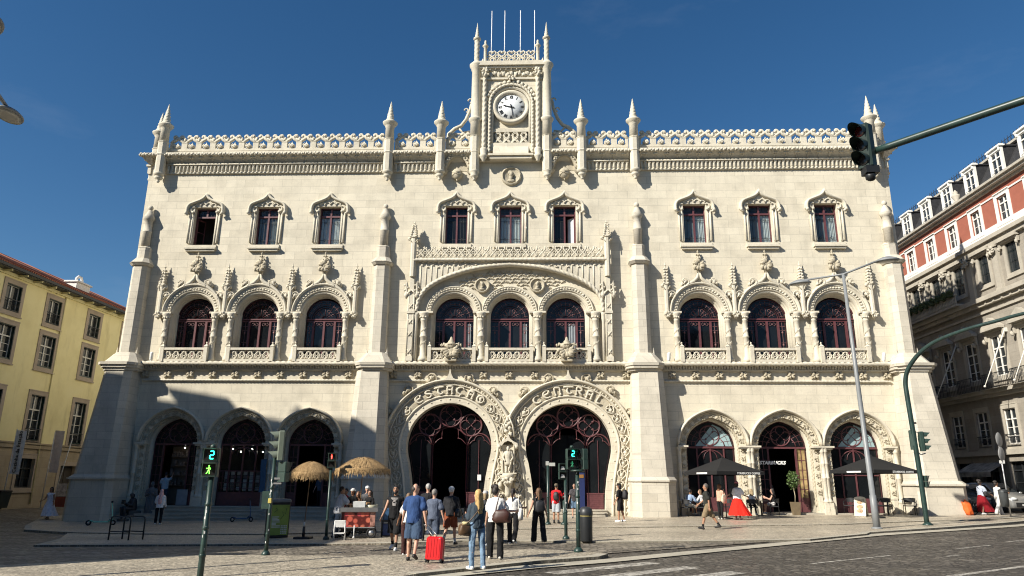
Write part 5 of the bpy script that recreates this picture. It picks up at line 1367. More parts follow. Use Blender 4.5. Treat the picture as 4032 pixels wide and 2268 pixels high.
for x, y0 in ((-4.1,0),(-1.4,0),(-9.3,0)):
    b = MB(); b.tube([(x+.55,-2.2,7.4),(x+.2,-1.1,9.2),(x,-.1,11.0)],[.02,.04,.045],7); b.sphere((x+.55,-2.2,7.4),.07,8,6); b.box(x-.06,x+.06,-.15,-.002,10.8,11.05)
    part(b,'flagpole',flat('flagpole_cream',(.66,.64,.58),.5),RB)

# ================================================================== NEIGHBOUR THAT SHADES THE STATION (left of the frame)
TH = thing('theatre_building', 'pale classical building whose shadow falls over the left arches of the station', 'building', (-28,-24,0))
m_th = stone('theatre_stone', (.50,.46,.38))
prof = [(-60,-2),(-21.8,-2),(-21.8,18.0),(-21.3,18.2),(-29.85,23.65),(-33.25,24.1),(-32.9,24.5),(-33.4,23.6),(-36.15,24.1),(-36.9,24.9),(-40.6,25.5),(-39.2,24.55),(-43,25.1),(-60,25.4)]  # unseen roof outline shaped to draw the steps of the cast shadow
def shear(mb):
    mb.v = [V((p.x+(p.y-7)*4/12.9,p.y,p.z)) for p in mb.v]; return mb
b = MB(); b.prism([(x+28,z) for x,z in prof[:3]+[(-60,18)]], -5.9, 7.0); part(shear(b),'wall',m_th,TH)
b = MB(); b.prism([(x+28,z) for x,z in prof[2:]+[(-60,18.001)]], -5.9, 7.0); part(shear(b),'roof',m_tile,TH)
b = MB(); b.box(-4,8.2,-5.9,-5.25,-2,11.7); b.box(-4,7.0,-5.2,-2.0,-2,14.1); part(b,'shadow_step_block',m_th,TH)  # unseen blocks shaped to step the edge of the ground shadow

SQ = thing('sky_blocking_row', 'unseen row of buildings behind the viewer, added to block low sky light', 'building', (10,-82,0))  # unseen row added to keep fill light and reflections dark
b = MB()
for k in range(9):
    x = -75+17*k; b.box(x,x+16.8,-6,6+.5*(k%2),-2,21+2.5*((k*7)%3))
part(b,'wall',stone('blocking_row_stone',(.22,.20,.165)),SQ)
b = MB()
for k in range(9):
    for j in range(5):
        for i in range(4): x = -75+17*k+2.2+4.1*i; b.box(x-.6,x+.6,6.55,6.6,1.5+3.9*j,3.9+3.9*j)
part(b,'window_panes',m_panes,SQ)
# ================================================================== STREET FURNITURE
m_pole = flat('dark_green_pole', (.018,.040,.034), .38, var=.3, scale=5)
m_signal = flat('signal_green_housing', (.024,.048,.038), .45, var=.15)
m_visor = flat('signal_visor', (.016,.03,.024), .5)
m_lens_off = flat('unlit_lens', (.02,.018,.018), .15)
m_led = emis('green_led', (.02,1,.55), 5.0); m_walk = emis('green_figure', (.12,1,.05), 4.5); m_walk2 = emis('dim_green_figure', (.05,.45,.2), .5); m_redl = emis('red_figure', (1,.06,.04), 4.0)
m_steel = flat('brushed_steel', (.40,.40,.40), .35, metal=.8)
m_grey = flat('lamp_grey_paint', (.20,.21,.215), .45, var=.1, scale=4)
m_stick = flat('white_sticker', (.62,.62,.60), .6)
m_rubber = flat('black_rubber', (.012,.012,.013), .8)
m_blackm = flat('black_metal', (.014,.015,.016), .45)
def digit2(mb, x, z, h, y):
    w_ = h*.5; t = h*.07
    for a, b in (((0,1),(1,1)),((1,1),(1,.5)),((1,.5),(0,.5)),((0,.5),(0,0)),((0,0),(1,0))):
        p = V((x-w_/2+a[0]*w_,y,z-h/2+a[1]*h)); q = V((x-w_/2+b[0]*w_,y,z-h/2+b[1]*h)); d = (q-p)*.07
        mb.tube([p+d,q-d], t, 5)
def walker(mb, x, z, h, y, stand=False):
    P = lambda u, v: (x+u*h, y, z+v*h)
    mb.sphere(P(.0,.40),(.075*h,.01,.085*h),8,6); t = .05*h
    mb.tube([P(.0,.28),P(-.0,.02)],[t*1.5,t*1.3],6)
    if stand:
        for e in (-1,1): mb.tube([P(e*.05,.05),P(e*.06,-.5)],t,5); mb.tube([P(e*.10,.26),P(e*.13,-.05)],t*.8,5)
    else:
        mb.tube([P(.0,.02),P(-.10,-.24),P(-.24,-.46)],t,5); mb.tube([P(.0,.02),P(.09,-.22),P(.12,-.48)],t,5)
        mb.tube([P(-.0,.27),P(-.14,.12),P(-.28,.14)],t*.8,5); mb.tube([P(.02,.27),P(.16,.14),P(.14,-.02)],t*.8,5)
def ped_head(parent, z, kinds, w=.30, h=.28, d=.16, loc=(0,0,0), rz=0, mats=None):
    """stack of square lamps, top first; faces local -Y"""
    root = None
    for i, k in enumerate(kinds):
        zz = z+h*(len(kinds)-1-i)+.004*(len(kinds)-1-i)
        b = MB(); b.bbox(-w/2,w/2,-d/2,d/2,zz,zz+h,.02); b.box(-w/2+.02,w/2-.02,-d/2-.012,-d/2-.002,zz+.025,zz+h-.025)
        o = b.build('signal_head', m_signal, parent); o.location = loc; o.rotation_euler = (0,0,rz)
        f = MB(); f.box(-w/2+.03,w/2-.03,-d/2-.016,-d/2-.0125,zz+.035,zz+h-.035); f.build('lens', m_lens_off, o)
        v = MB(); y0, y1 = -d/2-.17, -d/2-.0135
        v.add([(-w/2+.01,y1,zz+.03),(-w/2+.01,y0+.08,zz+h-.03),(-w/2+.01,y1,zz+h-.01)],[(0,1,2)]); v.box(-w/2+.01,w/2-.01,y0,y1,zz+h-.018,zz+h-.006)
        v.add([(w/2-.01,y1,zz+.03),(w/2-.01,y0+.08,zz+h-.03),(w/2-.01,y1,zz+h-.01)],[(2,1,0)]); v.build('visor', m_visor, o)
        g = MB(); c = zz+h/2
        if k == '2': digit2(g,.03,c,h*.52,-d/2-.02); g.build('digit', m_led, o)
        if k == 'walk': walker(g,0,c,h*.62,-d/2-.02); g.build('figure', m_walk, o)
        if k == 'dim': walker(g,0,c,h*.62,-d/2-.02); g.build('figure', m_walk2, o)
        if k == 'red': walker(g,0,c,h*.62,-d/2-.02,True); g.build('figure', m_redl, o)
        if k == 'pale': g.add([(-w*.28,-d/2-.018,zz+.05),(w*.28,-d/2-.018,zz+.05),(w*.2,-d/2-.018,zz+h*.62),(-w*.2,-d/2-.018,zz+h*.62)],[(0,1,2,3)]); g.build('lens', flat('sun_painted_lens',(.45,.45,.44),.4), o)  # sunlight on the lens put in as a pale patch
        root = root or o
    return root
def veh_head(parent, z, loc=(0,0,0), rz=0, s=1.0, mat=None, lit=None):
    """three-lamp vehicle signal facing local -Y"""
    b = MB(); w_, h_ = .27*s, .78*s
    b.bbox(-w_/2,w_/2,-.0,.17*s,z,z+h_,.03*s); b.box(-.05*s,.05*s,.171*s,.20*s,z+.15*s,z+.62*s)
    o = b.build('signal_head', mat or m_signal, parent); o.location = loc; o.rotation_euler = (0,0,rz)
    for i in range(3):
        c = z+h_*(5-2*i)/6; hd = MB(); n = 14; vs = []
        for k in range(n+1):
            a = R(-30+240*k/n); ca, sa = cos(a), sin(a)
            L = .25*s*(.45+.55*max(0,sa)) if sa > -.4 else .1*s
            vs += [(.112*s*ca,-.001,c+.112*s*sa),(.112*s*ca,-L,c+.112*s*sa-.02*s)]
        hd.add(vs,[(2*k,2*k+1,2*k+3,2*k+2) for k in range(n)],True)
        vs2 = [((p[0])*.95,p[1],c+(p[2]-c)*.95) for p in vs]; hd.add(vs2,[(2*k+2,2*k+3,2*k+1,2*k) for k in range(n)],True)
        hd.build('hood', mat or m_signal, o)
        l = MB(); l.sphere((0,-.004,c),(.10*s,.02*s,.10*s),14,8); l.build('lens', flat('dark_red_lens',(.05,.006,.006),.15) if i == 0 else m_lens_off, o)
    return o
def pole_part(parent, h, r0=.055, r1=.05, foot=True, name='pole', rings=(.45,1.1), mat=None):
    b = MB(); b.tube([(0,0,0),(0,0,h*.3),(0,0,h)],[r0,r0*.97,r1],12)
    if foot: b.lathe([(r0*2.1,-.02),(r0*2.1,.05),(r0*1.5,.09),(r0*1.02,.12)],(0,0,0),14)
    for z in rings: b.lathe([(r0*1.01,z),(r0*1.12,z+.01),(r0*1.12,z+.05),(r0*1.01,z+.06)],(0,0,0),12)
    return b.build(name, mat or m_pole, parent)
def stickers(parent, zs, r=.055):
    b = MB()
    for k, z in enumerate(zs):
        a0 = R(-120+25*(k%3)); w_ = .35+.2*(k%2)
        vs = []
        for i in range(5): a = a0+w_*i/4; vs += [((r+.003)*cos(a),(r+.003)*sin(a),z),((r+.003)*cos(a),(r+.003)*sin(a),z+.05)]
        b.add(vs,[(2*i,2*i+2,2*i+3,2*i+1) for i in range(4)],True)
    b.build('sticker', m_stick, parent)
# pedestrian light in the foreground
t = thing('pedestrian_signal', 'nearest pedestrian light, showing a green 2 above a green walking figure', 'traffic light', (-5.04,-24.42,gz(-5)-.222), 0, 'traffic lights around the crossing')
pole_part(t, 2.15, .062, .055, False, rings=(.58,1.1,1.55)); stickers(t,(.95,1.02,1.12,1.3,1.42,.7)); hd = ped_head(t, 2.12, ['2','walk'], .31, .285, .17, (-.03,-.02,0), R(7)); b = MB(); b.lathe([(.05,2.69),(.06,2.70),(.06,2.74),(.02,2.78)],(-.03,0,0),10); b.build('finial', m_signal, t)
# pole with side-on vehicle signal
t = thing('traffic_signal', 'traffic light on a stickered green pole beside the green bin, its three hoods facing left', 'traffic light', (-5.44,-19.85,gz(-5.4)-.03), 0, 'traffic lights around the crossing')
pole_part(t, 2.55, .052, .045, True, rings=(.5,1.65)); stickers(t,(1.5,1.58,1.75,1.85,1.0,.6,.3),.052)
veh_head(t, 2.40, (.06,0,0), R(-72), 1.0, flat('faded_green_housing',(.13,.155,.12),.5)); ped_head(t, 1.84, ['off','off'], .27, .26, .18, (.25,.06,0), R(160)); b = MB(); b.box(.04,.2,-.02,.02,1.9,1.95); b.box(.02,.24,-.03,.03,1.78,1.82); b.build('bracket', m_steel, t)
b = MB(); b.bbox(-.04,.05,-.10,-.045,1.30,1.42,.01); b.build('push_button', flat('button_yellow',(.50,.40,.10),.5), t)
b = MB(); b.box(-.24,-.05,-.01,.01,1.15,1.6); b.build('plate', m_pole, t)
# red standing man by the fruit cart
t = thing('pedestrian_signal', 'pedestrian light with a red standing figure between the two straw parasols', 'traffic light', (-5.43,-14.48,gz(-5.4)-.035), 0, 'traffic lights around the crossing')
pole_part(t, 2.35, .05, .045, True, rings=(.6,)); ped_head(t, 2.3, ['red','off'], .26, .25, .15, (.02,-.02,0), R(4))
# centre-right cluster
t = thing('pedestrian_signal', 'pedestrian light with two adjoining heads, showing a 2, on the pole beside the black bin', 'traffic light', (2.67,-19.56,gz(2.7)-.02), 0, 'traffic lights around the crossing')
pole_part(t, 2.12, .058, .052, True, rings=(.5,1.35)); stickers(t,(1.95,1.72,1.65,1.2,1.55,1.0),.058)
ped_head(t, 2.08, ['2','dim'], .28, .265, .16, (-.16,-.02,0), R(14)); ped_head(t, 2.08, ['off','off'], .30, .265, .16, (.17,.0,0), R(-70)); b = MB(); b.lathe([(.18,2.02),(.2,2.04),(.16,2.07)],(0,0,0),12); b.sphere((-.14,0,2.66),.05,8,6); b.build('bracket', m_signal, t)
t = thing('pedestrian_signal', 'pedestrian light with two unlit lenses coloured as sunlit, right of the red shirted person', 'traffic light', (2.51,-15.04,gz(2.5)-.035), 0, 'traffic lights around the crossing')
pole_part(t, 1.95, .055, .05, True, rings=(.8,)); stickers(t,(1.3,1.1,.9)); ped_head(t, 1.86, ['pale','pale'], .25, .25, .15, (-.10,-.0,0), R(10))
t = thing('crossing_post', 'slim dark post with a small grey box on top, left of the red shirted person', 'post', (2.03,-7.31,gz(2)), 0)
pole_part(t, 2.45, .06, .055, True); b = MB(); b.bbox(-.09,.05,-.06,.08,2.45,2.62,.01); b.bbox(.06,.32,-.05,.07,2.42,2.56,.01); b.build('control_box', flat('pale_grey_box',(.40,.41,.38),.5), t)
t = thing('bollard', 'plain dark bollard right of the red shirted person', 'bollard', (2.72,-7.38,gz(2.7)), 0); pole_part(t, .95, .075, .07, True, 'post'); b = MB(); b.sphere((0,0,.95),(.072,.072,.04),12,6); b.build('cap', m_pole, t)
t = thing('litter_bin', 'tall round black litter bin behind the crossing pole', 'bin', (3.10,-15.98,gz(3.1)-.035)); b = MB(); b.lathe([(.17,.0),(.19,.03),(.20,.72),(.20,.76)],(0,0,0),20); b.build('body', flat('bin_black_plastic',(.018,.02,.022),.5), t); b = MB(); b.lathe([(.205,.76),(.215,.78),(.215,.86),(.19,.96),(.12,1.02),(0,1.03)],(0,0,0),20); b.build('lid', flat('bin_lid',(.03,.032,.034),.45), t); b = MB(); b.lathe([(.203,.74),(.207,.745),(.207,.765),(.203,.77)],(0,0,0),20); b.build('band', flat('bin_band_yellow',(.4,.33,.1)), t)
# mast arms
t = thing('mast_arm_signal', 'green mast arm signal pole curving over the road beside the right cafe umbrella', 'traffic light', (17.03,-9.0,gz(17)-.035), 0, 'traffic lights around the crossing')
arm = [(17.0,-9.0,.25),(16.99,-9.0,2.2),(16.95,-9.0,4.0),(16.93,-8.97,5.3),(16.95,-8.95,5.93),(17.05,-9.08,6.42),(17.28,-9.41,6.89),(17.54,-9.78,7.22),(17.84,-10.2,7.45),(18.26,-10.8,7.63),(18.66,-11.4,7.75),(19.2,-12.1,7.86),(19.65,-12.8,7.95),(21.5,-15.5,8.2)]
b = MB(); pts = spline(arm,4); m = len(pts); b.tube([p-V(t.location) for p in pts], [.095 if i < 12 else .095-.035*(i-12)/(m-12) for i in range(m)], 12)
b.lathe([(.19,-.02),(.19,.04),(.13,.08),(.1,.12)],(0,0,0),14); b.build('pole', m_pole, t)
veh_head(t, 2.92, (-.05,.12,0), R(150), 1.0); veh_head(t, 2.86, (.30,-.02,0), R(78), 1.0); b = MB(); b.tube([(0,0,2.8),(.12,0,2.72),(.3,0,2.78)],.025,6); b.tube([(0,0,3.62),(.3,0,3.62)],.02,6); b.build('bracket', m_steel, t); b = MB(); b.bbox(-.02,.08,-.06,.04,3.95,4.02,.01); b.tube([(-.02,0,3.98),(.1,0,3.98)],.03,6); b.build('camera', m_blackm, t)
ped_head(t, 1.46, ['off','off'], .22, .22, .16, (.15,.06,0), R(120))
t = thing('mast_arm_signal', 'big traffic light hanging from a green arm in front of the station\'s top right corner', 'traffic light', (13.4,-31.3,gz(13.4)-.12), 0, 'traffic lights around the crossing')
arm = [(13.4,-31.3,.0),(13.4,-31.3,5.5),(13.35,-31.25,7.0),(13.05,-30.9,7.85),(12.4,-30.2,8.22),(11.5,-29.25,8.27),(10.1,-27.75,8.26),(8.34,-25.92,8.20)]
b = MB(); pts = spline(arm,5); m = len(pts); b.tube([p-V(t.location) for p in pts], [.11-.04*i/m for i in range(m)], 12); b.build('pole', m_pole, t)
veh_head(t, 7.84-t.location.z, (8.12-13.4,-26.0+31.3,0), R(-58), 1.2, flat('dark_signal_housing',(.016,.030,.024),.45)); b = MB(xf=Matrix.Translation((8.16-13.4,-26.0+31.3,.14-t.location.z))); b.box(-.06,.2,-.10,.14,7.55,7.70); b.blob((.05,0,7.5),(.1,.1,.1),3,.2); b.build('bracket', m_blackm, t)
# street lamps
def lamp_head(parent, c, dr, L=.92):
    """elongated saucer lamp, dr = horizontal unit direction outwards"""
    q = Matrix.Translation(c) @ Matrix.Rotation(math.atan2(dr[1],dr[0]),4,'Z')
    b = MB(xf=q); b.lathe([(0,.15),(.16,.14),(.34,.07),(.46,.0),(.45,-.03),(.40,-.05)],(0,0,0),20,sy=.62); b.build('lamp_shade', m_grey, parent)
    g = MB(xf=q); g.lathe([(.40,-.051),(.25,-.075),(0,-.085)],(0,0,0),20,sy=.60); g.build('lamp_glass', flat('frosted_lamp_glass',(.42,.41,.37),.3), parent)
def street_lamp(label, base, top, heads):
    t = thing('street_lamp', label, 'street lamp', base, 0, 'double headed street lamps'); B = V(base)
    b = MB(); T_ = V(top)-B; b.tube([(0,0,0),T_*.12,T_*.121,T_*.5,T_],[.13,.12,.10,.085,.06],12); b.lathe([(.2,-.02),(.2,.03),(.14,.06)],(0,0,0),14); b.build('pole', m_grey, t)
    a = MB()
    a.tube([V(heads[0])-B+V((0,0,.1)), T_+V((0,0,.02)), V(heads[1])-B+V((0,0,.1))], .042, 8); a.build('arm', m_grey, t)
    for h_ in heads:
        d = V(h_)-V(top); d.z = 0; d.normalize(); lamp_head(t, V(h_)-B+d*.1, d)
    return t
street_lamp('grey double lamp post standing in front of the right hand arches', (14.24,-10.79,gz(14.2)-.035), (14.1,-10.83,10.05), [(12.72,-10.05,9.93),(15.46,-11.55,10.42)])
street_lamp('street lamp at the left edge, its heads just showing against the sky', (-10.25,-26.1,-.25), (-10.25,-26.1,10.1), [(-10.72,-24.75,9.98),(-8.72,-28.0,9.98)])
# bike rack: two hoops
for i, (p, q) in enumerate((((-13.12,-13.95),(-12.27,-14.22)),((-12.83,-13.62),(-11.95,-13.9)))):
    z = gz(-12.6)-.035; t = thing('bike_rack', ['front hoop of the empty bike rack on the shaded pavement','rear hoop of the empty bike rack on the shaded pavement'][i], 'bike rack', (p[0],p[1],z), 0, 'bike rack hoops')
    d = V((q[0]-p[0],q[1]-p[1],0)); L = d.length; d.normalize(); P = lambda s_, zz: d*s_+V((0,0,zz)); b = MB()
    b.tube([P(0,-.02),P(0,.66),P(.03,.73),P(.1,.76),P(L-.1,.76),P(L-.03,.73),P(L,.66),P(L,-.02)],.027,8); b.build('hoop', m_blackm, t); b = MB(); b.tube([P(0,.27),P(L,.27)],.02,6); b.build('crossbar', m_blackm, t)
# scooters
def scooter(label, loc, rz, mat):
    t = thing('electric_scooter', label, 'scooter', loc, rz, 'parked electric scooters')
    b = MB(); b.bbox(-.30,.30,-.085,.085,.13,.19,.02); b.tube([(.28,0,.16),(.42,0,.25),(.47,0,.33)],.04,8); b.tube([(-.28,0,.16),(-.42,0,.22),(-.52,0,.14)],.035,8); b.build('deck', mat, t)
    b = MB(); b.tube([(.50,0,.12),(.46,0,.35),(.36,0,1.02)],.026,8); b.build('stem', mat, t)
    b = MB(); b.tube([(.36,-.24,1.05),(.355,0,1.02),(.36,.24,1.05)],.02,7); b.box(.33,.40,-.05,.05,1.0,1.09); b.build('handlebar', m_blackm, t)
    for x in (.51,-.50):
        w_ = MB(); w_.tube([(x+.095*cos(a),0,.12+.095*sin(a)) for a in [i*PI/9 for i in range(18)]],.032,7,True); wh = w_.build('wheel', m_rubber, t)
        h = MB(); h.capsule((x,-.03,.12),(x,.03,.12),.055,.055); h.build('hub', m_steel, wh)
    b = MB(); b.tube([(.39+.14*cos(a),0,.12+.14*sin(a)) for a in (1.9,1.5,1.1,.7,.3)],.02,6); b.build('mudguard', m_blackm, t)
    return t
scooter('mint green electric scooter parked beside the left buttress', (-18.66,-5.3,gz(-18.6)), R(20), flat('mint_scooter_paint',(.20,.50,.38),.4))
scooter('dark blue electric scooter standing before the steps of the left arches', (-12.92,-3.15,gz(-12.9)), R(14), flat('blue_scooter_paint',(.05,.08,.14),.4)).scale = (.85,.85,1.02)
# big green bin with printed panel
t = thing('recycling_bin', 'black and green solar bin with printed panels on the shaded pavement', 'bin', (-7.52,-13.35,gz(-7.5)-.035), R(33))
b = MB(); b.bbox(-.34,.34,-.32,.32,.02,1.18,.03); b.build('body', m_blackm, t)
b = MB(); b.bbox(-.36,.36,-.34,.34,1.18,1.29,.04); b.build('lid', flat('bin_grey_lid',(.16,.17,.17),.5), t)
m_gr = flat('bin_panel_green',(.25,.34,.06),.5,var=.2,scale=3); m_gr2 = flat('bin_panel_yellow_green',(.22,.24,.03),.5,var=.25,scale=3)
b = MB(); b.box(-.30,.30,-.335,-.321,.10,1.10); pn = b.build('front_panel', m_gr, t)
b = MB(); rd = random.Random(2)
for k in range(9): b.box(-.27,-.27+rd.uniform(.14,.3),-.338,-.336,.35+.042*k,.375+.042*k)
for k in range(5):
    for j in range(4): b.box(.05+.055*j,.09+.055*j,-.338,-.336,.14+.06*k,.18+.06*k)
b.build('print', flat('panel_print_white',(.6,.62,.55)), pn)
b = MB(); b.tube([(.02,-.338,.62),(.12,-.338,.75),(.05,-.338,.88),(.18,-.338,.8),(.2,-.338,.98)],.008,4); b.tube([(-.22,-.338,.85),(-.1,-.338,.93),(-.16,-.338,1.0)],.008,4); b.build('scribble', flat('panel_ink',(.03,.07,.02)), pn)
b = MB(); b.box(.341,.352,-.27,.27,.10,.72); b.build('side_panel', m_gr2, t); b = MB(); b.box(.341,.36,-.2,.2,.82,1.06); b.build('chute', m_rubber, t)
# straw parasols
m_straw = NT('straw_thatch'); _p = m_straw.pos(1,1,.18)
m_straw.base(m_straw.ramp(m_straw.noise(_p,34,3,.7),[(.25,(.12,.07,.03)),(.5,(.40,.26,.12)),(.75,(.60,.43,.22))])); m_straw.set(.9); m_straw.bump(m_straw.noise(_p,40),.8,.02); m_straw = m_straw.m
def straw_parasol(label, base, top, r, zr, seed, foot):
    t = thing('straw_parasol', label, 'parasol', base, 0, 'straw thatched parasols'); B = V(base); T_ = V(top)-B
    b = MB(); b.tube([(0,0,.3 if foot else .85),T_],.018,8); b.build('pole', flat('parasol_pole_wood',(.22,.13,.06)), t)
    b = MB(); rd = random.Random(seed); H_ = T_.z-(zr-B.z)
    b.lathe([(r*.98,-H_+.02),(r*.8,-H_*.70),(r*.5,-H_*.31),(r*.2,-H_*.07),(0,-.005)],T_,24)
    for k in range(900):
        u = rd.random()**.6; a = rd.uniform(0,2*PI); L = rd.uniform(.16,.34)
        def pt(u, a, lift=0): 
            rr_ = r*min(u,1.0); z = -H_*(min(u,1)**1.75)+lift
            return T_+V((rr_*cos(a),rr_*sin(a),z))
        u2 = u+L/r; p0 = pt(u,a,.02); p1 = pt(u2,a+rd.uniform(-.05,.05),.03); 
        if u2 > 1: p1 = p1+V((rd.uniform(0,.03)*cos(a),rd.uniform(0,.03)*sin(a),-(u2-1)*r*.9))
        w_ = V((-sin(a),cos(a),0))*rd.uniform(.006,.014); up_ = V((0,0,rd.uniform(.0,.025)))
        b.add([p0-w_,p0+w_,p1+w_*.6+up_,p1-w_*.6+up_],[(0,1,2,3)])
    for k in range(420):
        a = 2*PI*k/420+rd.uniform(-.01,.01); p0 = T_+V((r*.97*cos(a),r*.97*sin(a),-H_+.10)); L = rd.uniform(.10,.24); w_ = V((-sin(a),cos(a),0))*rd.uniform(.006,.012)
        p1 = p0+V((rd.uniform(0,.06)*cos(a),rd.uniform(0,.06)*sin(a),-L)); b.add([p0-w_,p0+w_,p1+w_*.4,p1-w_*.4],[(0,1,2,3)])
    b.build('thatch_canopy', m_straw, t)
    b = MB()
    for k in range(8): a = k*PI/4; b.tube([T_+V((0,0,-.05)),T_+V((r*.9*cos(a),r*.9*sin(a),-H_*.9))],.008,4)
    b.build('rib', m_iron, t)
    if foot:
        b = MB(); b.bbox(-.28,.28,-.22,.22,0,.07,.015); b.lathe([(.05,.07),(.045,.4)],(0,0,0),10); b.build('foot', m_blackm, t); b = MB(); b.lathe([(.03,.4),(.03,.55)],(0,0,0),8); b.build('clamp', m_stick, t)
    return t
straw_parasol('smaller straw parasol on a black foot left of the fruit cart', (-6.33,-14.06,gz(-6.3)-.035), (-6.26,-14.0,2.40), .78, 1.93, 1, True)
straw_parasol('larger straw parasol shading the fruit cart', (-4.60,-13.5,gz(-4.6)-.035), (-4.58,-13.45,2.58), .98, 2.08, 2, False)
# fruit cart
t = thing('fruit_cart', 'small fruit juice cart with a red fruit print and steel counter', 'cart', (-4.52,-13.75,gz(-4.5)-.035), R(12))
m_fr = NT('printed_fruit_panel'); _p = m_fr.pos(5.2,5.2,5.2); _v = m_fr.n('ShaderNodeTexVoronoi', feature='F1', i_Scale=1.0, i_Randomness=.8); m_fr.l(_p,_v.inputs['Vector'])
_s = m_fr.n('ShaderNodeSeparateColor'); m_fr.l(_v.outputs['Color'],_s.inputs[0]); m_fr.base(m_fr.mix(m_fr.ramp(_v.outputs['Distance'],[(.38,(0,0,0)),(.56,(1,1,1))]), m_fr.ramp(_s.outputs[0],[(.2,(.52,.10,.07)),(.6,(.62,.17,.10)),(.9,(.50,.07,.08))]), (.10,.015,.012))); m_fr.set(.4); m_fr = m_fr.m
b = MB(); b.box(-.62,.52,-.30,.55,.34,.86); b.build('body', flat('cart_body',(.5,.48,.46),.4), t)
b = MB(); b.box(-.60,.36,-.312,-.301,.37,.84); b.build('print_panel', m_fr, t); b = MB(); b.box(.36,.521,-.311,-.301,.37,.84); b.box(.521,.532,-.28,.5,.38,.84); b.build('side_print', flat('side_print_mixed',(.36,.18,.14),.4,var=.9,scale=6), t)
b = MB(); b.box(-.68,.60,-.38,.62,.86,.885); b.box(-.68,.60,-.38,-.365,.885,1.0); b.box(-.68,-.665,-.365,.62,.885,.98); b.box(.585,.60,-.365,.62,.885,.98); b.build('counter', m_steel, t)
b = MB(); b.box(-.6,.5,-.25,.5,.22,.33); b.box(-.64,.56,-.33,.58,.315,.338); b.build('chassis', m_blackm, t)
for x, y0 in ((.42,-.30),(.42,.5),(-.45,.5)):
    w_ = MB(); w_.tube([(x+.14*cos(a),y0,.17+.14*sin(a)) for a in [i*PI/9 for i in range(18)]],.035,7,True); wh = w_.build('wheel', m_rubber, t); h = MB(); h.lathe([(.11,-.015),(.11,.015)],(0,0,0),14); h.v = [V((p.x+x,p.z+y0,p.y+.17)) for p in h.v]; h.build('rim', m_steel, wh)
b = MB(); b.tube([(-.15,-.36,.42),(-.15,-.37,.05)],.022,7); b.sphere((-.15,-.37,.04),.04,8,6); b.build('prop_stand', m_stick, t)
b = MB(); b.box(-.26,.18,-.15,.1,1.06,1.2); b.box(-.24,.16,-.2,-.15,1.0,1.19); b.box(-.2,.1,-.14,.1,.886,1.06)
ju = tag(b.build('glass_display', flat('white_tray',(.66,.66,.64),.4), None, None), 'white tray box standing on the fruit cart counter', 'tray'); ju.location = t.location; ju.rotation_euler = t.rotation_euler
b = MB(); b.lathe([(.16,.886),(.24,1.08),(.22,1.08),(.15,.90)],(.36,.05,0),14,sx=1.0); bo = tag(b.build('bowl', flat('pale_bowl',(.5,.47,.34),.4), None, None), 'pale bowl at the right end of the fruit cart counter', 'bowl'); bo.location = t.location; bo.rotation_euler = t.rotation_euler
b = MB(); rd = random.Random(8)
for k in range(16): b.sphere((rd.uniform(-.34,.3),rd.uniform(.18,.42),1.08+rd.uniform(-.02,.05)),.05,8,6)
b.box(-.38,.34,.14,.46,.886,1.05); fr_ = tag(b.build('fruit_tray', flat('tray_of_fruit',(.22,.12,.05),.6,var=.8,scale=9), None, None), 'tray of brown fruit along the back of the cart', 'fruit tray'); fr_.location = t.location; fr_.rotation_euler = t.rotation_euler
# folding step stool
t = thing('step_stool', 'white folding step stool at the left end of the fruit cart', 'stool', (-4.93,-14.72,gz(-4.9)-.035), R(10)); m_plw = flat('white_plastic',(.66,.65,.62),.5)
b = MB()
for x in (-.17,.17): b.tube([(x*1.06,-.10,0),(x,.02,.60)],.018,6); b.tube([(x*1.06,.26,0),(x,.06,.58)],.016,6)
b.build('frame', m_plw, t); b = MB(); b.bbox(-.18,.18,-.01,.05,.40,.62,.012); b.build('backrest', m_plw, t); b = MB(); b.bbox(-.17,.17,-.12,.12,.20,.23,.01); b.build('step', m_plw, t)
# trolley with crates
t = thing('hand_trolley', 'black hand trolley stacked with blue crates behind the fruit cart', 'trolley', (-3.62,-13.35,gz(-3.6)-.035), R(15)); b = MB()
for x in (-.16,.16): b.tube([(x,0,.05),(x,0,.60)],.014,6)
b.box(-.18,.18,-.18,.0,.03,.05); b.build('frame', m_blackm, t)
for z, nm, c in ((.055,'lower blue crate on the hand trolley','crate_dark_blue'),(.56,'upper blue crate on the hand trolley','crate_blue')):
    b = MB(); b.bbox(-.17,.17,-.16,.15,z,z+.38,.015); b.box(-.175,.175,-.165,.155,z+.33,z+.36); o = tag(b.build('crate', flat(c,(.02,.045,.13) if 'dark' in c else (.04,.10,.2),.5), None), nm, 'crate', 'blue crates'); o.location = t.location; o.rotation_euler = t.rotation_euler
b = MB(); b.box(-.22,.22,-.2,.18,.50,.555); b.tube([(-.2,-.18,.5),(-.2,-.18,0)],.012,5); b.tube([(.2,-.18,.5),(.2,-.18,0)],.012,5); b.tube([(-.2,.16,.5),(-.2,.16,0)],.012,5); b.tube([(.2,.16,.5),(.2,.16,0)],.012,5); b.build('shelf', m_blackm, t)
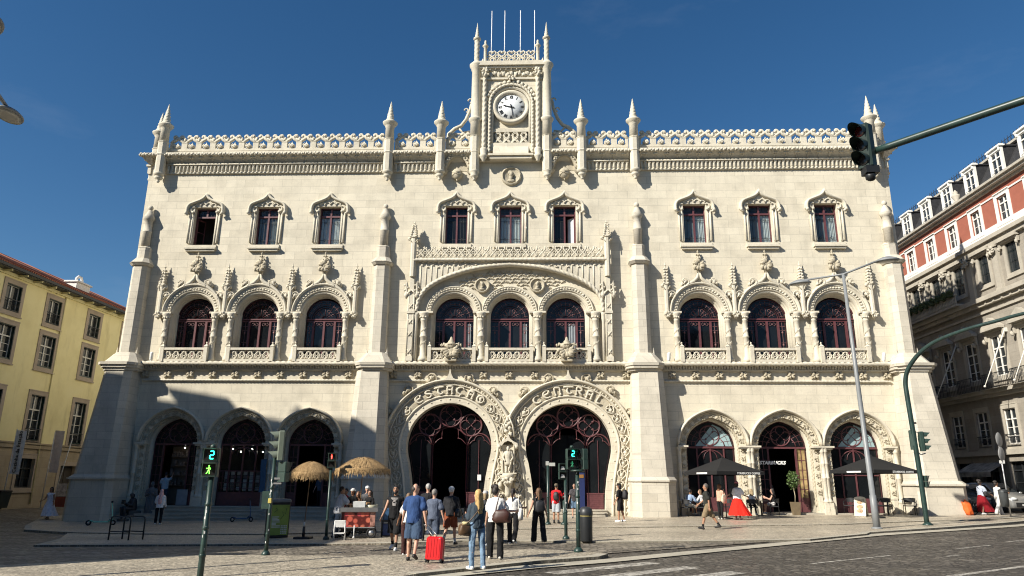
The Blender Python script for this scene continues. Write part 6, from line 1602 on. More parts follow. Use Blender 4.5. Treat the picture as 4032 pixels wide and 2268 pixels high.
# cafe umbrellas
m_canv = flat('black_canvas', (.0065,.0065,.007), .85, var=.2, scale=4)
def cafe_umbrella(label, x, y0, seed):
    z = gz(x); t = thing('cafe_umbrella', label, 'umbrella', (x,y0,z), 0, 'black cafe umbrellas'); hz, ez = 2.82, 2.15; hs = [67,157,247,337]; Rr = 1.86
    C_ = [V((Rr*cos(R(a)),Rr*sin(R(a)),ez)) for a in hs]; b = MB()
    for i in range(4):
        p, q = C_[i], C_[(i+1)%4]; n = 6; rows = []
        for j in range(n+1):
            u = j/n; L_ = V((0,0,hz)).lerp(p,u); M_ = V((0,0,hz)).lerp(q,u); row = []
            for k in range(5):
                w_ = L_.lerp(M_,k/4); w_.z -= .05*sin(PI*u)*(1 if 0<k<4 else .4); row.append(w_)
            rows.append(row)
        vs = [v for r_ in rows for v in r_]; b.add(vs,[(j*5+k,j*5+k+1,(j+1)*5+k+1,(j+1)*5+k) for j in range(n) for k in range(4)],True)
        b.add([p,q,q-V((0,0,.15)),p-V((0,0,.15))],[(0,1,2,3)])
    b.sphere((0,0,hz),(.06,.06,.05),8,6); cn = b.build('canopy', m_canv, t)
    b = MB(); b.tube([(0,0,0),(0,0,hz-.02)],.025,8); b.lathe([(.3,0),(.3,.06),(.05,.1)],(0,0,0),16); b.build('pole', m_blackm, t)
    b = MB()
    for c in C_: b.tube([V((0,0,hz-.05)),c+V((0,0,-.02))],.012,5); b.tube([V((0,0,hz-.7)),V((0,0,hz-.05)).lerp(c,.55)],.010,5)
    b.build('rib', m_iron, t)
    p, q = C_[2], C_[3]; d = (q-p).normalized(); o = text('STARBUCKS COFFEE', .125, m_letter, cn, p.lerp(q,.66)-V((0,0,.125))+V((d.y,-d.x,0))*.012, (PI/2,0,math.atan2(d.y,d.x)), 'umbrella_lettering', .003, 0, 1.12, off=.004)
    p, q = C_[1], C_[2]; d = (q-p).normalized(); o = MB(); e = V((d.y,-d.x,0))*.008; a_, b_ = p.lerp(q,.40), p.lerp(q,.72); o.add([a_+e-V((0,0,.12)),b_+e-V((0,0,.12)),b_+e-V((0,0,.05)),a_+e-V((0,0,.05))],[(0,1,2,3)]); o.build('white_stripe', m_letter, cn)
    return t
cafe_umbrella('black cafe umbrella left of the cafe doorway', 10.42, -3.9, 1); cafe_umbrella('black cafe umbrella right of the cafe doorway, behind the lamp post', 17.42, -3.9, 2)
# A-frame sign
t = thing('sandwich_board', 'white sandwich board with food pictures beside the lamp post', 'sign', (17.36,-2.25,gz(17.3)), R(-38)); m_wood = flat('pale_painted_wood',(.66,.62,.50),.6)
def board(sgn):
    b = MB(xf=Matrix.Rotation(R(sgn*-15),4,'X') @ Matrix.Translation((0,0,0))); y_ = -sgn*0
    o = [(-.26,-.45),(-.26,.40)]+[(.26*cos(a),.40+.10*sin(a)) for a in [PI-PI*i/10 for i in range(11)]]+[(.26,-.45)]
    b.prism(o,-.012,.012,[[( -.21,-.38),(-.21,.38),(.21,.38),(.21,-.38)]]); return b
for sgn, nm in ((1,'front_board'),(-1,'rear_board')):
    b = board(sgn); b.v = [V((p.x,p.y-sgn*.13,p.z+.45)) for p in b.v]; o = b.build(nm, m_wood, t); 
    c = MB(xf=Matrix.Translation((0,-sgn*.13,.45)) @ Matrix.Rotation(R(sgn*-15),4,'X')); c.box(-.21,.21,-.004,.004,-.38,.38); pn = c.build('poster', flat('board_poster',(.55,.50,.38),.6,var=.3,scale=6), o)
    if sgn == 1:
        c = MB(xf=c.xf); 
        for zz, rr_, in ((.22,.12),(.0,.13),(-.2,.13)): c.sphere((.0,-.008,zz),(rr_,.006,rr_*.7),12,8)
        c.build('food_picture', flat('food_print',(.40,.24,.12),.6,var=.6,scale=10), o)
# cafe chairs and tables
m_rattan = flat('dark_wicker',(.022,.023,.025),.6)
def chair(label, x, y0, rz, first=[None]):
    z = gz(x)
    if first[0] is None:
        t = first[0] = thing('cafe_chair', label, 'chair', (x,y0,z), rz, 'dark cafe chairs')
        b = MB(); b.bbox(-.24,.24,-.22,.24,.42,.46,.015); b.build('seat', m_rattan, t)
        b = MB(); vs = []
        for k in range(9):
            a = R(200+140*k/8)
            for zz in (.62,.80): vs.append((.27*cos(a),.02+.26*sin(a)-(zz-.62)*.12*0,zz))
        b.add(vs,[(2*k,2*k+2,2*k+3,2*k+1) for k in range(8)],True); b.add([(v[0]*1.05,v[1]*1.05,v[2]) for v in vs],[(2*k+1,2*k+3,2*k+2,2*k) for k in range(8)],True); b.build('backrest', m_rattan, t)
        b = MB(); b.tube([(.26,.22,.62),(.285,.05,.66),(.27,-.1,.80),(.18,-.20,.81),(0,-.26,.815),(-.18,-.20,.81),(-.27,-.1,.80),(-.285,.05,.66),(-.26,.22,.62)],.016,6); b.build('armrest', m_blackm, t)
        for sx_, sy_ in ((1,1),(-1,1),(1,-1),(-1,-1)): b = MB(); b.tube([(sx_*.26,sy_*.22,.0),(sx_*.24,sy_*.2,.44),(sx_*.26,sy_*.18,.64)],.014,6); b.build('leg', m_blackm, t)
        return t
    c = copy_tree(first[0], None, (x,y0,z), rz); c['label'] = label; return c
CH = [(9.22,-.95,R(-60),'chair under the man in the light blue shirt'),(10.05,-.85,R(70),'chair under the person with long hair at the left cafe table'),(12.38,-1.35,R(-10),'chair seen from behind under the woman in a white top'),(13.75,-.45,R(75),'chair under the woman in sunglasses'),
      (18.95,-1.35,R(10),'empty cafe chair seen from behind, just right of the lamp post'),(20.15,-1.35,R(-15),'empty cafe chair seen from behind, left of the green mast pole'),(19.35,-.25,R(170),'empty cafe chair facing the street under the right umbrella'),(20.75,-.2,R(200),'empty cafe chair behind the green mast pole'),(17.75,-.15,R(120),'empty cafe chair behind the sandwich board'),(11.3,-.45,R(180),'empty chair behind the woman in the red skirt')]
for x, y0, rz, lb in CH: chair(lb, x, y0, rz)
def table(label, x, y0, first=[None]):
    if first[0] is None:
        t = first[0] = thing('cafe_table', label, 'table', (x,y0,gz(x)), 0, 'small dark cafe tables'); b = MB(); b.bbox(-.33,.33,-.33,.33,.71,.735,.01); b.build('tabletop', m_blackm, t); b = MB(); b.tube([(0,0,.02),(0,0,.71)],.03,8); b.build('stem', m_blackm, t); b = MB(); b.bbox(-.22,.22,-.22,.22,0,.025,.008); b.build('foot', m_blackm, t); return
    c = copy_tree(first[0], None, (x,y0,gz(x))); c['label'] = label
table('dark table between the man in light blue and the long haired person', 9.66, -.75); table('dark table between the two seated women', 13.05, -.55); table('empty dark table right of the lamp post', 19.35, -.8); table('empty dark table behind the green mast pole', 20.55, -.75)
# potted tree in the cafe doorway
t = thing('potted_tree', 'potted bushy tree in a brown planter at the cafe doorway', 'plant', (14.88,-.30,gz(14.9))); b = MB(); b.hexa([(-.16,-.16,.0),(.16,-.16,.0),(.16,.16,.0),(-.16,.16,.0)],[(-.21,-.21,.64),(.21,-.21,.64),(.21,.21,.64),(-.21,.21,.64)]); b.build('planter', flat('brown_planter',(.16,.12,.07),.7), t)
b = MB(); b.tube([(0,0,.6),(.03,0,.95),(-.02,.02,1.4)],.022,7); b.build('trunk', flat('pale_trunk',(.35,.30,.2)), t)
def leaves(c, r, n, sz, seed):
    b = MB(); rd = random.Random(seed)
    for k in range(n):
        while True:
            p = V((rd.uniform(-1,1),rd.uniform(-1,1),rd.uniform(-1,1)))
            if .25 < p.length < 1+.12*noise.noise(p*2.5+V((seed,0,0)))*3: break
        q = V((c[0]+p.x*r[0],c[1]+p.y*r[1],c[2]+p.z*r[2])); u = V((rd.uniform(-1,1),rd.uniform(-1,1),rd.uniform(-1,1))).normalized(); w_ = u.orthogonal().normalized()*sz*.45; u *= sz*rd.uniform(.7,1.2)
        b.add([q,q+u*.5+w_,q+u,q+u*.5-w_],[(0,1,2,3)])
    return b
leaves((0,0,1.72),(.29,.29,.46),700,.085,3).build('crown', flat('citrus_leaf',(.07,.12,.028),.55,var=.5,scale=9), t)
# blue vertical banner on the left arches
t = thing('wall_banner', 'blue vertical banner hanging on the pier between the left arches', 'banner', (-13.1,-.42,0)); b = MB(); vs = []
for i in range(7): z = 1.15+1.7*i/6; vs += [(-.16+.02*sin(i),-.02*cos(i*1.3),z),(.14+.02*sin(i),.02*sin(i),z)]
b.add(vs,[(2*i,2*i+1,2*i+3,2*i+2) for i in range(6)],True); b.build('cloth', flat('banner_blue',(.045,.10,.17),.9), t); b = MB(); b.tube([(-.2,0,2.86),(.18,.0,2.86)],.012,6); b.tube([(0,0,2.86),(0,.42,2.86)],.012,6); b.build('rod', m_iron, t)
# tall flags before the yellow house
for i, (x, y0, w_, top, bot, lab) in enumerate(((-30.35,4.0,.62,4.62,2.03,'white banner with vertical lettering before the yellow house'),(-29.3,6.0,.60,4.75,2.15,'blank pale banner before the yellow house'))):
    z = gz(x); t = thing('banner_flag', lab, 'banner', (x,y0,z), R(0), 'banner poles before the yellow house'); b = MB(); b.tube([(-.12,0,0),(.02,0,4.7)],.03,7); b.build('pole', m_plw, t)
    b = MB(); vs = []
    for k in range(7):
        zz = bot+(top-bot)*k/6
        for j in range(5): vs.append((.02+w_*j/4,.03*sin(j*1.2+k*.6),zz-.03*j/4-z))
    b.add(vs,[(k*5+j,k*5+j+1,k*5+j+6,k*5+j+5) for k in range(6) for j in range(4)],True); f_ = b.build('flag_cloth', flat('banner_white',(.60,.60,.60) if i == 0 else (.50,.42,.38),.9), t) if False else b.build('flag_cloth', flat('banner_white' if i == 0 else 'banner_pale', (.80,.80,.78) if i == 0 else (.60,.52,.48), .9), t)
    if i == 0: text('Cozinha da Estação', .30, m_black, f_, (.42,-.06,.5*(bot+top)-z-.0), (PI/2,-PI/2,0), 'lettering', .004, 0, 1.05, off=.006)
t = thing('flagpole', 'bare slanting pole right of the two banners', 'pole', (-28.3,5.8,gz(-28.3))); b = MB(); b.tube([(-.35,0,0),(.0,0,2.2),(.35,0,4.4)],.03,7); b.build('pole', m_plw, t); b = MB(); b.lathe([(.09,0),(.09,.05),(.04,.1)],(-.35,0,0),8); b.build('foot', m_iron, t)
t = thing('menu_stand', 'small menu stand with coloured posters at the yellow house', 'sign', (-29.0,7.6,gz(-29))); b = MB(); b.box(-.62,.05,-.02,.02,.75,1.55); b.build('poster', flat('poster_white_print',(.5,.45,.42),.7,var=.5,scale=5), t); b = MB(); b.box(.06,.55,-.02,.02,.75,1.6); b.build('poster', flat('poster_yellow',(.5,.42,.08),.7,var=.3,scale=4), t); b = MB(); b.box(-.6,.2,-.02,.02,.1,.72); b.build('panel', flat('panel_red_brown',(.22,.05,.03),.7), t); b = MB(); b.tube([(-.62,.03,0),(-.62,.03,1.6)],.02,5); b.tube([(.55,.03,0),(.55,.03,1.6)],.02,5); b.build('frame', m_iron, t)
t = thing('waste_container', 'low dark container at the far left edge by the yellow house', 'container', (-31.2+.9,3.1,gz(-30.3))); b = MB(); b.hexa([(-.6,-.4,.1),(.6,-.4,.1),(.6,.4,.1),(-.6,.4,.1)],[(-.7,-.45,1.0),(.7,-.45,1.0),(.7,.45,1.0),(-.7,.45,1.0)]); b.build('body', flat('container_dark',(.012,.02,.018),.5), t); b = MB(); b.bbox(-.73,.73,-.48,.48,1.0,1.1,.03); b.build('lid', m_rubber, t)
# statues at the left arch
m_bronze = flat('dark_bronze',(.035,.034,.036),.45,metal=.3,var=.3)
t = thing('seated_statue', 'dark bronze seated figure reading at the foot of the left arch', 'statue', (-19.75,-.95,gz(-19.7)), R(-35)); g = MB()
g.sphere((0,0,1.24),(.10,.11,.14),12,8); g.capsule((0,.02,1.12),(0,.04,1.0),.06,.08); g.capsule((0,.05,.98),(0,.08,.62),.19,.21); g.capsule((0,-.06,1.3),(0,.05,1.28),.08,.07)
for e in (-1,1): g.capsule((e*.18,.04,1.0),(e*.26,-.12,.78),.075,.065); g.capsule((e*.26,-.12,.78),(e*.10,-.34,.88),.06,.05); g.capsule((e*.12,.04,.6),(e*.15,-.40,.62),.12,.10); g.capsule((e*.15,-.40,.62),(e*.15,-.36,.2),.09,.07); g.capsule((e*.15,-.36,.2),(e*.15,-.5,.16),.06,.05)
g.box(-.16,.16,-.46,-.40,.84,1.05); g.build('figure', m_bronze, t); b = MB(); b.bbox(-.34,.34,-.2,.42,0,.52,.05); b.bbox(-.45,.45,-.6,.5,-.05,.13,.03); b.build('block', flat('dark_plinth_stone',(.06,.058,.056),.7), t)
t = thing('standing_statue', 'dark robed standing statue beside the bookshop doorway', 'statue', (-18.88,-.72,gz(-18.9)+.1), R(15)); g = MB()
g.lathe([(.26,0),(.27,.1),(.24,.6),(.21,1.0),(.19,1.2),(.22,1.4),(.2,1.5),(.08,1.58),(.07,1.62)],(0,0,0),14,sy=.75); g.sphere((0,-.02,1.74),(.10,.12,.14),12,8)
for e in (-1,1): g.capsule((e*.2,0,1.45),(e*.27,-.02,1.15),.075,.06); g.capsule((e*.27,-.02,1.15),(e*.08,-.2,1.28),.055,.045)
for k in range(9): a = R(180+22*k); g.tube([(.25*cos(a),.19*sin(a),.02),(.21*cos(a+.1),.16*sin(a+.1),1.1)],.03,5)
g.build('figure', flat('dark_grey_stone',(.11,.11,.115),.7), t); b = MB(); b.bbox(-.34,.34,-.3,.3,-.12,0,.02); b.build('base', m_blackm, t)
# road sign post and bin on the right
t = thing('road_sign', 'two grey round sign backs on a post at the right edge', 'road sign', (23.43,-3.91,gz(23.4)), 0); pole_part(t, 3.75, .035, .03, False, 'post', (), m_steel)
for z in (3.50,2.83): b = MB(); b.lathe([(.33,-.01),(.34,0),(.33,.01)],(0,0,0),24); b.v = [V((p.x,p.z-.05,p.y+z)) for p in b.v]; b.xf = None; o = b.build('sign_disc', flat('sign_back_grey',(.34,.34,.33),.4), t); o.rotation_euler = (0,0,R(37))
b = MB(); b.box(-.12,.12,-.04,-.02,2.40,2.55); b.build('plate', m_stick, t)
t = thing('litter_bin', 'dark grey litter bin hung in front of the woman in white trousers', 'bin', (23.28,-3.86,gz(23.3)), 0); b = MB(); b.lathe([(.12,.44),(.16,.46),(.20,1.12),(.20,1.16)],(0,0,0),16); b.build('body', flat('bin_dark_grey',(.05,.055,.058),.5), t); b = MB(); b.lathe([(.205,1.16),(.21,1.18),(.15,1.23),(0,1.24)],(0,0,0),16); b.box(-.08,.10,-.215,-.15,1.10,1.14); b.build('lid', flat('bin_dark_lid',(.03,.033,.035),.5), t)
# bicycle with orange rain cover
t = thing('bicycle', 'black bicycle leaning by the right corner of the station', 'bicycle', (22.62,-1.55,gz(22.6)), R(8))
for x in (.52,-.52):
    w_ = MB(); w_.tube([(x+.33*cos(a),0,.34+.33*sin(a)) for a in [i*PI/14 for i in range(28)]],.022,6,True); wh = w_.build('wheel', m_rubber, t); h = MB()
    for k in range(12): a = k*PI/6; h.tube([(x,0,.34),(x+.31*cos(a),0,.34+.31*sin(a))],.004,3)
    h.build('spokes', m_steel, wh)
b = MB(); hd_ = (-.34,0,.86); b.tube([(-.52,0,.34),hd_,(-.32,0,.95)],.018,6); b.tube([hd_,(.05,0,.30)],.02,6); b.tube([(-.33,0,.80),(.17,0,.82)],.018,6); b.tube([(.05,0,.30),(.2,0,.92)],.018,6); b.tube([(.05,0,.30),(.52,0,.34),(.18,0,.80)],.014,6); b.build('frame', m_blackm, t)
b = MB(); b.tube([(-.52,-.28,1.02),(-.42,-.2,1.0),(-.32,0,.97),(-.42,.2,1.0),(-.52,.28,1.02)],.016,6); b.build('handlebar', m_blackm, t); b = MB(); b.sphere((.22,0,.94),(.14,.08,.04),10,6); b.build('saddle', m_rubber, t); b = MB(); b.sphere((-.40,-.05,.84),(.07,.06,.07),8,6); b.build('headlight', m_stick, t)
b = MB(); b.pillow((0,0,.36),(.19,.15,.36),.8,20,14,4,.3); o = tag(b.build('rain_cover', flat('orange_rain_cover',(.75,.13,.02),.6,bump=.5,bs=7), None), 'orange rain cover bulging over a bag beside the bicycle', 'bag cover'); o.location = (22.72,-1.95,gz(22.6)-.0); o.rotation_euler = (0,R(-16),0)
# cars in the side street
def car(label, x, y0, rz, body, kind):
    t = thing('parked_car', label, 'car', (x,y0,gz(x)-.14), rz, 'cars in the side street'); m_b = flat(*body)
    # cross sections along y (front at -y): (y, zbelt, halfwidth, zroof, halfroof)
    L = {'mpv':[(-2.1,.62,.72,.62,.68),(-2.0,.80,.84,.80,.78),(-1.35,.98,.90,1.02,.80),(-.95,1.02,.90,1.12,.76),(-.25,1.05,.91,1.60,.68),(.7,1.06,.91,1.64,.68),(1.6,1.06,.90,1.56,.66),(2.0,1.02,.86,1.20,.70),(2.1,.75,.80,.78,.74)]}['mpv']
    b = MB(); rows = []
    for (yy,zb,hw,zr,hr) in L: rows.append([(-hw*.96,yy,.28),(-hw,yy,.5),(-hw,yy,zb*.9),(-hw*.98,yy,zb),(-hr,yy,zr-.05),(-hr*.85,yy,zr),(hr*.85,yy,zr),(hr,yy,zr-.05),(hw*.98,yy,zb),(hw,yy,zb*.9),(hw,yy,.5),(hw*.96,yy,.28)])
    n = 12; vs = [v for r_ in rows for v in r_]; fs = [(i*n+k,i*n+k+1,(i+1)*n+k+1,(i+1)*n+k) for i in range(len(rows)-1) for k in range(n-1)]+[(i*n+n-1,i*n,(i+1)*n,(i+1)*n+n-1) for i in range(len(rows)-1)]+[tuple(range(n)),tuple(reversed([(len(rows)-1)*n+k for k in range(n)]))]
    b.add(vs,fs,True); b.build('body', m_b, t)
    g = MB(); r3, r4 = L[3], L[4]
    P = lambda r_, s_, f: (s_*(r_[2]*.98+(r_[4]-r_[2]*.98)*f), r_[0], r_[1]+(r_[3]-.05-r_[1])*f)
    o = .012
    g.add([(-r3[4]*.93,r3[0]-o,r3[3]+o),(r3[4]*.93,r3[0]-o,r3[3]+o),(r4[4]*.85,r4[0]-o,r4[3]-.04+o),(-r4[4]*.85,r4[0]-o,r4[3]-.04+o)],[(0,1,2,3)]); g.build('windscreen', m_panes, t)
    for s_ in (-1,1):
        g = MB(); q = []
        for i in (3,4,5,6): q.append((L[i],.12))
        top = [P(L[i],s_,.9) for i in (6,5,4)]; bot = [P(L[i],s_,.12) for i in (3,4,5,6)]
        g.add([(p[0]+s_*o,p[1],p[2]) for p in bot+top],[tuple(range(7))]); g.build('side_window', m_panes, t)
        for yy in (-1.3,1.3):
            w_ = MB(); w_.lathe([(.16,-.1),(.30,-.11),(.33,-.07),(.33,.07),(.30,.11),(.16,.1)],(0,0,0),20); w_.v = [V((s_*.80+p.z,yy+p.x,p.y+.33)) for p in w_.v]; wh = w_.build('wheel', m_rubber, t); h = MB(); h.lathe([(.21,0),(.05,.03),(0,.03)],(0,0,0),10); h.v = [V((s_*.9+s_*p.z,yy+p.x,p.y+.33)) for p in h.v]; h.build('rim', m_steel, wh)
        h = MB(); h.blob((s_*.62,-2.0,.76),(.20,.14,.10),2,.1,10,6); h.build('headlight', flat('headlight_glass',(.6,.62,.62),.1), t)
        h = MB(); h.blob((s_*.99,-.85,1.08),(.11,.08,.07),1,.1); h.build('mirror', m_b, t)
    b = MB(); b.box(-.62,.62,-2.125,-2.06,.34,.58); b.build('grille', m_rubber, t); b = MB(); b.box(-.26,.26,-2.14,-2.126,.40,.50); b.build('number_plate', m_stick, t)
    return t
car('silver car with its headlights towards us at the right edge', 27.9, 4.6, R(12), ('silver_car_paint',(.42,.42,.41),.25,.6,.04), 'mpv'); car('dark blue car behind the two women at the right edge', 26.0, 5.4, R(8), ('dark_blue_car_paint',(.06,.085,.11),.2,.3,.04), 'mpv')
# ================================================================== PEOPLE
def remeshed(mb, vox, smooth=4, folds=0, seed=0):
    me = mb.mesh('tmp', m_dark); o = bpy.data.objects.new('tmp', me); COL.objects.link(o)
    m = o.modifiers.new('r','REMESH'); m.mode = 'VOXEL'; m.voxel_size = vox
    if smooth: q = o.modifiers.new('s','SMOOTH'); q.factor = .5; q.iterations = smooth
    ev = o.evaluated_get(bpy.context.evaluated_depsgraph_get()); r = bpy.data.meshes.new_from_object(ev)
    vs = [v.co.copy() for v in r.vertices]; ns = [v.normal.copy() for v in r.vertices]; fs = [tuple(p.vertices) for p in r.polygons]
    bpy.data.objects.remove(o); bpy.data.meshes.remove(me); bpy.data.meshes.remove(r)
    if folds:
        for i, v in enumerate(vs):
            vs[i] = v+ns[i]*folds*(noise.noise(V((v.x*13+seed,v.y*13,v.z*6)))+.6*noise.noise(V((v.x*26,v.y*26+seed,v.z*17))))
    b = MB(); b.v = vs; b.f = [list(f) for f in fs]; b.sm = [True]*len(fs); b.mi = [0]*len(fs)
    return b
SK = {'fair':(.52,.30,.21),'tan':(.36,.19,.115),'brown':(.17,.085,.05)}
def skin(k): return flat('skin_'+k, SK[k], .5, var=.08)
def cloth(name, c, var=.16):
    """woven cloth: uneven dye, weave and long creases"""
    if 'cloth_'+name in MATS: return MATS['cloth_'+name]
    t = NT('cloth_'+name); p = t.pos(); f = t.noise(p, 8, 5, .7)
    t.base(t.ramp(f, [(.25,tuple(x*(1-var*1.6) for x in c)),(.5,c),(.75,tuple(min(1,x*(1+var)) for x in c))])); t.set(.88, spec=.25)
    q = t.bump(t.noise(t.pos(1,1,.45), 11, 3, .6), .9, .035); t.bump(t.noise(p, 90, 2), .2, .004, q); return t.m
m_feat = flat('dark_eyes_and_brows',(.03,.02,.016),.5); m_lip = flat('lips',(.30,.11,.09),.5)
STAND = dict(L=(2,3),R=(-3,4)); WALK = dict(L=(24,8),R=(-16,26)); WALKR = dict(L=(-16,26),R=(24,8))
SIT = dict(L=(86,86),R=(82,76),sit=True)
def person(label, x, y, rz, h, pose, out, dz=0.0, sk='fair', fem=False, seat=None, name='person', grp=None):
    t = thing(name, label, 'person', (x,y,gz(x)+dz), R(rz), grp); s = h/1.75
    sh, hip = (.165,.105) if fem else (.19,.092)
    W_ = V; lean = R(pose.get('lean',3)); F = lambda a: V((0,sin(a),cos(a)))
    P = W_((0,0,.95)); ch = P+F(lean)*.37; nk = P+F(lean*1.1)*.53; hd = nk+F(R(pose.get('nod',0))*-1+lean*.4)*.155
    J = {}; low = 9
    for e, k in ((-1,'L'),(1,'R')):
        a, b = [R(v) for v in pose[k][:2]]; sp = pose.get('spread',2)
        hp = P+V((e*hip,0,-.03)); kn = hp+V((e*sin(R(sp))*.43,sin(a)*.43,-cos(a)*.43)); an = kn+V((e*sin(R(sp))*.2,sin(a-b)*.40,-cos(a-b)*.40))
        ft = R(pose.get('ft'+k, 0 if pose.get('sit') else max(0,(b-a)*180/PI-18)*1.0)); fd = V((e*.15,cos(ft),-sin(ft))).normalized()
        J[k] = (hp,kn,an,fd); low = min(low, an.z-.085, (an+fd*.17).z-.04)
    dzl = -low if seat is None else (seat/s-(P.z-.12))
    up = V((0,0,dzl))
    for k in 'LR': hp,kn,an,fd = J[k]; J[k] = (hp+up,kn+up,an+up,fd)
    P, ch, nk, hd = P+up, ch+up, nk+up, hd+up
    A = {}
    for e, k in ((-1,'L'),(1,'R')):
        sw, ab, be, inw = (list(pose.get('a'+k,(8 if e*1 else 8,10,14,0)))+[0]*4)[:4]
        so = nk+V((e*sh*.95,0,-.085)); d = V((e*sin(R(ab)),sin(R(sw)),-cos(R(sw))*cos(R(ab)))).normalized(); el = so+d*.285
        d2 = (Matrix.Rotation(R(be),3,'X') @ d); d2 = (Matrix.Rotation(R(inw)*e,3,'Z') @ d2).normalized(); wr = el+d2*.25
        A[k] = (so,el,wr,d2)
    hy = R(pose.get('look',0)); hrot = Matrix.Rotation(hy,3,'Z'); Hp = lambda a,b,c: hd+hrot @ V((a,b,c))
    SC = lambda mb: [setattr(mb,'v',[v*s for v in mb.v]),mb][1]
    # --- skin
    b = MB(); b.sphere(hd,(.074,.094,.115),16,12); b.capsule(Hp(0,.03,-.03),Hp(0,.048,-.075),.055,.042); b.capsule(Hp(0,.09,.005),Hp(0,.104,-.022),.010,.016)
    for e in (-1,1): b.capsule(Hp(e*.076,-.005,.012),Hp(e*.074,-.01,-.025),.016,.011)
    b.capsule(nk+V((0,-.005,-.05)),hd+V((0,-.01,-.06)),.055,.052)
    b.capsule(P+V((-hip*.8,0,0)),P+V((hip*.8,0,0)),.10,.10); b.capsule(P,ch,.105,.115); b.capsule(nk+V((-sh*.68,0,-.115)),nk+V((sh*.68,0,-.115)),.066,.066); [b.capsule(nk+V((0,-.01,-.03)),nk+V((e*sh*.80,0,-.085)),.045,.050) for e in (-1,1)]; b.capsule(ch+V((-.06,.02,.02)),ch+V((.06,.02,.02)),.105,.105)
    if fem: 
        for e in (-1,1): b.sphere(ch+V((e*.07,.085,.0)),.06)
    fing = MB()
    for e, k in ((-1,'L'),(1,'R')):
        hp,kn,an,fd = J[k]; b.capsule(hp,kn,.088,.058); b.capsule(kn,an,.055,.036); b.capsule(kn+(an-kn)*.25+V((0,-.018,0)),kn+(an-kn)*.5+V((0,-.01,0)),.048,.036); b.capsule(an+V((0,-.02,-.035)),an+fd*.15+V((0,0,-.045)),.036,.030)
        so,el,wr,d2 = A[k]; b.capsule(so,el,.05,.040); b.capsule(el,wr,.040,.027)
        n = V((e,0,0))-d2*d2.x*e; n = n.normalized() if n.length > .2 else V((0,0,1)); sd = d2.cross(n).normalized()
        for q in (-1,0,1): b.capsule(wr+d2*.02+sd*q*.016,wr+d2*.085+sd*q*.022,.016,.015)
        for i in range(4):
            L = (.062,.075,.080,.066)[i]; q = (i-1.5)*.019; b0 = wr+d2*.085+sd*q; c = -n*(.25+.08*i)
            p1 = b0+(d2+c*.5).normalized()*L*.5; p2 = p1+(d2+c*1.8).normalized()*L*.5; fing.tube([b0-d2*.02,b0,p1,p2],[.0095,.0092,.0085,.006],7)
        sg = 1 if (sd.y >= 0) else -1
        b0 = wr+d2*.03+sd*sg*.024; p1 = b0+(d2*.6+sd*sg*.8-n*.3).normalized()*.034; p2 = p1+(d2+sd*sg*.25-n*.4).normalized()*.03; fing.tube([b0-d2*.012,b0,p1,p2],[.012,.0115,.010,.007],7)
    body = remeshed(b,.0155,3)
    o_ = len(body.v); body.add(fing.v, fing.f, True)
    body.cur = 1
    for e in (-1,1): body.sphere(Hp(e*.030,.084,.018),(.012,.010,.008),8,6); body.capsule(Hp(e*.016,.092,.040),Hp(e*.046,.078,.040),.006,.005,6)
    body.cur = 2; body.capsule(Hp(-.018,.088,-.048),Hp(.018,.088,-.048),.007,.007,6)
    SC(body).build('body', [skin(sk),m_feat,m_lip], t)
    # --- top
    if 'top' in out:
        c, sl, ln = out['top'][:3]; lo = out.get('loose',.018); g = MB()
        g.capsule(nk+V((-sh*.68,0,-.12)),nk+V((sh*.68,0,-.12)),.066+lo,.066+lo); [g.capsule(nk+V((0,-.01,-.045)),nk+V((e*sh*.80,0,-.088)),.047+lo*.5,.052+lo*.5) for e in (-1,1)]; g.capsule(ch+V((-.06,.015,.02)),ch+V((.06,.015,.02)),.105+lo,.105+lo); g.capsule(P+V((0,0,ln)),ch,.112+lo*1.2,.118+lo)
        g.capsule(P+V((-hip*.62,0,ln)),P+V((hip*.62,0,ln)),.10+lo,.10+lo); g.capsule(P+V((-hip*.5,0,ln)),ch+V((-.06,0,0)),.10+lo,.10+lo); g.capsule(P+V((hip*.5,0,ln)),ch+V((.06,0,0)),.10+lo,.10+lo)
        if fem and not out.get('flat'):
            for e in (-1,1): g.sphere(ch+V((e*.07,.085,0)),.062+lo*.7)
        if out.get('collar',1): g.capsule(nk+V((0,-.005,-.07)),nk+V((0,-.005,-.03)),.072,.064)
        for k in 'LR':
            so,el,wr,d2 = A[k]
            if sl == 'short': g.capsule(so+V((0,0,-.012)),so.lerp(el,.70),.048+lo*.7,.047+lo*1.3)
            if sl == 'long': g.capsule(so+V((0,0,-.012)),el,.048+lo*.7,.043+lo*.7); g.capsule(el,el.lerp(wr,.93),.043+lo*.7,.033+lo*.6)
            if sl == 'none': g.sphere(so+V((0,0,-.01)),.054+lo*.6)
        g = remeshed(g,.018,3,.011,x); hem = P.z+ln-.035
        for v in g.v:
            if v.z < hem: v.z = hem+(v.z-hem)*.06+.006*sin(v.x*40+v.y*30)
        SC(g).build(out['top'][4] if len(out['top']) > 4 else 'shirt', cloth(*out['top'][3]), t)
        if 'print' in out:
            pr = MB(); zc = ch+V((0,.0,.0)); vs = []
            for i in range(7):
                for j in range(7):
                    u, v = (i-3)/3, (j-3)/3; vs.append(zc+V((u*.10*(1-.3*max(0,-v)),.150-.03*u*u+(.0),v*.11)))
            pr.add(vs,[(i*7+j,i*7+j+1,i*7+j+8,i*7+j+7) for i in range(6) for j in range(6) if not (i in (2,3) and j == 2) and not (j < 2 and (i < 1 or i > 4))],True); SC(pr).build('print', flat('shirt_print_grey',(.28,.26,.25),.8,var=.4,scale=20), t)
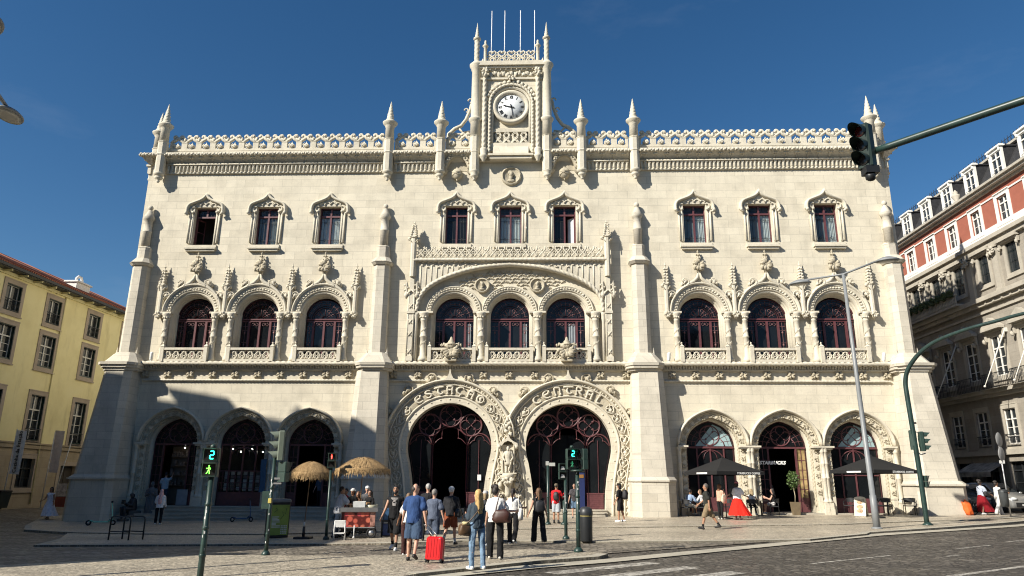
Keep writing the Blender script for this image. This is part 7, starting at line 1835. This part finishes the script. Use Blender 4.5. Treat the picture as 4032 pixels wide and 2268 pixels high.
    # --- bottom
    if 'bottom' in out:
        kd, mc = out['bottom'][:2]; fl = out.get('flare',.0); g = MB(); lo = .016
        g.capsule(P+V((-hip*.75,0,.02)),P+V((hip*.75,0,.02)),.112,.112); g.capsule(P+V((0,0,.02)),P+V((0,0,.10)),.118,.112)
        if kd in ('trousers','shorts'):
            for k in 'LR':
                hp,kn,an,fd = J[k]
                if kd == 'shorts': f_ = out.get('len',.92); g.capsule(hp+V((0,0,-.0)),hp.lerp(kn,f_),.105,.085+out.get('wide',.012))
                else:
                    g.capsule(hp,kn,.100,.068+fl*.5); g.capsule(kn,an+V((0,0,-.0)),.066+fl*.5,.048+fl); g.capsule(an.lerp(kn,.1),an+V((0,.01,-.03)),.048+fl,.050+fl)
            g = remeshed(g,.0175,3,.011,x+3)
            if kd == 'shorts' and not pose.get('sit'):
                zz = min(J[k][0].lerp(J[k][1],out.get('len',.92)).z for k in 'LR')-.02
                for v in g.v:
                    if v.z < zz: v.z = zz+(v.z-zz)*.08
            if kd == 'trousers' and not pose.get('sit'):
                for v in g.v:
                    if v.z < .035: v.z = .035+(v.z-.035)*.1
            SC(g).build(kd, cloth(*mc), t)
        else:                                                # skirt / dress skirt with pleats
            zb = out.get('hem',.28); wb = out.get('hemw',.42); g = MB(); n = 72; vs = []; zt = P.z+.06
            swy = out.get('sway',(0,0))
            for j in range(15):
                u = j/14; z = zt+(zb-zt)*u
                for i in range(n):
                    a = 2*PI*i/n; r_ = (.155+(wb-.155)*u**.9)*(1+.075*u*sin(a*9+sin(a*2+x)*2)+.03*u*sin(a*17))
                    vs.append(V((P.x+r_*cos(a)+swy[0]*u*u,P.y+r_*sin(a)*.9+swy[1]*u*u,z+.012*sin(a*9)*u)))
            g.add(vs,[(j*n+i,j*n+(i+1)%n,(j+1)*n+(i+1)%n,(j+1)*n+i) for j in range(14) for i in range(n)],True); SC(g).build('skirt', cloth(*mc), t)
    # --- shoes, socks
    if 'shoes' in out:
        for k in 'LR':
            hp,kn,an,fd = J[k]; g = MB(); q = an+V((0,0,-.04)); g.capsule(an+V((0,-.035,-.04)),an+fd*.16+V((0,0,-.05)),.046,.038); g.capsule(an+V((0,-.02,-.035)),an+fd*.07+V((0,0,-.03)),.046,.040)
            if out.get('boots'): g.capsule(an+V((0,0,-.02)),an.lerp(kn,.16),.046,.044)
            g = remeshed(g,.012,3); zz = min(v.z for v in g.v)
            if zz < .05 and abs(fd.z) < .2:
                for v in g.v:
                    if v.z < .012: v.z = .002+(v.z-.002)*.1
            SC(g).build('shoe', flat('shoe_'+out['shoes'][0],out['shoes'][1],.6), t)
            if 'socks' in out: g = MB(); g.capsule(an,an.lerp(kn,.26),.041,.045); SC(g).build('sock', cloth(*out['socks']), t)
    # --- hair and hats
    if 'hair' in out:
        st_, hc = out['hair']; g = MB(); hm = flat('hair_'+hc[0], hc[1], .6, var=.35, scale=24, bump=.5, bs=90)
        if st_ != 'bald': g.sphere(Hp(0,-.018,.030),(.086,.098,.108),16,12)
        if st_ == 'bald': g.sphere(Hp(0,-.03,-.005),(.083,.080,.075),14,10)
        if st_ in ('long','longer'):
            L = .26 if st_ == 'long' else .40
            for q in (-.055,-.02,.02,.055): g.capsule(Hp(q,-.055,.02),Hp(q*1.25,-.095-.01*abs(q)*9,-L),.050,.026)
            for e in (-1,1): g.capsule(Hp(e*.070,.0,.03),Hp(e*.080,-.02,-L*.62),.030,.020)
        if st_ == 'pony': g.capsule(Hp(0,-.10,.03),Hp(.0,-.14,-.06),.034,.036); g.capsule(Hp(0,-.14,-.05),Hp(.012,-.13,-.33),.036,.014)
        if st_ == 'bun':
            for k in range(7): a = k*.9; g.sphere(Hp(.055*cos(a),-.055+.03*sin(a*1.7),.085+.035*sin(a)),.055)
            g.sphere(Hp(0,-.06,-.02),(.085,.075,.085))
        if st_ == 'bob': g.capsule(Hp(-.06,-.03,0),Hp(-.062,-.03,-.09),.045,.04); g.capsule(Hp(.06,-.03,0),Hp(.062,-.03,-.09),.045,.04); g.capsule(Hp(0,-.07,0),Hp(0,-.07,-.1),.06,.05)
        if st_ == 'scarf': g.sphere(Hp(0,-.012,.012),(.098,.108,.128),16,12); g.capsule(Hp(0,-.03,-.08),nk+V((0,-.02,-.06)),.10,.14); g.capsule(nk+V((0,-.05,-.05)),ch+V((0,-.13,-.22)),.12,.10)
        r_ = remeshed(g,.014,3,.006,x+7); cut = Hp
        # keep the face clear
        R3 = hrot.transposed(); inv = lambda p: R3 @ (p-hd)
        if st_ != 'bald':
            for i, v in enumerate(r_.v):
                l = inv(v)
                if l.y > .03 and l.z < .062 and abs(l.x) < .078: r_.v[i] = hd+hrot @ V((l.x,.03,l.z))
        SC(r_).build('scarf' if st_ == 'scarf' else 'hair', hm, t)
    if out.get('beard'): g = MB(); g.capsule(Hp(0,.055,-.075),Hp(0,.060,-.085),.050,.045); g.capsule(Hp(-.05,.03,-.05),Hp(.05,.03,-.05),.03,.03); SC(remeshed(g,.012,2)).build('beard', flat('hair_beard',(.02,.016,.013)), t)
    if 'hat' in out:
        kd, hc = out['hat']; g = MB(); g.sphere(Hp(0,-.012,.058),(.093,.108,.080),16,10)
        if kd == 'cap': g.capsule(Hp(-.03,.085,.052),Hp(-.02,.165,.040),.022,.016); g.capsule(Hp(.03,.085,.052),Hp(.02,.165,.040),.022,.016)
        if kd == 'bucket': g.lathe([(.10,.02),(.15,-.02),(.15,-.015),(.10,.03)],Hp(0,-.01,.035),16)
        SC(remeshed(g,.012,3)).build('hat', cloth(*hc), t)
    if out.get('glasses'): g = MB(); [g.sphere(Hp(e*.033,.092,.018),(.026,.012,.018),10,6) for e in (-1,1)]; g.tube([Hp(-.075,.0,.025),Hp(-.055,.085,.024)],.004,4); g.tube([Hp(.075,.0,.025),Hp(.055,.085,.024)],.004,4); SC(g).build('sunglasses', m_lens_off, t)
    t['_s'] = 0; del t['_s']
    return t, dict(P=P*s,ch=ch*s,nk=nk*s,hd=hd*s,wr={k:(A[k][2]+A[k][3]*.06)*s for k in A},so={k:A[k][0]*s for k in A})
def at(t, p): return Matrix.Translation(t.location) @ Matrix.Rotation(t.rotation_euler.z,4,'Z') @ V(p)
def item(name, label, cat, mb, mat, t=None):
    o = tag(mb.build(name, mat), label, cat)
    if t is not None: o.location = t.location; o.rotation_euler = t.rotation_euler
    return o
def soft_bag(name, label, t, c, r, mat, strap=None, seed=1):
    """soft bag hung on a person: own top-level object with strap as child"""
    b = MB(); b.pillow((0,0,0), r, .62, 18, 12, seed, .22); b.v = [V((p.x*(1.12-.28*p.z/r[2]*.5-.14),p.y*(1-.25*max(0,p.z/r[2])),p.z)) for p in b.v]; e = thing(name, label, 'bag', at(t,c), t.rotation_euler.z); b.build('bag_body', mat, e)
    if strap: g = MB(); pts = [V(p)-V(c) for p in strap]; g.tube([tuple(p) for p in spline(pts,5)], .012, 6); g.build('strap', mat, e)
    return e
LANE, FR, ISL = -.085, -.035, -.022
# -- foreground crossing group
t, j = person('woman with long blonde hair in a denim jacket and pale jeans, looking at her phone', .33,-23.3, 32, 1.62, dict(L=(2,4),R=(-5,3),aL=(10,6,96,20),aR=(10,6,80,14),nod=16,look=26),
    dict(top=('','long',-.02,('denim_jacket',(.045,.062,.082)),'jacket'),loose=.022,bottom=('trousers',('pale_jeans',(.17,.26,.37),.3)),flare=.012,shoes=('white',(.74,.74,.72)),hair=('longer',('blonde',(.48,.31,.12)))), ISL, 'fair', True)
b = MB(); w_ = j['wr']['L']; b.bbox(w_.x-.035,w_.x+.035,w_.y+.03,w_.y+.04,w_.z-.02,w_.z+.12,.004); item('phone','dark phone in the hand of the woman in the denim jacket','phone',b,m_lens_off,t)
soft_bag('shoulder_bag','brown bucket shoulder bag with a scarf, hanging beside the pale jeans',t,(-.27,.04,.80),(.14,.10,.13),flat('brown_leather',(.095,.052,.024),.5),[(.10,-.02,1.36),(-.04,-.135,1.2),(-.22,-.08,.98),(-.32,.04,.86)],2)
b = MB(); b.blob((-.27,.02,.92),(.10,.07,.04),5,.4); item('silk_scarf','pale scarf tied on the brown bucket shoulder bag','scarf',b,flat('scarf_print',(.50,.42,.22),.7,var=.5,scale=14),t)
t, j = person('woman in a loose white t-shirt and black flared trousers with dark curly hair pinned up', .60,-21.2, -6, 1.68, dict(L=(2,2),R=(-4,3),aL=(4,12,18),aR=(10,24,80,-22),spread=3,look=-30),
    dict(top=('','short',-.03,('white_tee',(.72,.72,.71))),loose=.036,bottom=('trousers',('black_trousers',(.012,.012,.013))),flare=.035,shoes=('offwhite',(.55,.52,.46)),hair=('bun',('dark_curly',(.02,.014,.011)))), ISL, 'fair', True)
soft_bag('leather_bag','large dark brown leather bag on the shoulder of the woman in a loose white t-shirt',t,(.18,-.21,.99),(.22,.10,.15),flat('dark_brown_leather',(.05,.018,.013),.45),[(.02,-.16,1.08),(.10,-.15,1.42),(.16,0,1.47),(.26,-.16,1.2),(.32,-.2,1.08)],4)
t, j = person('woman with a dark ponytail in a fitted white t-shirt and black wide trousers', .86,-16.9, -10, 1.62, dict(L=(14,4),R=(-12,34),aL=(4,12,20),aR=(20,20,70)),
    dict(top=('','short',.04,('white_tee2',(.70,.69,.66))),loose=.012,bottom=('trousers',('black_wide',(.013,.013,.014))),flare=.03,shoes=('white',(.74,.74,.72)),hair=('pony',('dark_brown',(.022,.015,.012)))), FR, 'tan', True)
soft_bag('tote_bag','white tote bag at the side of the woman with the ponytail',t,(.24,.0,.86),(.07,.14,.18),flat('white_tote',(.62,.60,.55),.8),[(.20,.05,1.0),(.17,.04,1.38),(.20,-.08,1.0)],7)
t, j = person('woman with long brown hair in a black strappy top and wide black trousers', 1.63,-16.25, 12, 1.60, dict(L=(6,4),R=(-8,10),aL=(6,16,22),aR=(-2,16,20),look=38,spread=4),
    dict(top=('','none',.0,('black_top',(.014,.014,.015))),loose=.01,collar=0,bottom=('trousers',('black_wide2',(.016,.016,.017))),flare=.05,shoes=('white',(.74,.74,.72)),hair=('long',('light_brown',(.13,.07,.035)))), FR, 'fair', True)
soft_bag('backpack','small black backpack on the woman with long brown hair',t,(0,-.20,1.06),(.15,.09,.18),flat('black_nylon',(.014,.014,.016),.6),[(-.10,-.1,1.2),(-.12,-.02,1.42),(-.10,.1,1.3)],3)
t, j = person('man in a blue t-shirt and blue shorts with thinning hair, walking away', -1.33,-21.5, -4, 1.76, dict(L=(8,6),R=(-14,26),aL=(14,16,16),aR=(-10,12,10),look=-50,spread=3),
    dict(top=('','short',-.06,('blue_tee',(.030,.066,.175))),loose=.034,bottom=('shorts',('slate_blue_shorts',(.045,.075,.13))),wide=.05,shoes=('black',(.02,.018,.018)),hair=('bald',('dark_short',(.035,.026,.022))),glasses=True), ISL, 'fair')
wr = at(t, j['wr']['R'])
sc = thing('suitcase','bright red hard shell suitcase pulled by the man in the blue t-shirt','suitcase',(-.74,-22.05,gz(-.7)-.022),R(-8)); m_red_s = flat('red_polycarbonate',(.55,.012,.014),.28,var=.06,spec=.6)
b = MB(); tl = Matrix.Rotation(R(-10),4,'X'); b.xf = tl; b.bbox(-.20,.20,-.12,.12,.07,.57,.045); b.build('shell', m_red_s, sc)
b = MB(tl)
for k in range(5): b.bbox(-.15+.065*k,-.125+.065*k,-.128,.128,.12,.52,.004)
b.build('ribs', m_red_s, sc); b = MB(tl); b.box(-.205,.205,-.004,.004,.075,.565); b.build('zip', m_rubber, sc)
for sx_ in (-1,1):
    for sy_ in (-1,1): b = MB(tl); b.lathe([(.0,-.018),(.034,-.015),(.034,.015),(0,.018)],(0,0,0),12); b.v = [tl @ V((sx_*.17+ (tl.inverted()@p).z, sy_*.09+(tl.inverted()@p).x, .036+(tl.inverted()@p).y)) for p in b.v]; b.build('wheel', m_rubber, sc); b = MB(tl); b.box(sx_*.17-.026,sx_*.17+.026,sy_*.09-.03,sy_*.09+.03,.05,.085); b.build('wheel_mount', m_rubber, sc)
hl_ = sc.matrix_basis.inverted() @ wr; b = MB()
for q in (-.06,.06): b.tube([tl @ V((q,.08,.55)), hl_+V((q*.8,0,-.01))],.008,6)
b.tube([hl_+V((-.06,0,0)),hl_+V((.06,0,0))],.013,8); b.build('handle', m_steel, sc); b = MB(tl); b.lathe([(.018,-.001),(.018,.001)],(0,0,0),10); b.v = [tl @ V((.12+(tl.inverted()@p).x,-.127,.52+(tl.inverted()@p).y)) for p in b.v]; b.build('badge', m_stick, sc)
person('person in a white top and brown wide trousers half hidden by the man in blue', -1.80,-19.7, -12, 1.58, dict(L=(10,4),R=(-8,12),aL=(16,26,10),aR=(0,10,10)),
    dict(top=('','short',.02,('white_tee3',(.68,.67,.65))),loose=.016,bottom=('trousers',('brown_trousers',(.055,.022,.02))),flare=.03,shoes=('white',(.74,.74,.72)),hair=('bob',('ash_brown',(.16,.10,.055)))), LANE, 'tan', True)
person('man in a grey blue t-shirt and knee length shorts with short grey hair', -1.42,-17.6, -6, 1.66, dict(L=(10,4),R=(-8,14),aL=(8,12,16),aR=(-6,14,14)),
    dict(top=('','short',-.05,('greyblue_tee',(.10,.12,.17))),loose=.03,bottom=('shorts',('blue_camo_shorts',(.06,.075,.11),.4)),len=1.05,wide=.03,shoes=('grey',(.25,.25,.25)),hair=('short',('grey',(.22,.20,.18)))), LANE, 'fair')
t, j = person('white haired person in a dark jacket and rust coloured shorts', -1.00,-16.95, -8, 1.68, dict(L=(-12,26),R=(12,4),aL=(4,12,30),aR=(6,14,26)),
    dict(top=('','long',-.04,('charcoal_jacket',(.022,.022,.025)),'jacket'),loose=.03,bottom=('shorts',('rust_shorts',(.24,.07,.032))),len=.86,wide=.03,shoes=('black',(.02,.018,.018)),socks=('white_sock',(.6,.6,.58)),hair=('short',('white',(.55,.54,.52))),hat=('cap',('white_cap',(.62,.62,.60)))), FR, 'fair')
soft_bag('crossbody_bag','black bag on the hip of the white haired person in a dark jacket',t,(.24,-.04,.92),(.09,.13,.13),flat('black_nylon',(.014,.014,.016),.6),[(.22,.02,1.0),(.05,-.13,1.38),(.20,-.1,1.0)],6)
t, j = person('bearded man in a black sleeveless shirt walking towards us', -2.50,-17.85, 176, 1.80, dict(L=(18,6),R=(-12,22),aL=(-8,12,14),aR=(16,14,16)),
    dict(top=('','none',-.05,('black_tank',(.012,.012,.013))),loose=.03,print=1,bottom=('shorts',('black_shorts',(.013,.013,.014))),len=1.02,wide=.03,shoes=('white',(.74,.74,.72)),socks=('black_sock',(.012,.012,.012)),hair=('short',('black',(.014,.011,.010))),beard=1), LANE, 'tan')
person('grey haired person in dark clothes glimpsed behind the man in blue', -1.97,-15.2, 5, 1.76, STAND, dict(top=('','long',-.04,('dark_top',(.02,.02,.022))),bottom=('trousers',('dark_trousers',(.018,.018,.02))),shoes=('black',(.02,.018,.018)),hair=('short',('grey2',(.35,.34,.32)))), FR)
person('person in a pale cap and dark clothes behind the blonde woman', .06,-17.3, -5, 1.64, WALK, dict(top=('','long',-.04,('dark_grey_top',(.05,.05,.052))),bottom=('trousers',('dark_trousers',(.018,.018,.02))),shoes=('white',(.74,.74,.72)),hair=('bob',('ash_blonde',(.30,.22,.12))),hat=('cap',('grey_cap',(.42,.42,.42)))), LANE, 'fair', True)
t, j = person('person in a red long sleeved top, grey shorts and black boots near the right portal', 2.40,-6.4, -20, 1.68, dict(L=(2,2),R=(-2,2),aL=(0,6,20),aR=(24,18,110,20)),
    dict(top=('','long',-.04,('red_top',(.50,.016,.022))),loose=.024,bottom=('shorts',('pale_grey_shorts',(.36,.39,.42))),wide=.025,shoes=('black',(.02,.018,.018)),boots=1,hair=('short',('dark_short',(.035,.026,.022))),hat=('cap',('khaki_cap',(.16,.13,.09)))), 0, 'tan')
soft_bag('backpack','small dark backpack on the person in the red top',t,(.05,-.18,1.15),(.12,.08,.18),flat('black_nylon',(.014,.014,.016),.6),None,3)
person('man in a dark checked shirt and denim shorts before the right portal', 3.42,-1.9, 170, 1.68, STAND, dict(top=('','short',-.05,('checked_shirt',(.055,.05,.055),.9)),loose=.026,bottom=('shorts',('denim_shorts',(.10,.16,.24))),shoes=('grey',(.25,.25,.25)),hair=('short',('black',(.014,.011,.010)))), .0, 'fair')
t, j = person('person all in black with a backpack beside the right portal', 5.30,-5.6, 66, 1.66, dict(L=(6,4),R=(-6,8),aL=(4,8,24),aR=(2,8,20)), dict(top=('','short',-.04,('black_tee',(.013,.013,.014))),loose=.026,bottom=('shorts',('black_shorts2',(.016,.016,.018))),len=.9,shoes=('white',(.74,.74,.72)),hair=('bob',('black',(.014,.011,.010))),hat=('cap',('black_cap',(.012,.012,.012)))), 0, 'tan')
soft_bag('backpack','black backpack on the person all in black',t,(0,-.24,1.18),(.15,.12,.22),flat('black_nylon',(.014,.014,.016),.6),[(-.10,-.12,1.3),(-.12,-.0,1.42),(-.10,.12,1.25)],3)
# -- right pavement
person('man in an olive t-shirt and khaki shorts striding left', 8.03,-10.75, 80, 1.70, dict(L=(20,8),R=(-24,12),aL=(-16,8,14),aR=(18,8,34),ftL=-14,ftR=8), dict(top=('','short',-.06,('olive_tee',(.030,.031,.026))),loose=.026,bottom=('shorts',('khaki_shorts',(.22,.165,.10))),len=.98,wide=.02,shoes=('black',(.02,.018,.018)),boots=1,socks=('black_sock',(.012,.012,.012)),hair=('short',('greying',(.10,.085,.075))),beard=0), FR, 'tan')
t, j = person('woman in a peach top and black trousers standing at the cafe', 10.12,-4.1, -55, 1.60, dict(L=(3,3),R=(-3,4),aL=(16,10,50),aR=(20,12,86,10),look=-10), dict(top=('','short',-.02,('peach_top',(.62,.36,.26))),loose=.024,bottom=('trousers',('black_trousers',(.012,.012,.013))),flare=.012,shoes=('offwhite',(.55,.52,.46)),hair=('long',('chestnut',(.16,.075,.04)))), 0, 'fair', True)
soft_bag('tote_bag','cream tote bag held by the woman in the peach top',t,(.25,.0,.92),(.06,.17,.20),flat('cream_tote',(.58,.50,.38),.8,var=.3,scale=9),[(.20,.1,1.08),(.19,.06,1.36),(.22,-.08,1.08)],7)
person('woman in a white shirt, full red skirt and pink cap', 10.82,-4.5, -42, 1.70, dict(L=(2,2),R=(-4,6),aL=(12,12,40),aR=(26,16,44,0)), dict(top=('','short',-.10,('white_shirt',(.70,.71,.73))),loose=.042,bottom=('skirt',('red_skirt',(.72,.022,.012))),hem=.20,hemw=.52,sway=(.1,0),shoes=('white',(.74,.74,.72)),hair=('bob',('black',(.014,.011,.010))),hat=('cap',('pink_cap',(.58,.22,.26)))), 0, 'brown', True)
person('seated man in a light blue shirt and white shorts at the left cafe table', 9.24,-.92, -58, 1.74, dict(SIT,lean=24,nod=16,aL=(18,16,40),aR=(26,12,66)), dict(top=('','long',-.02,('lightblue_shirt',(.27,.36,.52))),loose=.032,bottom=('shorts',('white_shorts',(.64,.62,.56))),len=1.0,wide=.02,shoes=('navy',(.03,.04,.07)),hair=('short',('black',(.014,.011,.010)))), 0, 'tan', seat=.47)
person('seated person with long hair and a white shirt at the left cafe table', 10.05,-.82, 68, 1.62, dict(SIT,lean=14,aL=(30,14,70),aR=(34,14,90)), dict(top=('','long',-.02,('white_shirt2',(.62,.63,.64))),loose=.03,bottom=('trousers',('dark_trousers',(.018,.018,.02))),shoes=('grey',(.25,.25,.25)),hair=('long',('ash_brown',(.16,.10,.055)))), 0, 'fair', True, seat=.47)
person('seated blonde woman in a white top with her back to us', 12.40,-1.25, -22, 1.62, dict(SIT,lean=4,aL=(14,14,40),aR=(34,18,60)), dict(top=('','none',.0,('white_camisole',(.70,.69,.66))),loose=.01,collar=0,bottom=('trousers',('black_trousers',(.012,.012,.013))),shoes=('white',(.74,.74,.72)),hair=('long',('ash_blonde',(.30,.22,.12)))), 0, 'fair', True, seat=.47)
person('seated woman in sunglasses and a black top facing left', 13.72,-.45, 72, 1.64, dict(SIT,lean=2,aL=(26,12,84),aR=(34,14,80)), dict(top=('','none',.0,('black_vest',(.014,.014,.015))),loose=.012,bottom=('shorts',('white_shorts2',(.62,.60,.58))),len=.6,shoes=('offwhite',(.55,.52,.46)),hair=('long',('black',(.014,.011,.010))),glasses=True), 0, 'fair', True, seat=.47)
person('dim figure in grey standing inside the cafe doorway', 14.35,2.2, 180, 1.7, STAND, dict(top=('','long',-.05,('grey_top',(.10,.10,.105))),bottom=('trousers',('dark_trousers',(.018,.018,.02))),shoes=('black',(.02,.018,.018)),hair=('short',('dark_short',(.035,.026,.022)))), .35-gz(14.35))
t, j = person('woman in a long maroon skirt and pale top at the right edge', 23.5,-1.75, -70, 1.66, dict(L=(6,4),R=(-10,10),aL=(14,12,30),aR=(20,14,40)), dict(top=('','short',.02,('pale_blue_top',(.40,.44,.52))),loose=.022,bottom=('skirt',('maroon_skirt',(.20,.006,.012))),hem=.16,hemw=.40,sway=(0,.22),shoes=('white',(.74,.74,.72)),hair=('bun',('dark_curly',(.02,.014,.011)))), 0, 'brown', True)
soft_bag('crossbody_bag','black crossbody bag on the woman in the maroon skirt',t,(.20,.10,1.02),(.10,.15,.11),flat('black_nylon',(.014,.014,.016),.6),[(.16,.2,1.1),(-.05,.14,1.38),(-.08,-.12,1.36),(.16,-.05,1.1)],6)
person('woman in a white sleeveless top and pale wide trousers by the grey bin', 24.25,-1.8, -78, 1.62, dict(L=(18,6),R=(-18,14),aL=(14,10,60),aR=(24,10,70)), dict(top=('','none',.04,('white_vest',(.68,.67,.65))),loose=.012,bottom=('trousers',('pale_trousers',(.50,.50,.49))),flare=.05,shoes=('white',(.74,.74,.72)),hair=('bun',('dark_brown',(.022,.015,.012)))), 0, 'tan', True)
# -- left side
t, j = person('woman in a pink headscarf, white blouse and black trousers facing the shop', -16.22,-4.8, 14, 1.58, dict(L=(2,2),R=(-4,4),aL=(14,18,60,10),aR=(8,8,20)), dict(top=('','long',-.08,('white_blouse',(.72,.71,.72))),loose=.04,bottom=('trousers',('black_trousers',(.012,.012,.013))),flare=.02,shoes=('white',(.74,.74,.72)),hair=('scarf',('pink_scarf',(.66,.38,.36)))), 0, 'tan', True)
person('woman with long dark hair in a flowing white dress walking towards us', -24.4,-.6, 188, 1.66, dict(L=(16,6),R=(-12,18),aL=(6,14,20),aR=(4,18,60)), dict(top=('','none',.0,('white_dress',(.78,.78,.84))),loose=.010,collar=0,bottom=('skirt',('white_dress',(.78,.78,.84))),hem=.18,hemw=.42,sway=(-.12,.05),shoes=('tan',(.3,.2,.12)),hair=('longer',('black',(.014,.011,.010)))), 0, 'tan', True)
person('man in a pale blue shirt on the steps of the bookshop doorway', -18.72,.25, 20, 1.72, dict(L=(6,4),R=(-6,6),aL=(8,10,20),aR=(100,10,40)), dict(top=('','short',-.05,('pale_blue_shirt',(.30,.38,.45))),loose=.03,bottom=('shorts',('navy_shorts',(.03,.04,.06))),shoes=('grey',(.25,.25,.25)),hair=('short',('black',(.014,.011,.010)))), .42-gz(-18.72), 'fair')
person('dim person in blue standing inside the third shop doorway', -10.5,1.3, 160, 1.66, STAND, dict(top=('','short',-.05,('mid_blue_top',(.08,.11,.16))),bottom=('trousers',('dark_trousers',(.018,.018,.02))),shoes=('black',(.02,.018,.018)),hair=('short',('dark_short',(.035,.026,.022)))), .42-gz(-10.5))
# -- around the fruit cart
person('vendor in a white t-shirt and jeans leaning over the left end of the cart', -5.34,-13.6, -68, 1.72, dict(L=(4,4),R=(-6,4),lean=16,nod=24,aL=(36,10,40),aR=(34,10,50)), dict(top=('','short',-.10,('white_tee4',(.56,.57,.60))),loose=.045,bottom=('trousers',('blue_jeans',(.05,.075,.12))),shoes=('black',(.02,.018,.018)),hair=('short',('black',(.014,.011,.010)))), FR, 'tan')
person('person in a red t-shirt behind the fruit cart', -5.62,-11.5, 150, 1.58, STAND, dict(top=('','short',-.05,('red_tee',(.30,.012,.018))),bottom=('trousers',('dark_trousers',(.018,.018,.02))),shoes=('black',(.02,.018,.018)),hair=('short',('black',(.014,.011,.010)))), 0, 'tan')
person('person in a white sun hat behind the fruit cart', -5.24,-12.0, 165, 1.60, STAND, dict(top=('','short',-.05,('black_tee',(.013,.013,.014))),bottom=('trousers',('dark_trousers',(.018,.018,.02))),shoes=('black',(.02,.018,.018)),hair=('bob',('dark_brown',(.022,.015,.012))),hat=('bucket',('white_hat',(.60,.60,.58)))), -.02, 'tan', True)
person('brown haired person bending behind the fruit cart', -5.02,-11.9, 170, 1.50, dict(STAND,lean=14), dict(top=('','short',-.05,('brown_top',(.10,.055,.035))),bottom=('trousers',('dark_trousers',(.018,.018,.02))),shoes=('black',(.02,.018,.018)),hair=('long',('chestnut',(.16,.075,.04)))), -.02, 'tan', True)
person('person in a white baseball cap behind the fruit cart', -4.86,-11.4, 190, 1.66, STAND, dict(top=('','short',-.05,('grey_top',(.10,.10,.105))),bottom=('trousers',('dark_trousers',(.018,.018,.02))),shoes=('black',(.02,.018,.018)),hair=('short',('dark_short',(.035,.026,.022))),hat=('cap',('white_cap',(.62,.62,.60)))), -.0, 'fair')
person('woman with long black hair and dark clothes behind the fruit cart', -4.62,-11.9, 160, 1.52, STAND, dict(top=('','short',-.05,('black_tee',(.013,.013,.014))),bottom=('trousers',('dark_trousers',(.018,.018,.02))),shoes=('black',(.02,.018,.018)),hair=('longer',('black',(.014,.011,.010)))), -.0, 'fair', True)
# ================================================================== CAMERA, LIGHT, SKY
cam = bpy.data.cameras.new('camera'); co = bpy.data.objects.new('camera', cam); COL.objects.link(co); S.camera = co
cam.sensor_width = 36; cam.lens = 36*2800/4032; cam.clip_end = 2000; cam.clip_start = .1
yaw, pitch, roll = R(2.23495788), R(15.29982048), R(.4486458)
rt = V((cos(yaw),sin(yaw),0)); yf = V((-sin(yaw),cos(yaw),0)); up = V((0,0,1))
fw = yf*cos(pitch)+up*sin(pitch); u0 = -yf*sin(pitch)+up*cos(pitch)
rr_ = rt*cos(roll)+u0*sin(roll); uu_ = -rt*sin(roll)+u0*cos(roll)
M = Matrix.Identity(4)
for i in range(3): M[i][0], M[i][1], M[i][2] = rr_[i], uu_[i], -fw[i]
M.translation = V((1.65467,-39.22,1.75)); co.matrix_world = M
SD = V((1.25,1.0,-1.10)).normalized()                        # direction the sunlight travels
sl = bpy.data.lights.new('sun','SUN'); sl.energy = 5.0; sl.angle = R(.53); sl.color = (1,.94,.83)
so = bpy.data.objects.new('sun', sl); COL.objects.link(so); so.location = (-60,-60,60); so.rotation_euler = SD.to_track_quat('-Z','Y').to_euler()
wd = bpy.data.worlds.new('World'); S.world = wd; wd.use_nodes = True; nt = wd.node_tree
sky = nt.nodes.new('ShaderNodeTexSky'); sky.sky_type = 'NISHITA'; sky.sun_disc = False
sky.sun_elevation = math.asin(-SD.z); sky.sun_rotation = math.atan2(-SD.x,-SD.y); sky.altitude = 0; sky.air_density = 1.0; sky.dust_density = .25; sky.ozone_density = 3.0
bg = nt.nodes['Background']; hs = nt.nodes.new('ShaderNodeHueSaturation'); hs.inputs['Saturation'].default_value = 1.26; nt.links.new(sky.outputs[0], hs.inputs['Color']); 
tc = nt.nodes.new('ShaderNodeTexCoord'); mp = nt.nodes.new('ShaderNodeMapping'); mp.inputs['Scale'].default_value = (1.4,1.4,4.5); mp.inputs['Rotation'].default_value = (0,R(24),R(20)); nt.links.new(tc.outputs['Generated'], mp.inputs[0])
nz = nt.nodes.new('ShaderNodeTexNoise'); nz.inputs['Scale'].default_value = 2.1; nz.inputs['Detail'].default_value = 7; nz.inputs['Roughness'].default_value = .62; nt.links.new(mp.outputs[0], nz.inputs['Vector'])
cr = nt.nodes.new('ShaderNodeValToRGB'); cr.color_ramp.elements[0].position = .56; cr.color_ramp.elements[0].color = (0,0,0,1); cr.color_ramp.elements[1].position = .85; cr.color_ramp.elements[1].color = (.09,.09,.09,1); nt.links.new(nz.outputs['Fac'], cr.inputs[0])
mx = nt.nodes.new('ShaderNodeMix'); mx.data_type = 'RGBA'; nt.links.new(cr.outputs[0], mx.inputs[0]); nt.links.new(hs.outputs[0], mx.inputs[6]); mx.inputs[7].default_value = (6.5,7.2,8.2,1); nt.links.new(mx.outputs[2], bg.inputs[0]); bg.inputs[1].default_value = .063
S.view_settings.view_transform = 'Standard'; S.view_settings.look = 'None'; S.view_settings.exposure = .62; S.view_settings.gamma = 1
S.render.resolution_x, S.render.resolution_y = 1024, 576

S.cycles.filter_width = 1.1
